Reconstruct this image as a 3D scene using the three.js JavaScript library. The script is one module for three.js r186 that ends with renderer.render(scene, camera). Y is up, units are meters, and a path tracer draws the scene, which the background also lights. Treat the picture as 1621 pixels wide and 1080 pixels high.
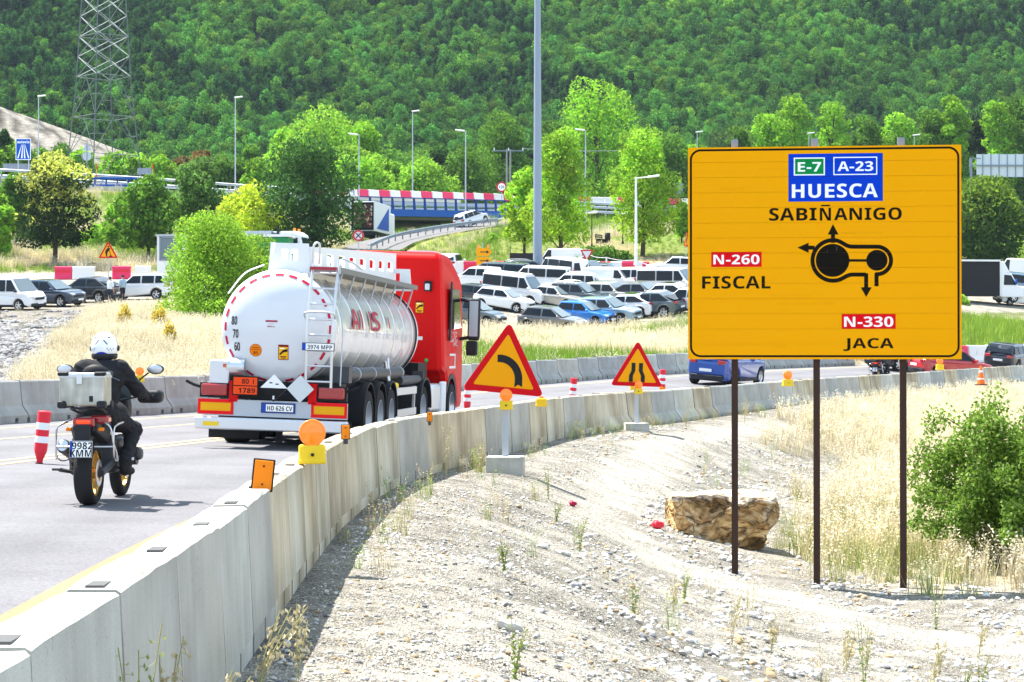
import * as THREE from 'three';
import { RoundedBoxGeometry } from 'three/addons/geometries/RoundedBoxGeometry.js';
import { mergeGeometries } from 'three/addons/utils/BufferGeometryUtils.js';
import { MarchingCubes } from 'three/addons/objects/MarchingCubes.js';

const scene = new THREE.Scene();
// ---- camera (telephoto, eye height 1.5 m above the road, tilted half a degree up)
const F = 3300, EYE = 1.5, HOR = 567, CX = 810.5;
const camera = new THREE.PerspectiveCamera(2 * Math.atan(540 / F) * 180 / Math.PI, 1024 / 682, 0.3, 3000);
camera.position.set(0, EYE, 0);
camera.lookAt(0, EYE + (HOR - 540) / F * 100, -100);
// ---- sky, sun, exposure
const SKY = 1.0;
const SUN = new THREE.Vector3(-0.38, 0.90, -0.25).normalize();
{ // summer sky: pale blue overhead, whitish haze low down, scattered white clouds all round
  const W = 512, Hh = 256, data = new Float32Array(W * Hh * 4); const hs = (x, y, z) => { let h = Math.imul(x, 374761393) + Math.imul(y, 668265263) + Math.imul(z, 974634777); h = Math.imul(h ^ (h >>> 13), 1274126177); return ((h ^ (h >>> 16)) >>> 0) / 4294967296; };
  const n3 = (x, y, z) => { const i = Math.floor(x), j = Math.floor(y), k = Math.floor(z), f = x - i, g = y - j, h = z - k, w = (a) => a * a * (3 - 2 * a), L = (a, b, t) => a + (b - a) * t; return L(L(L(hs(i, j, k), hs(i + 1, j, k), w(f)), L(hs(i, j + 1, k), hs(i + 1, j + 1, k), w(f)), w(g)), L(L(hs(i, j, k + 1), hs(i + 1, j, k + 1), w(f)), L(hs(i, j + 1, k + 1), hs(i + 1, j + 1, k + 1), w(f)), w(g)), w(h)); };
  for (let y = 0; y < Hh; y++) for (let x = 0; x < W; x++) { const el = (y / (Hh - 1) - 0.5) * Math.PI, az = x / W * 2 * Math.PI, dx = Math.cos(el) * Math.cos(az), dy = Math.sin(el), dz = Math.cos(el) * Math.sin(az), k = (y * W + x) * 4; let c;
    if (dy < -0.01) c = [0.24, 0.25, 0.24]; else { const t = Math.pow(1 - Math.max(0, dy), 2.6); c = [0.12 + 0.22 * t, 0.23 + 0.19 * t, 0.38 + 0.12 * t]; const q = 1.6 / (dy + 0.35); let s = 0, a = 0.5, f = 1; for (let o = 0; o < 5; o++) { s += a * n3(dx * q * f * 1.7 + 31, dy * f * 2 + 7, dz * q * f * 1.7 + 11); a *= 0.5; f *= 2.1; } const cl = Math.min(1, Math.max(0, (s - 0.47) / 0.16)) * 0.8; c = c.map((v, i) => v + ([0.60, 0.64, 0.67][i] - v) * cl); }
    data.set([c[0] * SKY, c[1] * SKY, c[2] * SKY, 1], k); }
  const sky = new THREE.DataTexture(data, W, Hh, THREE.RGBAFormat, THREE.FloatType); sky.mapping = THREE.EquirectangularReflectionMapping; sky.magFilter = sky.minFilter = THREE.LinearFilter; sky.wrapS = THREE.RepeatWrapping; sky.needsUpdate = true; scene.background = scene.environment = sky; }
const sun = new THREE.DirectionalLight(0xfff8ef, 4.4);
sun.name = 'sun'; sun.position.copy(SUN).multiplyScalar(300).add(new THREE.Vector3(0, 0, -60)); sun.target.position.set(0, 0, -60);
sun.castShadow = true; sun.shadow.bias = -0.0005; sun.shadow.mapSize.set(4096, 4096);
Object.assign(sun.shadow.camera, { left: -150, right: 150, top: 220, bottom: -220, near: 1, far: 900 });
scene.add(sun, sun.target);
const renderer = new THREE.WebGLRenderer({ antialias: true });
renderer.toneMapping = THREE.LinearToneMapping; renderer.toneMappingExposure = 3.5;
renderer.shadowMap.enabled = true;
scene.fog = new THREE.FogExp2(new THREE.Color(0.66, 0.8, 1.0), 0.00007);

// ---------------------------------------------------------------- helpers
const V = (x, y, z) => new THREE.Vector3(x, y, z);
function RNG(seed) { let s = seed | 0; return () => { s = (s + 0x6d2b79f5) | 0; let t = Math.imul(s ^ (s >>> 15), 1 | s); t = (t + Math.imul(t ^ (t >>> 7), 61 | t)) ^ t; return ((t ^ (t >>> 14)) >>> 0) / 4294967296; }; }
const lerp = (a, b, t) => a + (b - a) * t, clamp = (x, a, b) => Math.max(a, Math.min(b, x)), smooth = (a, b, x) => { const t = clamp((x - a) / (b - a), 0, 1); return t * t * (3 - 2 * t); };
const hash = (x, y) => { let h = Math.imul(x | 0, 374761393) + Math.imul(y | 0, 668265263); h = Math.imul(h ^ (h >>> 13), 1274126177); return ((h ^ (h >>> 16)) >>> 0) / 4294967296; };
function vnoise(x, y, per = 0) { const ix = Math.floor(x), iy = Math.floor(y), fx = x - ix, fy = y - iy, w = (a) => a * a * (3 - 2 * a), m = (v) => per ? ((v % per) + per) % per : v;
  const a = hash(m(ix), m(iy)), b = hash(m(ix + 1), m(iy)), c = hash(m(ix), m(iy + 1)), d = hash(m(ix + 1), m(iy + 1)); return lerp(lerp(a, b, w(fx)), lerp(c, d, w(fx)), w(fy)); }
function fbm(x, y, o = 4, per = 0) { let s = 0, a = 0.5, n = 0; for (let i = 0; i < o; i++) { s += a * vnoise(x + i * 17, y + i * 31, per); n += a; a *= 0.5; x *= 2; y *= 2; per *= 2; } return s / n; }
function at(px, py, d) { return V((px - CX) / F * d, EYE + (HOR - py) / F * d, -d); }   // a measured direction and a distance give a place
const X = (px, d) => (px - CX) / F * d;

const used = new Map();
function numbered(n) { const k = used.get(n) || 0; used.set(n, k + 1); return k ? n + '_' + String(k).padStart(3, '0') : n; }
function tag(o, label, category, group) { o.userData = { ...o.userData, label, category }; if (group) o.userData.group = group; return o; }
function thing(name, label, category, pos, yaw = 0, group) { const o = new THREE.Group(); o.name = numbered(name); tag(o, label, category, group); if (pos) o.position.copy(pos); o.rotation.y = yaw; scene.add(o); return o; }
function copyOf(o, pos, yaw, label, group) { const c = o.clone(); c.name = numbered(o.name.replace(/_\d{3}$/, '')); c.userData = { ...o.userData }; if (label) c.userData.label = label; if (group) c.userData.group = group; if (pos) c.position.copy(pos); if (yaw !== undefined) c.rotation.set(0, yaw, 0); scene.add(c); return c; }
function norm(g) { if (g.index) g = g.toNonIndexed(); for (const k of Object.keys(g.attributes)) if (!['position', 'normal', 'uv', 'color'].includes(k)) g.deleteAttribute(k); if (!g.attributes.normal) g.computeVertexNormals(); if (!g.attributes.uv) g.setAttribute('uv', new THREE.BufferAttribute(new Float32Array(g.attributes.position.count * 2), 2)); return g; }
function merge(gs) { gs = gs.flat(3).map(norm); if (gs.length === 1) return gs[0]; return mergeGeometries(gs); }
function part(name, mat, parent, ...gs) { const m = new THREE.Mesh(merge(gs), mat); m.name = name; m.castShadow = m.receiveShadow = true; if (parent) parent.add(m); return m; }
function solo(name, label, category, mat, gs, pos, yaw = 0, group) { const m = part(numbered(name), mat, scene, gs); tag(m, label, category, group); if (pos) m.position.copy(pos); m.rotation.y = yaw; return m; }
function struct(name, mat, g) { const m = new THREE.Mesh(g, mat); m.name = numbered(name); m.userData.kind = 'structure'; m.receiveShadow = m.castShadow = true; scene.add(m); return m; }
function xf(g, x = 0, y = 0, z = 0, rx = 0, ry = 0, rz = 0) { if (rx || ry || rz) g.applyMatrix4(new THREE.Matrix4().makeRotationFromEuler(new THREE.Euler(rx, ry, rz))); g.translate(x, y, z); return g; }
const box = (w, h, d, x, y, z, rx, ry, rz) => xf(new THREE.BoxGeometry(w, h, d), x, y, z, rx, ry, rz);
const rbox = (w, h, d, r, x, y, z, rx, ry, rz) => xf(new RoundedBoxGeometry(w, h, d, 2, Math.min(r, w / 2.01, h / 2.01, d / 2.01)), x, y, z, rx, ry, rz);
const cyl = (r0, r1, h, x, y, z, rx, ry, rz, n = 16) => xf(new THREE.CylinderGeometry(r1, r0, h, n), x, y, z, rx, ry, rz);   // r0 below, r1 on top
const ball = (r, x, y, z, sx = 1, sy = 1, sz = 1, n = 16) => { const g = new THREE.SphereGeometry(r, n, Math.ceil(n * 0.7)); g.scale(sx, sy, sz); g.translate(x, y, z); return g; };
function rod(a, b, r, n = 6, r2 = r) { const d = b.clone().sub(a), g = new THREE.CylinderGeometry(r2, r, d.length(), n); g.applyQuaternion(new THREE.Quaternion().setFromUnitVectors(V(0, 1, 0), d.normalize())); g.translate((a.x + b.x) / 2, (a.y + b.y) / 2, (a.z + b.z) / 2); return g; }
const tube = (pts, r, n = 6, seg) => new THREE.TubeGeometry(new THREE.CatmullRomCurve3(pts), seg || pts.length * 5, r, n, false);
const lathe = (pts, n = 24) => new THREE.LatheGeometry(pts.map((p) => new THREE.Vector2(p[0], p[1])), n);
function poly(pts) { const s = new THREE.Shape(); pts.forEach((p, i) => i ? s.lineTo(p[0], p[1]) : s.moveTo(p[0], p[1])); s.closePath(); return s; }
function extr(shape, depth, b = 0, steps = 1, cs = 8) { const g = new THREE.ExtrudeGeometry(shape, { depth: Math.max(depth - 2 * b, 1e-4), bevelEnabled: b > 0, bevelThickness: b, bevelSize: b, bevelOffset: -b, bevelSegments: 2, steps, curveSegments: cs }); g.translate(0, 0, -Math.max(depth - 2 * b, 1e-4) / 2); return g; }
// a prism: profile [z, y] points swept along x from x0 to x1, uv in metres, ends closed
function prism(profile, x0, x1, bend) {
  const P = [], U = [], n = profile.length; let l = 0;
  for (let i = 0; i < n; i++) { const a = profile[i], b = profile[(i + 1) % n], w = Math.hypot(b[0] - a[0], b[1] - a[1]);
    const q = [[x0, a, l], [x1, a, l], [x1, b, l + w], [x0, a, l], [x1, b, l + w], [x0, b, l + w]];
    for (const [x, p, v] of q) { P.push(x, p[1], p[0]); U.push(x, v); } l += w; }
  const tri = THREE.ShapeUtils.triangulateShape(profile.map((p) => new THREE.Vector2(p[0], p[1])), []);
  for (const t of tri) { for (const k of t) { P.push(x1, profile[k][1], profile[k][0]); U.push(profile[k][0], profile[k][1]); } for (const k of [t[0], t[2], t[1]]) { P.push(x0, profile[k][1], profile[k][0]); U.push(profile[k][0], profile[k][1]); } }
  const g = new THREE.BufferGeometry(); g.setAttribute('position', new THREE.Float32BufferAttribute(P, 3)); g.setAttribute('uv', new THREE.Float32BufferAttribute(U, 2)); g.computeVertexNormals(); return g;
}
// a grid of points p(i, j) with uv(i, j), smooth normals, optional colours
function gridMesh(ni, nj, p, uv, col) {
  const P = [], U = [], C = [], I = [];
  for (let i = 0; i < ni; i++) for (let j = 0; j < nj; j++) { const v = p(i, j); P.push(v.x, v.y, v.z); const u = uv ? uv(i, j, v) : [v.x, v.z]; U.push(u[0], u[1]); if (col) C.push(...col(i, j, v)); }
  for (let i = 0; i < ni - 1; i++) for (let j = 0; j < nj - 1; j++) { const a = i * nj + j, b = a + 1, c = a + nj, d = c + 1; I.push(a, c, b, b, c, d); }
  const g = new THREE.BufferGeometry(); g.setAttribute('position', new THREE.Float32BufferAttribute(P, 3)); g.setAttribute('uv', new THREE.Float32BufferAttribute(U, 2)); if (col) g.setAttribute('color', new THREE.Float32BufferAttribute(C, 3)); g.setIndex(I); g.computeVertexNormals(); return g;
}
// ---------------------------------------------------------------- textures
function dataTex(n, fn, rep = 1, srgb = true, m = n) { const d = new Uint8Array(n * m * 4); for (let y = 0; y < m; y++) for (let x = 0; x < n; x++) { const c = fn(x / n, y / m, x, y), k = (y * n + x) * 4; for (let q = 0; q < 3; q++) d[k + q] = clamp(Math.round((c[q] ?? c[0]) * 255), 0, 255); d[k + 3] = 255; }
  const t = new THREE.DataTexture(d, n, m); t.wrapS = t.wrapT = THREE.RepeatWrapping; t.magFilter = THREE.LinearFilter; t.minFilter = THREE.LinearMipmapLinearFilter; t.generateMipmaps = true; t.repeat.set(1 / rep, 1 / rep); if (srgb) t.colorSpace = THREE.SRGBColorSpace; t.needsUpdate = true; return t; }
function canvasTex(w, h, draw, lin) { const c = document.createElement('canvas'); c.width = w; c.height = h; const g = c.getContext('2d'); draw(g, w, h); const t = new THREE.CanvasTexture(c); if (!lin) t.colorSpace = THREE.SRGBColorSpace; t.anisotropy = 8; return t; }
function std(r, g, b, rough = 0.7, o = {}) { return new THREE.MeshPhysicalMaterial({ color: new THREE.Color().setRGB(r, g, b), roughness: rough, specularIntensity: o.metalness ? 1 : 0.3, ...o }); }
function phys(r, g, b, rough = 0.4, o = {}) { return new THREE.MeshPhysicalMaterial({ color: new THREE.Color().setRGB(r, g, b), roughness: rough, ...o }); }
const S = (v) => v <= 0.0031308 ? v * 12.92 : 1.055 * Math.pow(v, 1 / 2.4) - 0.055;
const texAsphalt = dataTex(1024, (u, v, x, y) => { const f = 0.88 + 0.16 * (hash(x, y) - 0.5) + 0.1 * (fbm(u * 8, v * 8, 4, 8) - 0.5) + (vnoise(u * 256, v * 256, 256) - 0.5) * 0.12; return [f]; }, 5);
const bumpFine = dataTex(512, (u, v, x, y) => [0.5 * hash(x, y) + 0.5 * vnoise(u * 128, v * 128, 128)], 1.2, false);
const texConcrete = dataTex(1024, (u, v, x, y) => { const st = fbm(u * 40, v * 3, 3, 0) - 0.5, st2 = fbm(u * 12 + 7, v * 2, 3, 0) - 0.5, m = fbm(u * 6, v * 6, 5, 6) - 0.5, p = hash(x, y) - 0.5; const pit = vnoise(u * 180, v * 180, 180) > 0.93 ? -0.12 : 0; const f = 0.88 + st * 0.07 + st2 * 0.12 + m * 0.2 + p * 0.05 + pit; return [f * 1.0, f * (0.985 + st2 * 0.02), f * (0.95 + m * 0.04)]; }, 2.7);
const texStain = dataTex(512, (u, v, x, y) => { const st = fbm(u * 30, v * 2, 3, 0) - 0.5, st2 = fbm(u * 9 + 7, v * 1.5, 3, 0) - 0.5, m = fbm(u * 6, v * 6, 5, 6) - 0.5; const f = 0.85 + st * 0.16 + st2 * 0.32 + m * 0.22; return [f, f * (0.97 + st2 * 0.05), f * (0.9 + st2 * 0.12)]; }, 2.3);
const texSoil = dataTex(1024, (u, v, x, y) => { const m = fbm(u * 10, v * 10, 5, 10), p = hash(x, y), q = vnoise(u * 200, v * 200, 200); const f = 0.55 + m * 0.4 + (p - 0.5) * 0.18 + (q - 0.5) * 0.25; return [f, f * 0.985, f * 0.95]; }, 4);
// gravel: cells of pebbles, tone per cell, dark gaps
const cellsOf = (u, v, n) => { const x = u * n, y = v * n, ix = Math.floor(x), iy = Math.floor(y); let d1 = 9, d2 = 9, id = 0; for (let a = -1; a < 2; a++) for (let b = -1; b < 2; b++) { const cx = ((ix + a) % n + n) % n, cy = ((iy + b) % n + n) % n, hx = hash(cx, cy * 3 + 1), hy = hash(cx * 5 + 2, cy); const d = Math.hypot(ix + a + hx - x, iy + b + hy - y); if (d < d1) { d2 = d1; d1 = d; id = hash(cx + 91, cy + 17); } else if (d < d2) d2 = d; } return [d1, d2, id]; };
const rockHeight = new Float32Array(512 * 512);
const texRock = dataTex(512, (u, v, x, y) => { const n = fbm(u * 7, v * 5, 6, 0), q = Math.abs(fbm(u * 5 + 20, v * 9 + 4, 5, 0) - 0.5) * 2, m = fbm(u * 26, v * 26, 4, 0), crack = smooth(0.0, 0.1, q); const f = (0.68 + 0.32 * crack) * (0.5 + 0.7 * n) * (0.6 + 0.8 * m); rockHeight[y * 512 + x] = crack * 0.3 + n * 0.4 + m * 0.3; return [f * 1.05, f * (0.92 + 0.12 * m), f * (0.75 + 0.3 * m)]; });
const bumpRock = dataTex(512, (u, v, x, y) => [rockHeight[y * 512 + x]], 1, false);
const gravelHeight = new Float32Array(2048 * 2048);
const texGravel = dataTex(2048, (u, v, x, y) => { const [a, b, id] = cellsOf(u, v, 150), e = smooth(0.0, 0.3, b - a), dust = smooth(0.42, 0.62, fbm(u * 9, v * 9, 5, 9)); const [a2, b2, id2] = cellsOf(u, v, 46), big = id2 > 0.72 ? smooth(0.34, 0.2, a2) : 0; let f = lerp((0.4 + 0.6 * e) * (0.62 + 0.44 * id), 0.88, dust * 0.42), h = e * (0.5 + 0.5 * id) * (1 - dust * 0.5) * 0.45; if (big > 0) { f = lerp(f, 0.68 + 0.42 * ((id2 * 37) % 1), big); h = Math.max(h, big * 0.9 * (1 - a2)); } else if (id2 > 0.72 && a2 < 0.42) f *= 0.62; if (id > 0.965 && dust < 0.8) f *= 0.4; gravelHeight[y * 2048 + x] = h; f += (hash(x, y) - 0.5) * 0.07; return [f, f * (0.985 - 0.02 * big), f * (0.95 - 0.04 * big)]; }, 2.7);
const bumpGravel = dataTex(2048, (u, v, x, y) => [gravelHeight[y * 2048 + x]], 2.7, false);

// ---------------------------------------------------------------- shared materials
const M = {
  asphalt: std(0.205, 0.203, 0.216, 0.92, { map: texAsphalt, bumpMap: bumpFine, bumpScale: 0.004 }),
  asphaltDark: std(0.24, 0.24, 0.25, 0.92, { map: texAsphalt }),
  conc: std(0.58, 0.60, 0.58, 0.9, { map: texConcrete, bumpMap: bumpFine, bumpScale: 0.003 }),
  concWarm: std(0.60, 0.55, 0.46, 0.92, { map: texStain, bumpMap: bumpFine, bumpScale: 0.003 }),
  concGrey: std(0.44, 0.46, 0.47, 0.9, { map: texConcrete, bumpMap: bumpFine, bumpScale: 0.003 }),
  concDark: std(0.30, 0.285, 0.26, 0.95, { map: texConcrete }),
  black: std(0.018, 0.018, 0.02, 0.55), rubber: std(0.022, 0.022, 0.023, 0.85), plasticBlack: std(0.025, 0.026, 0.03, 0.45), darkMetal: std(0.05, 0.052, 0.058, 0.5, { metalness: 0.3 }),
  steel: std(0.62, 0.64, 0.67, 0.32, { metalness: 0.9 }), galv: std(0.46, 0.5, 0.55, 0.5, { metalness: 0.55 }), galvDark: std(0.24, 0.28, 0.34, 0.6, { metalness: 0.3 }), alu: std(0.66, 0.68, 0.70, 0.42, { metalness: 0.85 }),
  rustPost: std(0.055, 0.03, 0.022, 0.8), white: std(0.78, 0.79, 0.8, 0.5), whitePaint: phys(0.80, 0.81, 0.83, 0.28, { clearcoat: 0.6, clearcoatRoughness: 0.08 }),
  red: phys(0.66, 0.004, 0.004, 0.4, { specularIntensity: 0.22 }), redPlastic: std(0.68, 0.03, 0.05, 0.5), pinkPlastic: std(0.72, 0.04, 0.12, 0.55), whitePlastic: std(0.76, 0.74, 0.72, 0.55),
  amber: phys(0.95, 0.22, 0.005, 0.2, { clearcoat: 0.5, emissive: new THREE.Color(0.25, 0.05, 0), emissiveIntensity: 0.35 }), amberFlat: std(0.9, 0.24, 0.008, 0.4), yellowBox: std(0.85, 0.58, 0.03, 0.5), yellowSign: std(0.90, 0.37, 0.004, 0.5, { specularIntensity: 0.12 }),
  lampRed: phys(0.35, 0.005, 0.008, 0.15, { clearcoat: 1 }), lampClear: phys(0.65, 0.68, 0.7, 0.1, { clearcoat: 1 }), glass: phys(0.008, 0.012, 0.017, 0.08, { specularIntensity: 0.5 }), glassLight: phys(0.13, 0.17, 0.19, 0.05, { specularIntensity: 1 }),
  blue: std(0.01, 0.09, 0.42, 0.5), blueDark: std(0.008, 0.05, 0.25, 0.5), lineYellow: std(0.66, 0.50, 0.27, 0.8, { map: texAsphalt }), lineWhite: std(0.8, 0.8, 0.78, 0.8, { map: texAsphalt }),
  bark: std(0.075, 0.055, 0.04, 0.95), skin: std(0.5, 0.3, 0.22, 0.6), gold: std(0.62, 0.38, 0.09, 0.3, { metalness: 0.8 }),
};
// ================================================================ the lie of the land
// the road: its near edge N (along the barrier by the verge) and far edge R, as matching pairs [x, distance, height]
const ROAD = [
  [[-1.2, -6, 0], [-15, -6, 0.2]], [[-1.2, 3, 0], [-15, 3, 0.2]], [[-1.28, 9, 0], [-14.7, 9.5, 0.2]], [[-1.45, 15, 0], [-14.3, 17, 0.2]], [[-1.51, 19, 0], [-13.9, 23, 0.2]], [[-1.38, 24, 0], [-13.5, 27.5, 0.2]],
  [[-0.9, 28, 0], [-12.8, 31, 0.2]], [[-0.1, 32.5, 0], [-11.6, 35.3, 0.2]], [[1.29, 40.7, 0], [-9.2, 43, 0.22]], [[4.04, 49.5, 0], [-6.1, 52.2, 0.28]], [[6.4, 56.9, 0.02], [-3.83, 60, 0.36]], [[10.2, 69.3, 0.05], [-0.05, 71.5, 0.52]],
  [[16.1, 85, 0.12], [7.0, 87, 0.86]], [[24, 100, 0.35], [16.6, 103.5, 1.12]], [[35, 117, 0.6], [29.5, 121.5, 1.32]], [[60, 150, 0.9], [55, 155, 1.6]]];
const curveOf = (k) => new THREE.CatmullRomCurve3(ROAD.map((r) => V(r[k][0], r[k][2], -r[k][1])), false, 'centripetal');
const CN = curveOf(0), CR = curveOf(1), ROWS = 260;
const rowsN = [], rowsR = [];
for (let i = 0; i <= ROWS; i++) { rowsN.push(CN.getPoint(i / ROWS)); rowsR.push(CR.getPoint(i / ROWS)); }
function onRoad(x, d) { // row index and crosswise fraction (0 at the verge, 1 at the far side)
  let best = 1e9, bi = 0, bt = 0;
  for (let i = 0; i <= ROWS; i++) { const a = rowsN[i], b = rowsR[i], ax = b.x - a.x, az = b.z - a.z, l = ax * ax + az * az, t = ((x - a.x) * ax + (-d - a.z) * az) / l, ex = x - a.x - t * ax, ez = -d - a.z - t * az, e = ex * ex + ez * ez; if (e < best) { best = e; bi = i; bt = t; } }
  return [bi, bt];
}
const roadY = (i, t) => lerp(rowsN[i].y - 0.12, rowsR[i].y, t);
// land beyond the road: feature lines seen at columns of the view; each entry is [distance, height]
const COLS = [-900, 0, 100, 190, 300, 400, 548, 572, 600, 700, 790, 815, 860, 960, 1090, 1350, 1500, 1621, 2500];
const LINES = [ // far barrier foot, car park front, back road front, back road rear, mid bank, highway front, highway rear, bank toe, bank crest, valley, hill foot, hill top
  { '-900': [26.5, .2], 0: [40.6, .2], 300: [48, .22], 600: [60, .36], 860: [75, .57], 1090: [88, .89], 1350: [104, 1.12], 1621: [122, 1.32], 2500: [170, 1.6] },
  { '-900': [128, 4.4], 0: [127, 4.4], 300: [122, 4.3], 600: [118, 3.4], 700: [120, 3.0], 860: [126, 2.95], 960: [126, 3.0], 1090: [128, 3.75], 1350: [142, 4.4], 1621: [158, 4.9], 2500: [210, 5.2] },
  { '-900': [165, 7.2], 0: [165, 7.5], 300: [165, 7.6], 600: [165, 8.0], 860: [165, 8.1], 1090: [165, 7.9], 1350: [172, 7.8], 1621: [184, 7.9], 2500: [230, 8] },
  { '-900': [176, 8.4], 0: [176, 8.6], 300: [176, 8.7], 600: [176, 8.8], 860: [176, 8.8], 1090: [176, 8.9], 1350: [186, 8.9], 1621: [198, 9.1], 2500: [245, 9] },
  { '-900': [215, 15], 0: [215, 14.8], 300: [215, 14.6], 548: [215, 14.2], 600: [222, 13.6], 700: [222, 14.2], 790: [218, 15], 860: [215, 13.6], 960: [215, 13.8], 1090: [215, 14.2], 1350: [220, 13.4], 1621: [225, 13], 2500: [270, 13] },
  { '-900': [240, 22], 0: [240, 21.4], 300: [240, 20.3], 400: [240, 19.8], 548: [240, 18.5], 572: [240, 15.4], 700: [240, 16.4], 790: [240, 17.6], 815: [240, 18.3], 860: [240, 17.6], 1090: [240, 17.4], 1350: [240, 17], 1621: [245, 17], 2500: [285, 17] },
  { '-900': [268, 23.2], 0: [268, 22.8], 300: [268, 21.8], 400: [268, 21.4], 548: [268, 20.3], 572: [268, 15.6], 700: [268, 16.8], 790: [268, 18], 815: [268, 18.9], 860: [268, 18.6], 1090: [268, 18], 1350: [268, 17.6], 1621: [270, 17.6], 2500: [300, 17.6] },
  { '-900': [292, 30], 0: [292, 27.6], 190: [292, 27], 300: [292, 26], 400: [292, 25], 548: [292, 22], 700: [292, 18], 860: [292, 18], 1621: [295, 18], 2500: [320, 18] },
  { '-900': [330, 46], 0: [330, 41.3], 100: [330, 37.8], 190: [330, 34.4], 300: [330, 31], 400: [330, 29.6], 548: [330, 24], 700: [330, 20], 1621: [330, 20], 2500: [345, 20] },
  { '-900': [385, 36], 0: [385, 33], 300: [385, 30], 700: [385, 24], 1621: [385, 24], 2500: [385, 24] },
  { '-900': [440, 42], 0: [440, 42], 700: [440, 38], 1621: [440, 36], 2500: [440, 36] },
  { '-900': [800, 205], 0: [800, 200], 700: [800, 196], 1621: [800, 196], 2500: [800, 196] },
];
function lineAt(k, px) { const L = LINES[k], keys = L.keys || (L.keys = Object.keys(L).filter((q) => q !== 'keys').map(Number).sort((a, b) => a - b)); px = clamp(px, keys[0], keys[keys.length - 1]);
  for (let i = 0; i < keys.length - 1; i++) if (px <= keys[i + 1]) { const t = (px - keys[i]) / (keys[i + 1] - keys[i]), a = L[keys[i]], b = L[keys[i + 1]]; return [lerp(a[0], b[0], t), lerp(a[1], b[1], t)]; } return L[keys[0]]; }
function landY(x, d) { const px = CX + x / d * F; let a = lineAt(0, px); if (d <= a[0]) return a[1]; for (let k = 1; k < LINES.length; k++) { const b = lineAt(k, px); if (d <= b[0]) { let t = (d - a[0]) / (b[0] - a[0]); return lerp(a[1], b[1], t) + bumpY(x, d, k, t); } a = b; } return a[1]; }
function bumpY(x, d, k, t) { const w = Math.sin(Math.PI * clamp(t, 0, 1)), amp = [0, 0.5, 0.1, 0.0, 0.5, 0.6, 0, 0.6, 2.6, 2, 1, 7][k] || 0; return w * amp * (fbm(x * 0.06 + 9, d * 0.06 + k * 5, 4) - 0.5) * 2 * (k === 11 ? 1 : 1); }
// the verge: falls from the barrier into a shallow ditch
const VERGE = [[0, 0], [0.7, -0.02], [1.4, -0.14], [2.2, -0.42], [3.2, -0.8], [4.4, -1.06], [6, -1.14], [9, -1.08], [14, -0.9], [30, -0.7], [80, -0.5]];
function vergeY(x, d) { const [i] = onRoad(x, d), n = rowsN[i], u = Math.max(0, Math.hypot(x - n.x, -d - n.z)); let e = -0.5; for (let k = 0; k < VERGE.length - 1; k++) if (u <= VERGE[k + 1][0]) { e = lerp(VERGE[k][1], VERGE[k + 1][1], (u - VERGE[k][0]) / (VERGE[k + 1][0] - VERGE[k][0])); break; }
  return n.y + e * lerp(1, 0.55, smooth(40, 90, d)) + (fbm(x * 0.7, d * 0.7, 4) - 0.5) * 0.22 * smooth(0.2, 1.5, u); }
function H(x, d) { const [i, t] = onRoad(x, d); if (t < 0) return vergeY(x, d); if (t <= 1) return roadY(i, t); return landY(x, d); }
const G = (x, d) => V(x, H(x, d), -d);
// where a line of sight through a measured point meets the land
function hit(px, py, d0 = 42, d1 = 460) { const dy = (HOR - py) / F; let pd = d0, pe = null; for (let d = d0; d < d1; d += 0.5) { const e = EYE + dy * d - landY(X(px, d), d); if (pe !== null && e < 0 && pe >= 0) { const t = pe / (pe - e); return pd + t * (d - pd); } pd = d; pe = e; } return null; }

// ---- ground sheets
const road = struct('road', (() => { const m = M.asphalt.clone(); m.vertexColors = true; return m; })(), gridMesh(ROWS + 1, 65, (i, j) => { const t = -0.03 + 1.06 * j / 64, a = rowsN[i], b = rowsR[i]; return V(lerp(a.x, b.x, t), roadY(i, t), lerp(a.z, b.z, t)); }, (i, j, v) => [v.x, v.z], (i, j, v) => { const t = -0.03 + 1.06 * j / 64, g = (c, w) => Math.exp(-(((t - c) / w) ** 2)); const f = 1 - 0.13 * (g(0.2, 0.035) + g(0.36, 0.035) + g(0.64, 0.03) + g(0.8, 0.03)) + 0.1 * (g(0.0, 0.06) + g(1, 0.05)) + (fbm(v.x * 0.5, v.z * 0.12, 4) - 0.5) * 0.14; return [f, f, f]; }));
function stripe(name, t, w, mat, i0 = 0, i1 = ROWS, dash) { const gs = []; const seg = (a0, a1) => gs.push(gridMesh(a1 - a0 + 1, 2, (i, j) => { const r = a0 + i, a = rowsN[r], b = rowsR[r], W = a.distanceTo(b), tt = t + (j - 0.5) * w / W; return V(lerp(a.x, b.x, tt), roadY(r, tt) + 0.005, lerp(a.z, b.z, tt)); }));
  if (dash) for (let r = i0; r + dash < i1; r += dash * 3) seg(r, r + dash); else seg(i0, i1); const m = part(numbered(name), mat, scene, gs); m.userData.kind = 'structure'; return m; }
stripe('road_marking', 0.125, 0.22, std(0.40, 0.255, 0.14, 0.8, { map: texAsphalt })); stripe('road_marking', 0.5, 0.13, M.lineYellow); stripe('road_marking', 0.528, 0.13, M.lineYellow); stripe('road_marking', 0.925, 0.13, M.lineYellow); stripe('road_marking', 0.76, 0.1, M.lineYellow, 90, 170);

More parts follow.
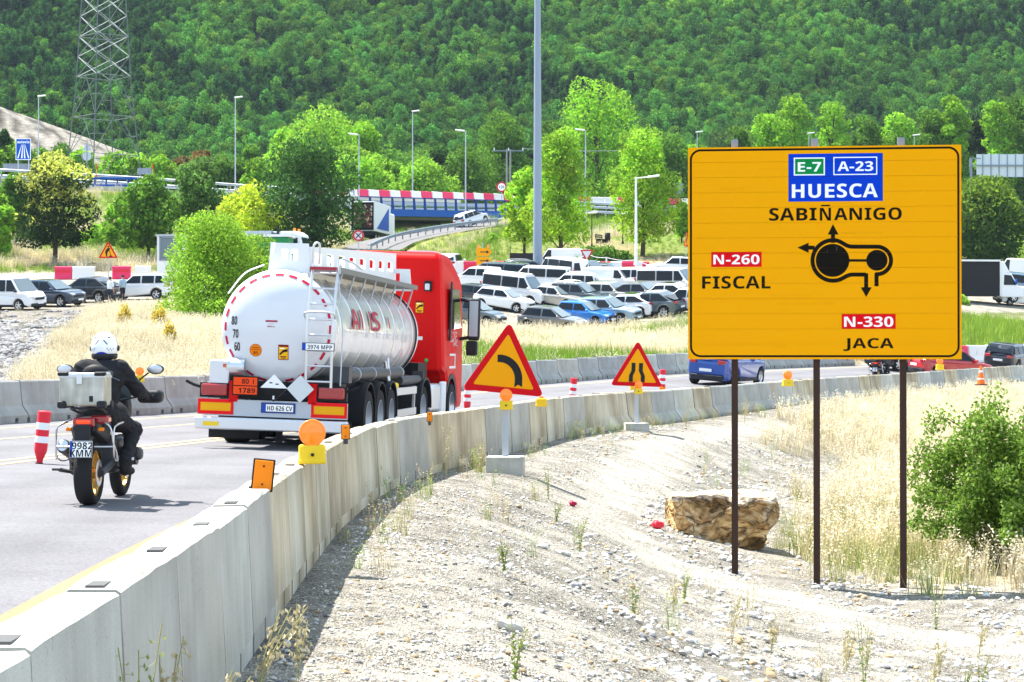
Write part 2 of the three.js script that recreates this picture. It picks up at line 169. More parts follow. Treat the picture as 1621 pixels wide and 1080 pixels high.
// tones of the land (base colours of soil, straw, grass, gravel)
const mixc = (a, b, t) => [lerp(a[0], b[0], t), lerp(a[1], b[1], t), lerp(a[2], b[2], t)];
const STRAW = [0.66, 0.60, 0.44], GREEN = [0.13, 0.19, 0.035], DUST = [0.58, 0.54, 0.46], ROADC = [0.42, 0.41, 0.40], FOREST = [0.03, 0.05, 0.016], CLAY = [0.42, 0.40, 0.37], GRAVELC = [0.40, 0.38, 0.36], LAWN = [0.22, 0.33, 0.05];
function landTone(px, k, t, x, d) {
  const n = fbm(x * 0.12, d * 0.12, 4), n2 = fbm(x * 0.5 + 40, d * 0.5, 3);
  if (k === 1) { const c = mixc(STRAW, GREEN, smooth(0.45, 0.65, n) * (px > 700 ? 0.8 : 0.15)); return px < 260 ? mixc(c, GRAVELC, smooth(-0.02, 0.08, t - px * 0.0055 + (n - 0.5) * 0.3)) : c; }
  if (k === 2) return mixc(DUST, [0.5, 0.48, 0.44], n); if (k === 3) return mixc(DUST, [0.62, 0.6, 0.57], n2);
  if (k === 4 || k === 5) { const dry = smooth(0.55, 0.7, n) * 0.7 + (k === 4 ? 0.45 * (1 - t) : 0); return mixc(LAWN, [0.5, 0.4, 0.2], clamp(dry, 0, 1)); }
  if (k === 6) return px > 555 && px < 805 ? LAWN : ROADC; if (k === 7) return GREEN;
  if (k === 8) return mixc(GREEN, mixc(CLAY, [0.10, 0.095, 0.08], smooth(0.5, 0.6, fbm(x * 0.8 + 7, d * 0.5, 4))), px < 215 ? smooth(0.25, 0.4, t) : px < 420 ? smooth(0.55, 0.7, n2) * 0.8 : 0); if (k === 9) return px < 215 ? CLAY : GREEN; return FOREST;
}
{ const cs = []; for (let p = -900; p < 2500;) { cs.push(p); p += (p < -60 || p > 1690) ? 60 : 12; } cs.push(2500);
  const div = [0, 26, 16, 3, 10, 8, 3, 6, 12, 4, 3, 26], rows = [[0, 0]]; for (let k = 1; k < LINES.length; k++) for (let q = 1; q <= div[k]; q++) rows.push([k, q / div[k]]);
  const g = gridMesh(rows.length, cs.length, (i, j) => { const [k, t] = rows[i], px = cs[j]; if (k === 0) { const a = lineAt(0, px); return V(X(px, a[0]), a[1] - 0.03, -a[0]); } const a = lineAt(k - 1, px), b = lineAt(k, px), d = lerp(a[0], b[0], t), x = X(px, d); return V(x, lerp(a[1], b[1], t) + bumpY(x, d, k, t), -d); }, null,
    (i, j, v) => landTone(cs[j], Math.max(1, rows[i][0]), rows[i][1], v.x, -v.z));
  struct('ground', std(1, 1, 1, 0.95, { vertexColors: true, map: texSoil, bumpMap: bumpFine, bumpScale: 0.03 }), g); }
// verge: gravel near the barrier and on the trodden path, straw further off
const pathPts = [[1620, 1040], [1510, 1015], [1385, 993], [1285, 962], [1190, 935], [1110, 908], [1045, 880], [975, 850], [940, 815], [965, 778], [1030, 742], [1030, 712], [1120, 690], [1230, 668]].map(([px, py]) => { for (let d = 6; d < 70; d += 0.1) { const x = X(px, d); if (EYE + (HOR - py) / F * d < vergeY(x, d)) return [x, d]; } return [X(px, 40), 40]; });
function pathDist(x, d) { let m = 1e9; for (let i = 0; i < pathPts.length - 1; i++) { const [ax, ad] = pathPts[i], [bx, bd] = pathPts[i + 1], l = (bx - ax) ** 2 + (bd - ad) ** 2, t = clamp(((x - ax) * (bx - ax) + (d - ad) * (bd - ad)) / l, 0, 1); m = Math.min(m, Math.hypot(x - ax - t * (bx - ax), d - ad - t * (bd - ad))); } return m; }
function strawAmount(x, d) { const [i] = onRoad(x, d), n = rowsN[i], u = Math.hypot(x - n.x, -d - n.z), e = (fbm(x * 0.5, d * 0.5, 3) - 0.5); return Math.max(smooth(4.2, 5.6, u + e * 1.6) * smooth(23.5, 26, d + e * 3 + (x - 2.6) * 0.3), smooth(44, 60, d + e * 10) * smooth(0.8, 2.5, u)); }
{ const us = []; for (let k = 0; k <= 46; k++) us.push(0.0 + 90 * Math.pow(k / 46, 2.6)); us[0] = -0.35; const i0 = 0, rowsV = []; for (let i = i0; i <= ROWS; i++) rowsV.push(i);
  const dir = (i) => { const a = rowsN[i], b = rowsR[i]; return V(a.x - b.x, 0, a.z - b.z).normalize(); };
  const g = gridMesh(rowsV.length, us.length, (r, j) => { const i = rowsV[r], n = rowsN[i], q = dir(i), x = n.x + q.x * us[j], z = n.z + q.z * us[j]; return V(x, us[j] < 0 ? n.y - 0.01 : vergeY(x, -z), z); }, null,
    (r, j, v) => { const d = -v.z, x = v.x, s = strawAmount(x, d), p = 1 - smooth(0.22, 0.7, pathDist(x, d) + (fbm(x * 2, d * 2, 3) - 0.5) * 0.4), n = fbm(x * 0.8, d * 0.8, 4); let c = mixc([0.36, 0.348, 0.32], [0.47, 0.455, 0.415], smooth(0.3, 0.7, n)); c = mixc(c, [0.28, 0.268, 0.245], smooth(0.5, 0.7, fbm(x * 1.7 + 4, d * 1.3, 4)) * smooth(0.4, 1.2, pathDist(x, d)) * 0.8); c = mixc(c, [0.68, 0.66, 0.60], p * 0.9); return mixc(c, [0.62, 0.57, 0.42], s); });
  struct('gravel_verge', std(1, 1, 1, 0.95, { vertexColors: true, map: texGravel, bumpMap: bumpGravel, bumpScale: 0.014 }), g); }
// ================================================================ concrete barriers
// profile [z, y] of the upper body, and of the foot, on which it stands with drain slots between the feet
function barrierGeo(L, flip) {
  const h = 0.86, b0 = 0.12;
  const body = [[0.30, b0], [0.30, 0.17], [0.155, 0.36], [0.10, h - 0.03], [0.075, h], [-0.075, h], [-0.10, h - 0.03], [-0.155, 0.36], [-0.30, 0.17], [-0.30, b0]];
  const foot = [[0.30, 0], [0.30, b0], [-0.30, b0], [-0.30, 0]], gs = [prism(body, -L / 2 + 0.012, L / 2 - 0.012)];
  const slots = L > 1.7 ? [-L * 0.28, L * 0.28] : [0]; let x = -L / 2 + 0.05; for (const s of slots) { gs.push(prism(foot, x, s - 0.06)); x = s + 0.06; } gs.push(prism(foot, x, L / 2 - 0.05));
  return merge(gs);
}
let slimSeed = 0;
function slimGeo(L) { // the older, nearly upright blocks of the near row, with uneven cast edges
  const h = 0.86, b0 = 0.2, body = [[0.145, b0], [0.14, 0.3], [0.118, h - 0.012], [0.104, h], [-0.062, h], [-0.085, h - 0.02], [-0.16, 0.3], [-0.22, b0]], foot = [[0.145, 0], [0.145, b0], [-0.22, b0], [-0.22, 0]], N = 9, sd = slimSeed++ * 7.3, gs = [prism(foot, -L / 2 + 0.04, -0.035), prism(foot, 0.035, L / 2 - 0.04)];
  const ring = (i) => { const x = lerp(-L / 2 + 0.01, L / 2 - 0.01, i / N), e = Math.pow(Math.abs(i / N - 0.5) * 2, 4); return body.map(([z, y], k) => y > 0.8 ? V(x, y + (vnoise(i * 0.9 + sd, k * 3, 0) - 0.5) * 0.007 - e * 0.009, z + (vnoise(i * 1.3 + sd, k * 5 + 40, 0) - 0.5) * 0.006 - Math.sign(z) * e * 0.006) : V(x, y, z)); };
  const P = [], U = []; let acc = 0; for (let k = 0; k < body.length; k++) { const q = (k + 1) % body.length, w = Math.hypot(body[q][0] - body[k][0], body[q][1] - body[k][1]); for (let i = 0; i < N; i++) { const A = ring(i), B = ring(i + 1); for (const [v, s] of [[A[k], acc], [B[k], acc], [B[q], acc + w], [A[k], acc], [B[q], acc + w], [A[q], acc + w]]) { P.push(v.x, v.y, v.z); U.push(v.x + sd, s); } } acc += w; }
  const tri = THREE.ShapeUtils.triangulateShape(body.map((p) => new THREE.Vector2(p[0], p[1])), []); for (const [i, fl] of [[0, 0], [N, 1]]) { const A = ring(i); for (const t of tri) for (const k of fl ? t : [t[0], t[2], t[1]]) { P.push(A[k].x, A[k].y, A[k].z); U.push(A[k].z, A[k].y); } }
  const g = new THREE.BufferGeometry(); g.setAttribute('position', new THREE.Float32BufferAttribute(P, 3)); g.setAttribute('uv', new THREE.Float32BufferAttribute(U, 2)); g.computeVertexNormals(); gs.push(g); return merge(gs); }
const barrierMats = [M.conc, M.concWarm, M.concGrey, std(0.50, 0.50, 0.48, 0.9, { map: texConcrete }), std(0.60, 0.58, 0.52, 0.9, { map: texStain }), std(0.50, 0.46, 0.39, 0.92, { map: texStain })];
const nearBlocks = [];
{ // near row
  const rng = RNG(11), pts = []; for (let i = 0; i <= 1200; i++) pts.push(CN.getPoint(i / 1200)); const lens = [0]; for (let i = 1; i < pts.length; i++) lens.push(lens[i - 1] + pts[i].distanceTo(pts[i - 1]));
  const P = (s) => { let i = 1; while (i < lens.length - 1 && lens[i] < s) i++; return pts[i - 1].clone().lerp(pts[i], clamp((s - lens[i - 1]) / (lens[i] - lens[i - 1]), 0, 1)); };
  const shapes = {}; let s = 6.2, n = 0;
  const slot = std(0.10, 0.10, 0.10, 0.7);
  while (s < 128) { const f = s > 40.5 + 8, L = s < 24 ? 1.28 : 2.1, a = P(s), b = P(s + L), key = (f ? 'f' : 's') + L; const dx = b.x - a.x, dd = -(b.z - a.z), yaw = Math.atan2(dd, dx);
    const geo = f ? shapes[key] || (shapes[key] = barrierGeo(L)) : slimGeo(L); const mat = f ? barrierMats[Math.floor(rng() * 6)] : s < 17 ? barrierMats[[0, 3, 0, 3][Math.floor(rng() * 4)]] : barrierMats[[1, 4, 3, 5][Math.floor(rng() * 4)]];
    const off = f ? 0.3 : 0.13, m = V((a.x + b.x) / 2, (a.y + b.y) / 2 - 0.1, (a.z + b.z) / 2), nx = -dd / Math.hypot(dx, dd), nz = -dx / Math.hypot(dx, dd); m.x += nx * off; m.z += nz * off;
    const o = thing('concrete_barrier', f ? 'concrete barrier block with splayed foot in the row along the right road edge' : 'upright concrete barrier block with a drain notch, in the near row beside the gravel verge', 'barrier', m, yaw + (rng() - 0.5) * 0.014, f ? 'splayed barrier blocks on the right of the road' : 'upright barrier blocks beside the gravel verge');
    part('barrier_body', mat, o, geo.clone()); o.position.y += (rng() - 0.5) * 0.02; o.rotation.x = (rng() - 0.5) * 0.012; o.rotation.z = (rng() - 0.5) * 0.004;
    if (s < 60) { part('lifting_slot', slot, o, box(0.14, 0.012, 0.06, -L / 2 + 0.12, 0.8545, 0.02)); if (n % 2) part('joint_filler', M.concDark, o, prism([[0.125, 0.03], [0.1, 0.83], [-0.06, 0.83], [-0.14, 0.03]], L / 2 - 0.012, L / 2 + 0.016)); }
    else part('lifting_slot', slot, o, box(0.12, 0.012, 0.05, -L / 2 + 0.1, 0.857, 0));
    nearBlocks.push({ o, s, L, m: m.clone() }); s += L + 0.015; n++; }
  nearBlocks[0].o.userData.label = 'nearest upright concrete barrier block, cut by the bottom edge below the orange road line';
}
{ // far row
  const rng = RNG(12), n = 62, L = 2.0; let s = 0; const len = CR.getLength(); const u0 = 24 / len; let p = 24, geo = barrierGeo(L); let c = 0;
  for (; p < len - 10 && c < 60; c++) { const a = CR.getPointAt(p / len), b = CR.getPointAt(Math.min(1, (p + L) / len)); p += L + 0.02; if (-a.z > 104) break; const dx = b.x - a.x, dd = -(b.z - a.z), l = Math.hypot(dx, dd);
    const m = V((a.x + b.x) / 2 - dd / l * 0.32, (a.y + b.y) / 2 - 0.02, (a.z + b.z) / 2 - dx / l * 0.32);
    const o = thing('concrete_barrier', 'grey concrete barrier block in the far row between the road and the dry grass', 'barrier', m, Math.atan2(dd, dx) + (rng() - 0.5) * 0.012, 'grey barrier blocks on the far side of the road');
    part('barrier_body', barrierMats[[2, 2, 3, 0][Math.floor(rng() * 4)]], o, geo.clone()); part('lifting_slot', std(0.1, 0.1, 0.1), o, box(0.12, 0.012, 0.05, -L / 2 + 0.1, 0.857, 0)); }
}
// ================================================================ red and white plastic barriers
function plasticGeo(L, h = 1.0) { const pf = [[0.24, 0], [0.24, 0.12], [0.15, 0.34], [0.10, h - 0.04], [0.06, h], [-0.06, h], [-0.10, h - 0.04], [-0.15, 0.34], [-0.24, 0.12], [-0.24, 0]];
  return merge([prism(pf, -L / 2 + 0.05, L / 2 - 0.05), rbox(0.08, h * 0.16, 0.12, 0.03, -L / 2 + 0.03, h * 0.92, 0), rbox(0.08, h * 0.16, 0.12, 0.03, L / 2 - 0.03, h * 0.92, 0), box(0.22, 0.12, 0.04, -L / 4, 0.07, 0.235), box(0.22, 0.12, 0.04, L / 4, 0.07, 0.235)]); }
const plasticW = plasticGeo(2.0), plasticR = plasticGeo(1.0);
function plasticRow(pts, pattern, labelR, labelW, group, h, every) { let k = 0; for (let i = 0; i < pts.length - 1; i++) { const a = pts[i], b = pts[i + 1]; const dx = b.x - a.x, dd = -(b.z - a.z), D = Math.hypot(dx, dd), n = Math.max(1, Math.round(D / 2.05));
  for (let q = 0; q < n; q++) { const t = (q + 0.5) / n, red = pattern(k++); const o = thing('plastic_barrier', red ? labelR : labelW, 'barrier', V(lerp(a.x, b.x, t), lerp(a.y, b.y, t), lerp(a.z, b.z, t)), Math.atan2(dd, dx), red ? 'red ' + group : 'white ' + group);
    o.scale.set(D / n / 2.05, h || 1, 1); part('shell', red ? M.pinkPlastic : M.whitePlastic, o, plasticW); part('filler_cap', M.black, o, cyl(0.05, 0.05, 0.03, 0.4, 1.0, 0)); } } }
{ const L = (px, d) => { const a = X(px, d); return G(a, d); };
  plasticRow([L(1190, 103), L(1345, 107.5), L(1440, 111), L(1500, 114), L(1560, 118), L(1640, 124), L(1720, 130)], (k) => [1, 0, 1, 1, 0, 1, 0, 1, 1, 0, 0][k % 11], 'red plastic barrier at the far road edge behind the big yellow sign', 'white plastic barrier at the far road edge beyond the queueing cars', 'plastic barriers along the far road edge', 0.95); }
{ // single larger red and white units beside the back road; each placed where it stands
  const mk = (px, d, red, w, label) => { const p = G(X(px, d), d); const o = thing('plastic_barrier', label, 'barrier', p, 0.04, red ? 'red plastic barriers beside the car park' : 'white plastic barriers beside the car park'); o.scale.set(w / 2, 1.05, 1.2); part('shell', red ? M.pinkPlastic : M.whitePlastic, o, plasticW); part('filler_cap', M.black, o, cyl(0.06, 0.06, 0.04, 0.4, 1.0, 0)); if (red) part('water_level_band', M.redPlastic, o, box(1.5, 0.2, 0.02, 0, 0.62, 0.135)); return o; };
  const d = 168, s = F / d;
  for (const [px, w, r] of [[100, 28, 1], [132, 36, 0], [192, 30, 1], [226, 26, 0]]) mk(px, d, r, w / s, r ? 'red plastic barrier behind the parked cars on the left' : 'white plastic barrier behind the parked cars on the left');
  for (const [px, w, r] of [[694, 30, 0], [722, 24, 0], [744, 21, 1], [769, 28, 0], [794, 21, 1], [818, 24, 0], [930, 40, 0], [962, 22, 1], [976, 20, 0], [995, 22, 1], [1012, 12, 0], [1022, 11, 1], [1060, 40, 0], [1100, 40, 0]]) mk(px, d, r, w / s, r ? 'red plastic barrier at the back of the car park' : 'white plastic barrier at the back of the car park');
}
// ================================================================ motorway above, bridge, guard rails
function rail(name, label, pts, heights, hp, gap, matR, matP, group) { const o = thing(name, label, 'guard rail', null, 0, group), c = new THREE.CatmullRomCurve3(pts), L = c.getLength(), n = Math.max(2, Math.round(L / gap));
  for (const h of heights) { const gs = []; for (let i = 0; i < n; i++) { const a = c.getPointAt(i / n), b = c.getPointAt((i + 1) / n), l = a.distanceTo(b), g = prism([[0, -0.15], [0.05, -0.1], [0.05, -0.03], [0.01, 0], [0.05, 0.03], [0.05, 0.1], [0, 0.15], [-0.015, 0.15], [-0.015, -0.15]], -l / 2, l / 2); g.rotateZ(Math.asin((b.y - a.y) / l)); g.rotateY(Math.atan2(-(b.z - a.z), b.x - a.x)); g.translate((a.x + b.x) / 2, (a.y + b.y) / 2 + h, (a.z + b.z) / 2); gs.push(g); } part('beam', matR, o, gs); }
  for (let i = 0; i <= n; i++) { const a = c.getPointAt(i / n); part('post', matP, o, box(0.12, hp, 0.1, a.x, a.y + hp / 2, a.z - 0.08)); } return o; }
const deckF = (px) => { const a = lineAt(5, px); return V(X(px, a[0]), a[1], -a[0]); };
const HW = [[-120, 22.9], [0, 22.2], [100, 21.8], [200, 21.35], [300, 20.85], [400, 20.3], [560, 19.7]].map(([px, y]) => V(X(px, 243), y, -243));
{ // concrete deck edge of the motorway, left of the bridge
  for (let i = 0; i < HW.length - 1; i++) { const a = HW[i], b = HW[i + 1], l = Math.hypot(b.x - a.x, b.z - a.z); const g = prism([[0.3, -0.9], [0.3, 0], [-14, 0.1], [-14, -0.9]], -l / 2, l / 2); g.rotateZ(Math.atan2(b.y - a.y, l)); g.translate((a.x + b.x) / 2, (a.y + b.y) / 2, (a.z + b.z) / 2); struct('motorway', M.concGrey, g); }
  rail('guard_rail', 'long double steel guard rail along the motorway above the left trees', HW.map((p) => p.clone().setZ(p.z + 0.1)), [0.55, 1.25], 1.45, 3, M.galv, M.galvDark);
  rail('guard_rail', 'rear steel guard rail on the far side of the left motorway', HW.map((p) => p.clone().setZ(p.z - 9).add(V(0, 0.35, 0))), [0.7], 0.9, 4, M.galv, M.galvDark);
  // abutment of the small underpass with blue rail frame
  const p = at(176, 304, 242.2); const ab = thing('bridge_abutment', 'pale concrete abutment under the motorway with short blue parapet', 'abutment', V(p.x, p.y - 2.0, p.z + 0.8)); part('wall', M.conc, ab, box(3.6, 2.9, 1.2, 0, 1.1, 0)); part('corbel', M.concDark, ab, box(1.4, 0.9, 0.8, 0.4, -0.7, 0.1));
  for (let k = 0; k < 4; k++) part('parapet_post', M.blueDark, ab, box(0.14, 0.9, 0.3, -1.7 + k * 1.3, 3.0, 0.35, 0.0, 0, 0)); part('parapet_rail', M.blue, ab, box(5.4, 0.25, 0.12, 0.7, 3.5, 0.35), box(5.4, 0.3, 0.5, 0.7, 2.65, 0.3));
}
{ // the bridge with the blue railing
  const a = V(X(560, 238), 0, -238), b = V(X(806, 262), 0, -262); const yA = 1.5 + (567 - 331) / F * 238, yB = 1.5 + (567 - 336) / F * 262; a.y = yA; b.y = yB;
  const L = a.distanceTo(b), o = thing('road_bridge', 'road bridge with blue railing and red and white barriers over the slip road', 'bridge', a.clone().lerp(b, 0.5), Math.atan2(-(b.z - a.z), b.x - a.x)); o.rotation.z = Math.asin((b.y - a.y) / L); const q = L / 2;
  part('deck', M.concGrey, o, box(L, 0.5, 11, 0, -0.35, -5.6)); part('girder', M.blue, o, prism([[0.3, -0.75], [0.3, 0.05], [-0.5, 0.05], [-0.5, -0.75]], -q + 0.5, q - 0.8)); part('underside', M.concDark, o, box(L, 0.5, 9, 0, -0.85, -5.4));
  for (let k = 0; k < 15; k++) { const x = lerp(-q + 0.7, q - 1.0, k / 14); part('railing_post', M.blueDark, o, extr(poly([[-0.06, 0], [0.3, 0], [0.16, 1.42], [-0.06, 1.42]]), 0.16).rotateY(0).translate(x, 0.05, 0.1)); }
  for (const [y, r] of [[1.45, 0.06], [0.98, 0.05], [0.5, 0.05]]) part('rail', y > 1.2 ? M.blueDark : M.galvDark, o, box(L - 1.5, r * 2, r * 2, 0, y, 0.02));
  part('parapet', M.conc, o, box(L + 1, 0.75, 0.3, 0, 1.6, -8.2)); part('inner_rail', M.galv, o, box(L, 0.32, 0.08, 0, 0.85, -1.4), box(L, 0.2, 0.08, 0, 0.3, -1.4)); part('abutment', M.conc, o, box(5, 3.2, 9, -q - 1.2, -1.9, -5), box(6, 3.0, 9, q + 1.6, -1.8, -5)); part('pier_wall', M.concGrey, o, box(L * 0.7, 2.2, 0.6, q * 0.1, -1.95, -9));
  // barriers standing on the bridge
  o.updateMatrixWorld(true); const loc = (x) => o.localToWorld(V(x, 1.97, -8.2));
  plasticRow([loc(-q), loc(q * 0.5), loc(q + 12)], (k) => k % 2 === 1, 'red plastic barrier unit on the bridge parapet', 'white plastic barrier unit on the bridge parapet', 'barrier units along the bridge', 0.9);
  const hp = [[815, 265, 335], [880, 266, 338], [935, 267, 341], [1010, 268, 345], [1100, 270, 348]].map(([px, d, py]) => at(px, py, d));
  rail('guard_rail', 'steel guard rails continuing right of the bridge behind the two trees', hp, [0.5, 1.1, 1.6], 1.7, 4, M.galv, M.galvDark);
  plasticRow([at(812, 320, 268), at(935, 321, 270), at(1000, 322, 272), at(1105, 324, 274)], (k) => k % 3 === 1, 'red plastic barrier on the motorway edge behind the park trees', 'white plastic barrier on the motorway edge behind the park trees', 'barriers right of the bridge', 0.75);
}
let SLIP;
{ // slip road under the bridge and its rails
  const mid = [[585, 398], [610, 386], [660, 374], [700, 367], [750, 360], [790, 355], [835, 351]].map(([px, py]) => { const d = hit(px, py, 175) || 230; return [px, d]; });
  const ds = [186, 193, 203, 212, 222, 231, 240], c = new THREE.CatmullRomCurve3(mid.map(([px], i) => { const py = [398, 386, 374, 367, 360, 355, 351][i]; return at(px, py, ds[i]); }));
  const tp = c.getPoints(40); SLIP = tp; const g = gridMesh(41, 2, (i, j) => { const a = tp[i], b = tp[Math.min(40, i + 1)], p = tp[Math.max(0, i - 1)], t = b.clone().sub(p).setY(0).normalize(), n = V(t.z, 0, -t.x); return a.clone().addScaledVector(n, (j - 0.5) * 5.6).add(V(0, 0.12, 0)); });
  struct('slip_road', std(0.19, 0.185, 0.185, 0.9, { map: texAsphalt, side: THREE.DoubleSide }), g); struct('slip_road_bank', std(0.26, 0.28, 0.06, 0.95), gridMesh(41, 2, (i, j) => { const a = tp[i], b = tp[Math.min(40, i + 1)], p = tp[Math.max(0, i - 1)], t = b.clone().sub(p).setY(0).normalize(), n = V(t.z, 0, -t.x); return a.clone().addScaledVector(n, j ? -9 : -3.4).add(V(0, j ? -3.5 : 0.05, 0)); }));
  rail('guard_rail', 'steel guard rail on the far side of the slip road below the bridge', tp.filter((_, i) => i % 8 === 0).map((p) => p.clone().add(V(-0.4, 0.1, -4.2))), [0.62], 0.75, 2.5, M.galv, M.galvDark);
  rail('guard_rail', 'dark steel guard rail on the near side of the slip road', tp.filter((_, i) => i % 8 === 0 && i < 34).map((p) => p.clone().add(V(0.4, -0.2, 4.0))), [0.55], 0.7, 2.5, M.galvDark, M.galvDark);
}
// ================================================================ lattice pylon
{ const d = 284, s = F / d, base = G(X(163, d), d); base.y -= 1.5; const o = thing('electricity_pylon', 'tall grey lattice electricity pylon on the bank left of the trees', 'pylon', base, 0.72);
  const W = (y) => y < 14 ? lerp(3.9, 2.75, y / 14) : lerp(2.75, 2.1, (y - 14) / 14), Ht = 46, corner = (k, y) => V([1, 1, -1, -1][k] * W(y), y, [1, -1, -1, 1][k] * W(y)), pale = std(0.30, 0.34, 0.33, 0.6), dull = std(0.13, 0.16, 0.16, 0.7);
  for (let k = 0; k < 4; k++) { const gs = []; for (let y = 0; y < Ht; y += 2) gs.push(rod(corner(k, y), corner(k, y + 2), 0.085, 4)); part('leg', dull, o, gs); }
  for (const y of [5.2, 10.5, 16, 21.5]) for (let k = 0; k < 4; k++) part('horizontal_brace', dull, o, rod(corner(k, y), corner((k + 1) % 4, y), 0.05, 4));
  for (let k = 0; k < 4; k++) { const br = (y0, y1) => { const a = corner(k, y0), b = corner((k + 1) % 4, y0), c = corner(k, y1), e = corner((k + 1) % 4, y1), m = c.clone().lerp(e, 0.5); return y0 < 15 ? [rod(a, m, 0.05, 4), rod(b, m, 0.05, 4), rod(a.clone().lerp(m, 0.5), corner(k, (y0 + y1) / 2), 0.035, 4), rod(b.clone().lerp(m, 0.5), corner((k + 1) % 4, (y0 + y1) / 2), 0.035, 4)] : [rod(a, e, 0.055, 4), rod(b, c, 0.055, 4)]; };
    let y = 0; for (const y1 of [5.2, 10.5, 16, 18.8, 21.5, 24.3, 27, 29.8, 32.5, 35.5, 38.5, 42, 46]) { part('diagonal_brace', y1 > 16 ? pale : dull, o, br(y, y1)); y = y1; } }
}
// ================================================================ lamp posts and mast
function lampPost(label, px, base, top, d, arm, r = 0.09, mat = M.galv) { const s = F / d, b = at(px, base, d), h = (base - top) / s, o = thing('street_lamp', label, 'street lamp', b, 0); part('pole', mat, o, cyl(r, r * 0.6, h, 0, h / 2, 0, 0, 0, 0, 10)); part('base_plate', mat, o, cyl(r * 2, r * 1.6, 0.25, 0, 0.12, 0));
  part('lamp_head', M.white, o, rbox(Math.abs(arm) > 1 ? 1.0 : 1.05, 0.16, 0.4, 0.07, arm, h + 0.05, 0, 0, 0, 0.12 * Math.sign(arm))); if (Math.abs(arm) > 0.6) part('arm', mat, o, rod(V(0, h - 0.1, 0), V(arm, h + 0.03, 0), 0.05)); return o; }
lampPost('grey street lamp left beside the blue motorway sign', 60, 290, 152, 262, 0.4); lampPost('street lamp standing alone before the dark forest, right of the pylon', 372, 300, 154, 262, 0.4); lampPost('street lamp rising behind the left end of the bridge', 653, 315, 176, 275, 0.4);
lampPost('street lamp just left of the blue bridge railing', 568, 380, 213, 225, -0.6); lampPost('street lamp in front of the bridge near its right end', 737, 372, 207, 222, -0.6); lampPost('street lamp between the two bright park trees', 927, 352, 206, 226, -0.6);
lampPost('white street lamp with a long arm at the edge of the park', 1007, 420, 280, 168, 1.4, 0.13, M.white); lampPost('distant lamp head left above the yellow sign', 1104, 330, 209, 300, 0.3); lampPost('distant lamp head above the middle of the yellow sign', 1281, 330, 211, 300, 0.3); lampPost('distant lamp head above the right of the yellow sign', 1448, 330, 214, 300, 0.3);
lampPost('small path lamp beside the bench', 937, 391, 338, 190, 0.01, 0.06, M.black); lampPost('small dark path lamp in the park lawn', 986, 386, 340, 195, 0.01, 0.06, M.black);
{ const d = 162, b = G(X(851, d), d), o = thing('high_mast', 'tall tapering grey floodlight mast rising out of the picture', 'light mast', b), h = 30; part('shaft', std(0.25, 0.31, 0.39, 0.55, { metalness: 0.2 }), o, cyl(0.36, 0.2, h, 0, h / 2, 0, 0, 0, 0, 16)); part('base_flange', M.galv, o, cyl(0.55, 0.5, 0.3, 0, 0.15, 0)); part('service_door', M.galvDark, o, rbox(0.3, 0.9, 0.06, 0.02, 0, 1.3, 0.34)); part('floodlight_ring', M.galv, o, new THREE.TorusGeometry(1.1, 0.08, 6, 20).rotateX(Math.PI / 2).translate(0, h, 0)); for (let k = 0; k < 8; k++) part('floodlight', M.white, o, rbox(0.5, 0.4, 0.25, 0.05, Math.cos(k * 0.785) * 1.2, h - 0.2, Math.sin(k * 0.785) * 1.2, 0, -k * 0.785, 0)); }
{ const d = 290, s = F / d, b = at(805, 300, d), o = thing('power_pole', 'twin wooden power pole with cross arm behind the bridge', 'power pole', b); for (const x of [-0.25, 0.25]) part('pole', std(0.3, 0.3, 0.3, 0.8), o, cyl(0.13, 0.1, 5.6, x, 2.8, 0)); part('cross_arm', M.galvDark, o, box(4.4, 0.14, 0.14, 0, 5.4, 0)); for (const x of [-2, 0, 2]) part('insulator', M.white, o, cyl(0.08, 0.06, 0.35, x, 5.65, 0)); part('wire', M.galvDark, o, tube([V(2, 5.7, 0), V(8, 5.2, 2), V(16, 5.0, 4)], 0.025, 4)); }
// ================================================================ cars
const paint = { white: M.whitePaint, silver: phys(0.42, 0.43, 0.44, 0.3, { metalness: 0.5, clearcoat: 0.8, clearcoatRoughness: 0.06 }), grey: phys(0.17, 0.175, 0.18, 0.3, { metalness: 0.4, clearcoat: 0.9, clearcoatRoughness: 0.05 }), dark: phys(0.02, 0.024, 0.032, 0.28, { clearcoat: 1, clearcoatRoughness: 0.04 }), navy: phys(0.022, 0.045, 0.085, 0.28, { metalness: 0.3, clearcoat: 1, clearcoatRoughness: 0.04 }),
  blue: phys(0.02, 0.2, 0.62, 0.28, { metalness: 0.2, clearcoat: 1, clearcoatRoughness: 0.04 }), pale: phys(0.25, 0.36, 0.47, 0.3, { metalness: 0.35, clearcoat: 1, clearcoatRoughness: 0.05 }), royal: phys(0.012, 0.07, 0.33, 0.28, { metalness: 0.2, clearcoat: 1 }), red: phys(0.42, 0.012, 0.02, 0.28, { clearcoat: 1, clearcoatRoughness: 0.04 }), slate: phys(0.09, 0.12, 0.14, 0.3, { metalness: 0.4, clearcoat: 1 }), beige: phys(0.5, 0.49, 0.45, 0.3, { metalness: 0.4, clearcoat: 0.9 }) };
const plateTex = (text, w = 512, h = 112, two) => canvasTex(w, h, (g) => { g.fillStyle = '#f4f4f2'; g.fillRect(0, 0, w, h); g.strokeStyle = '#333'; g.lineWidth = 5; g.strokeRect(3, 3, w - 6, h - 6); g.fillStyle = '#1c46b8'; g.fillRect(6, 6, w * 0.1, h - 12); g.fillStyle = '#111'; g.textAlign = 'center'; g.textBaseline = 'middle'; if (two) { g.font = 'bold 112px sans-serif'; g.fillText(two[0], w * 0.56, h * 0.29); g.fillText(two[1], w * 0.52, h * 0.74); } else { g.font = 'bold 88px sans-serif'; g.fillText(text, w * 0.55, h * 0.55, w * 0.82); } });
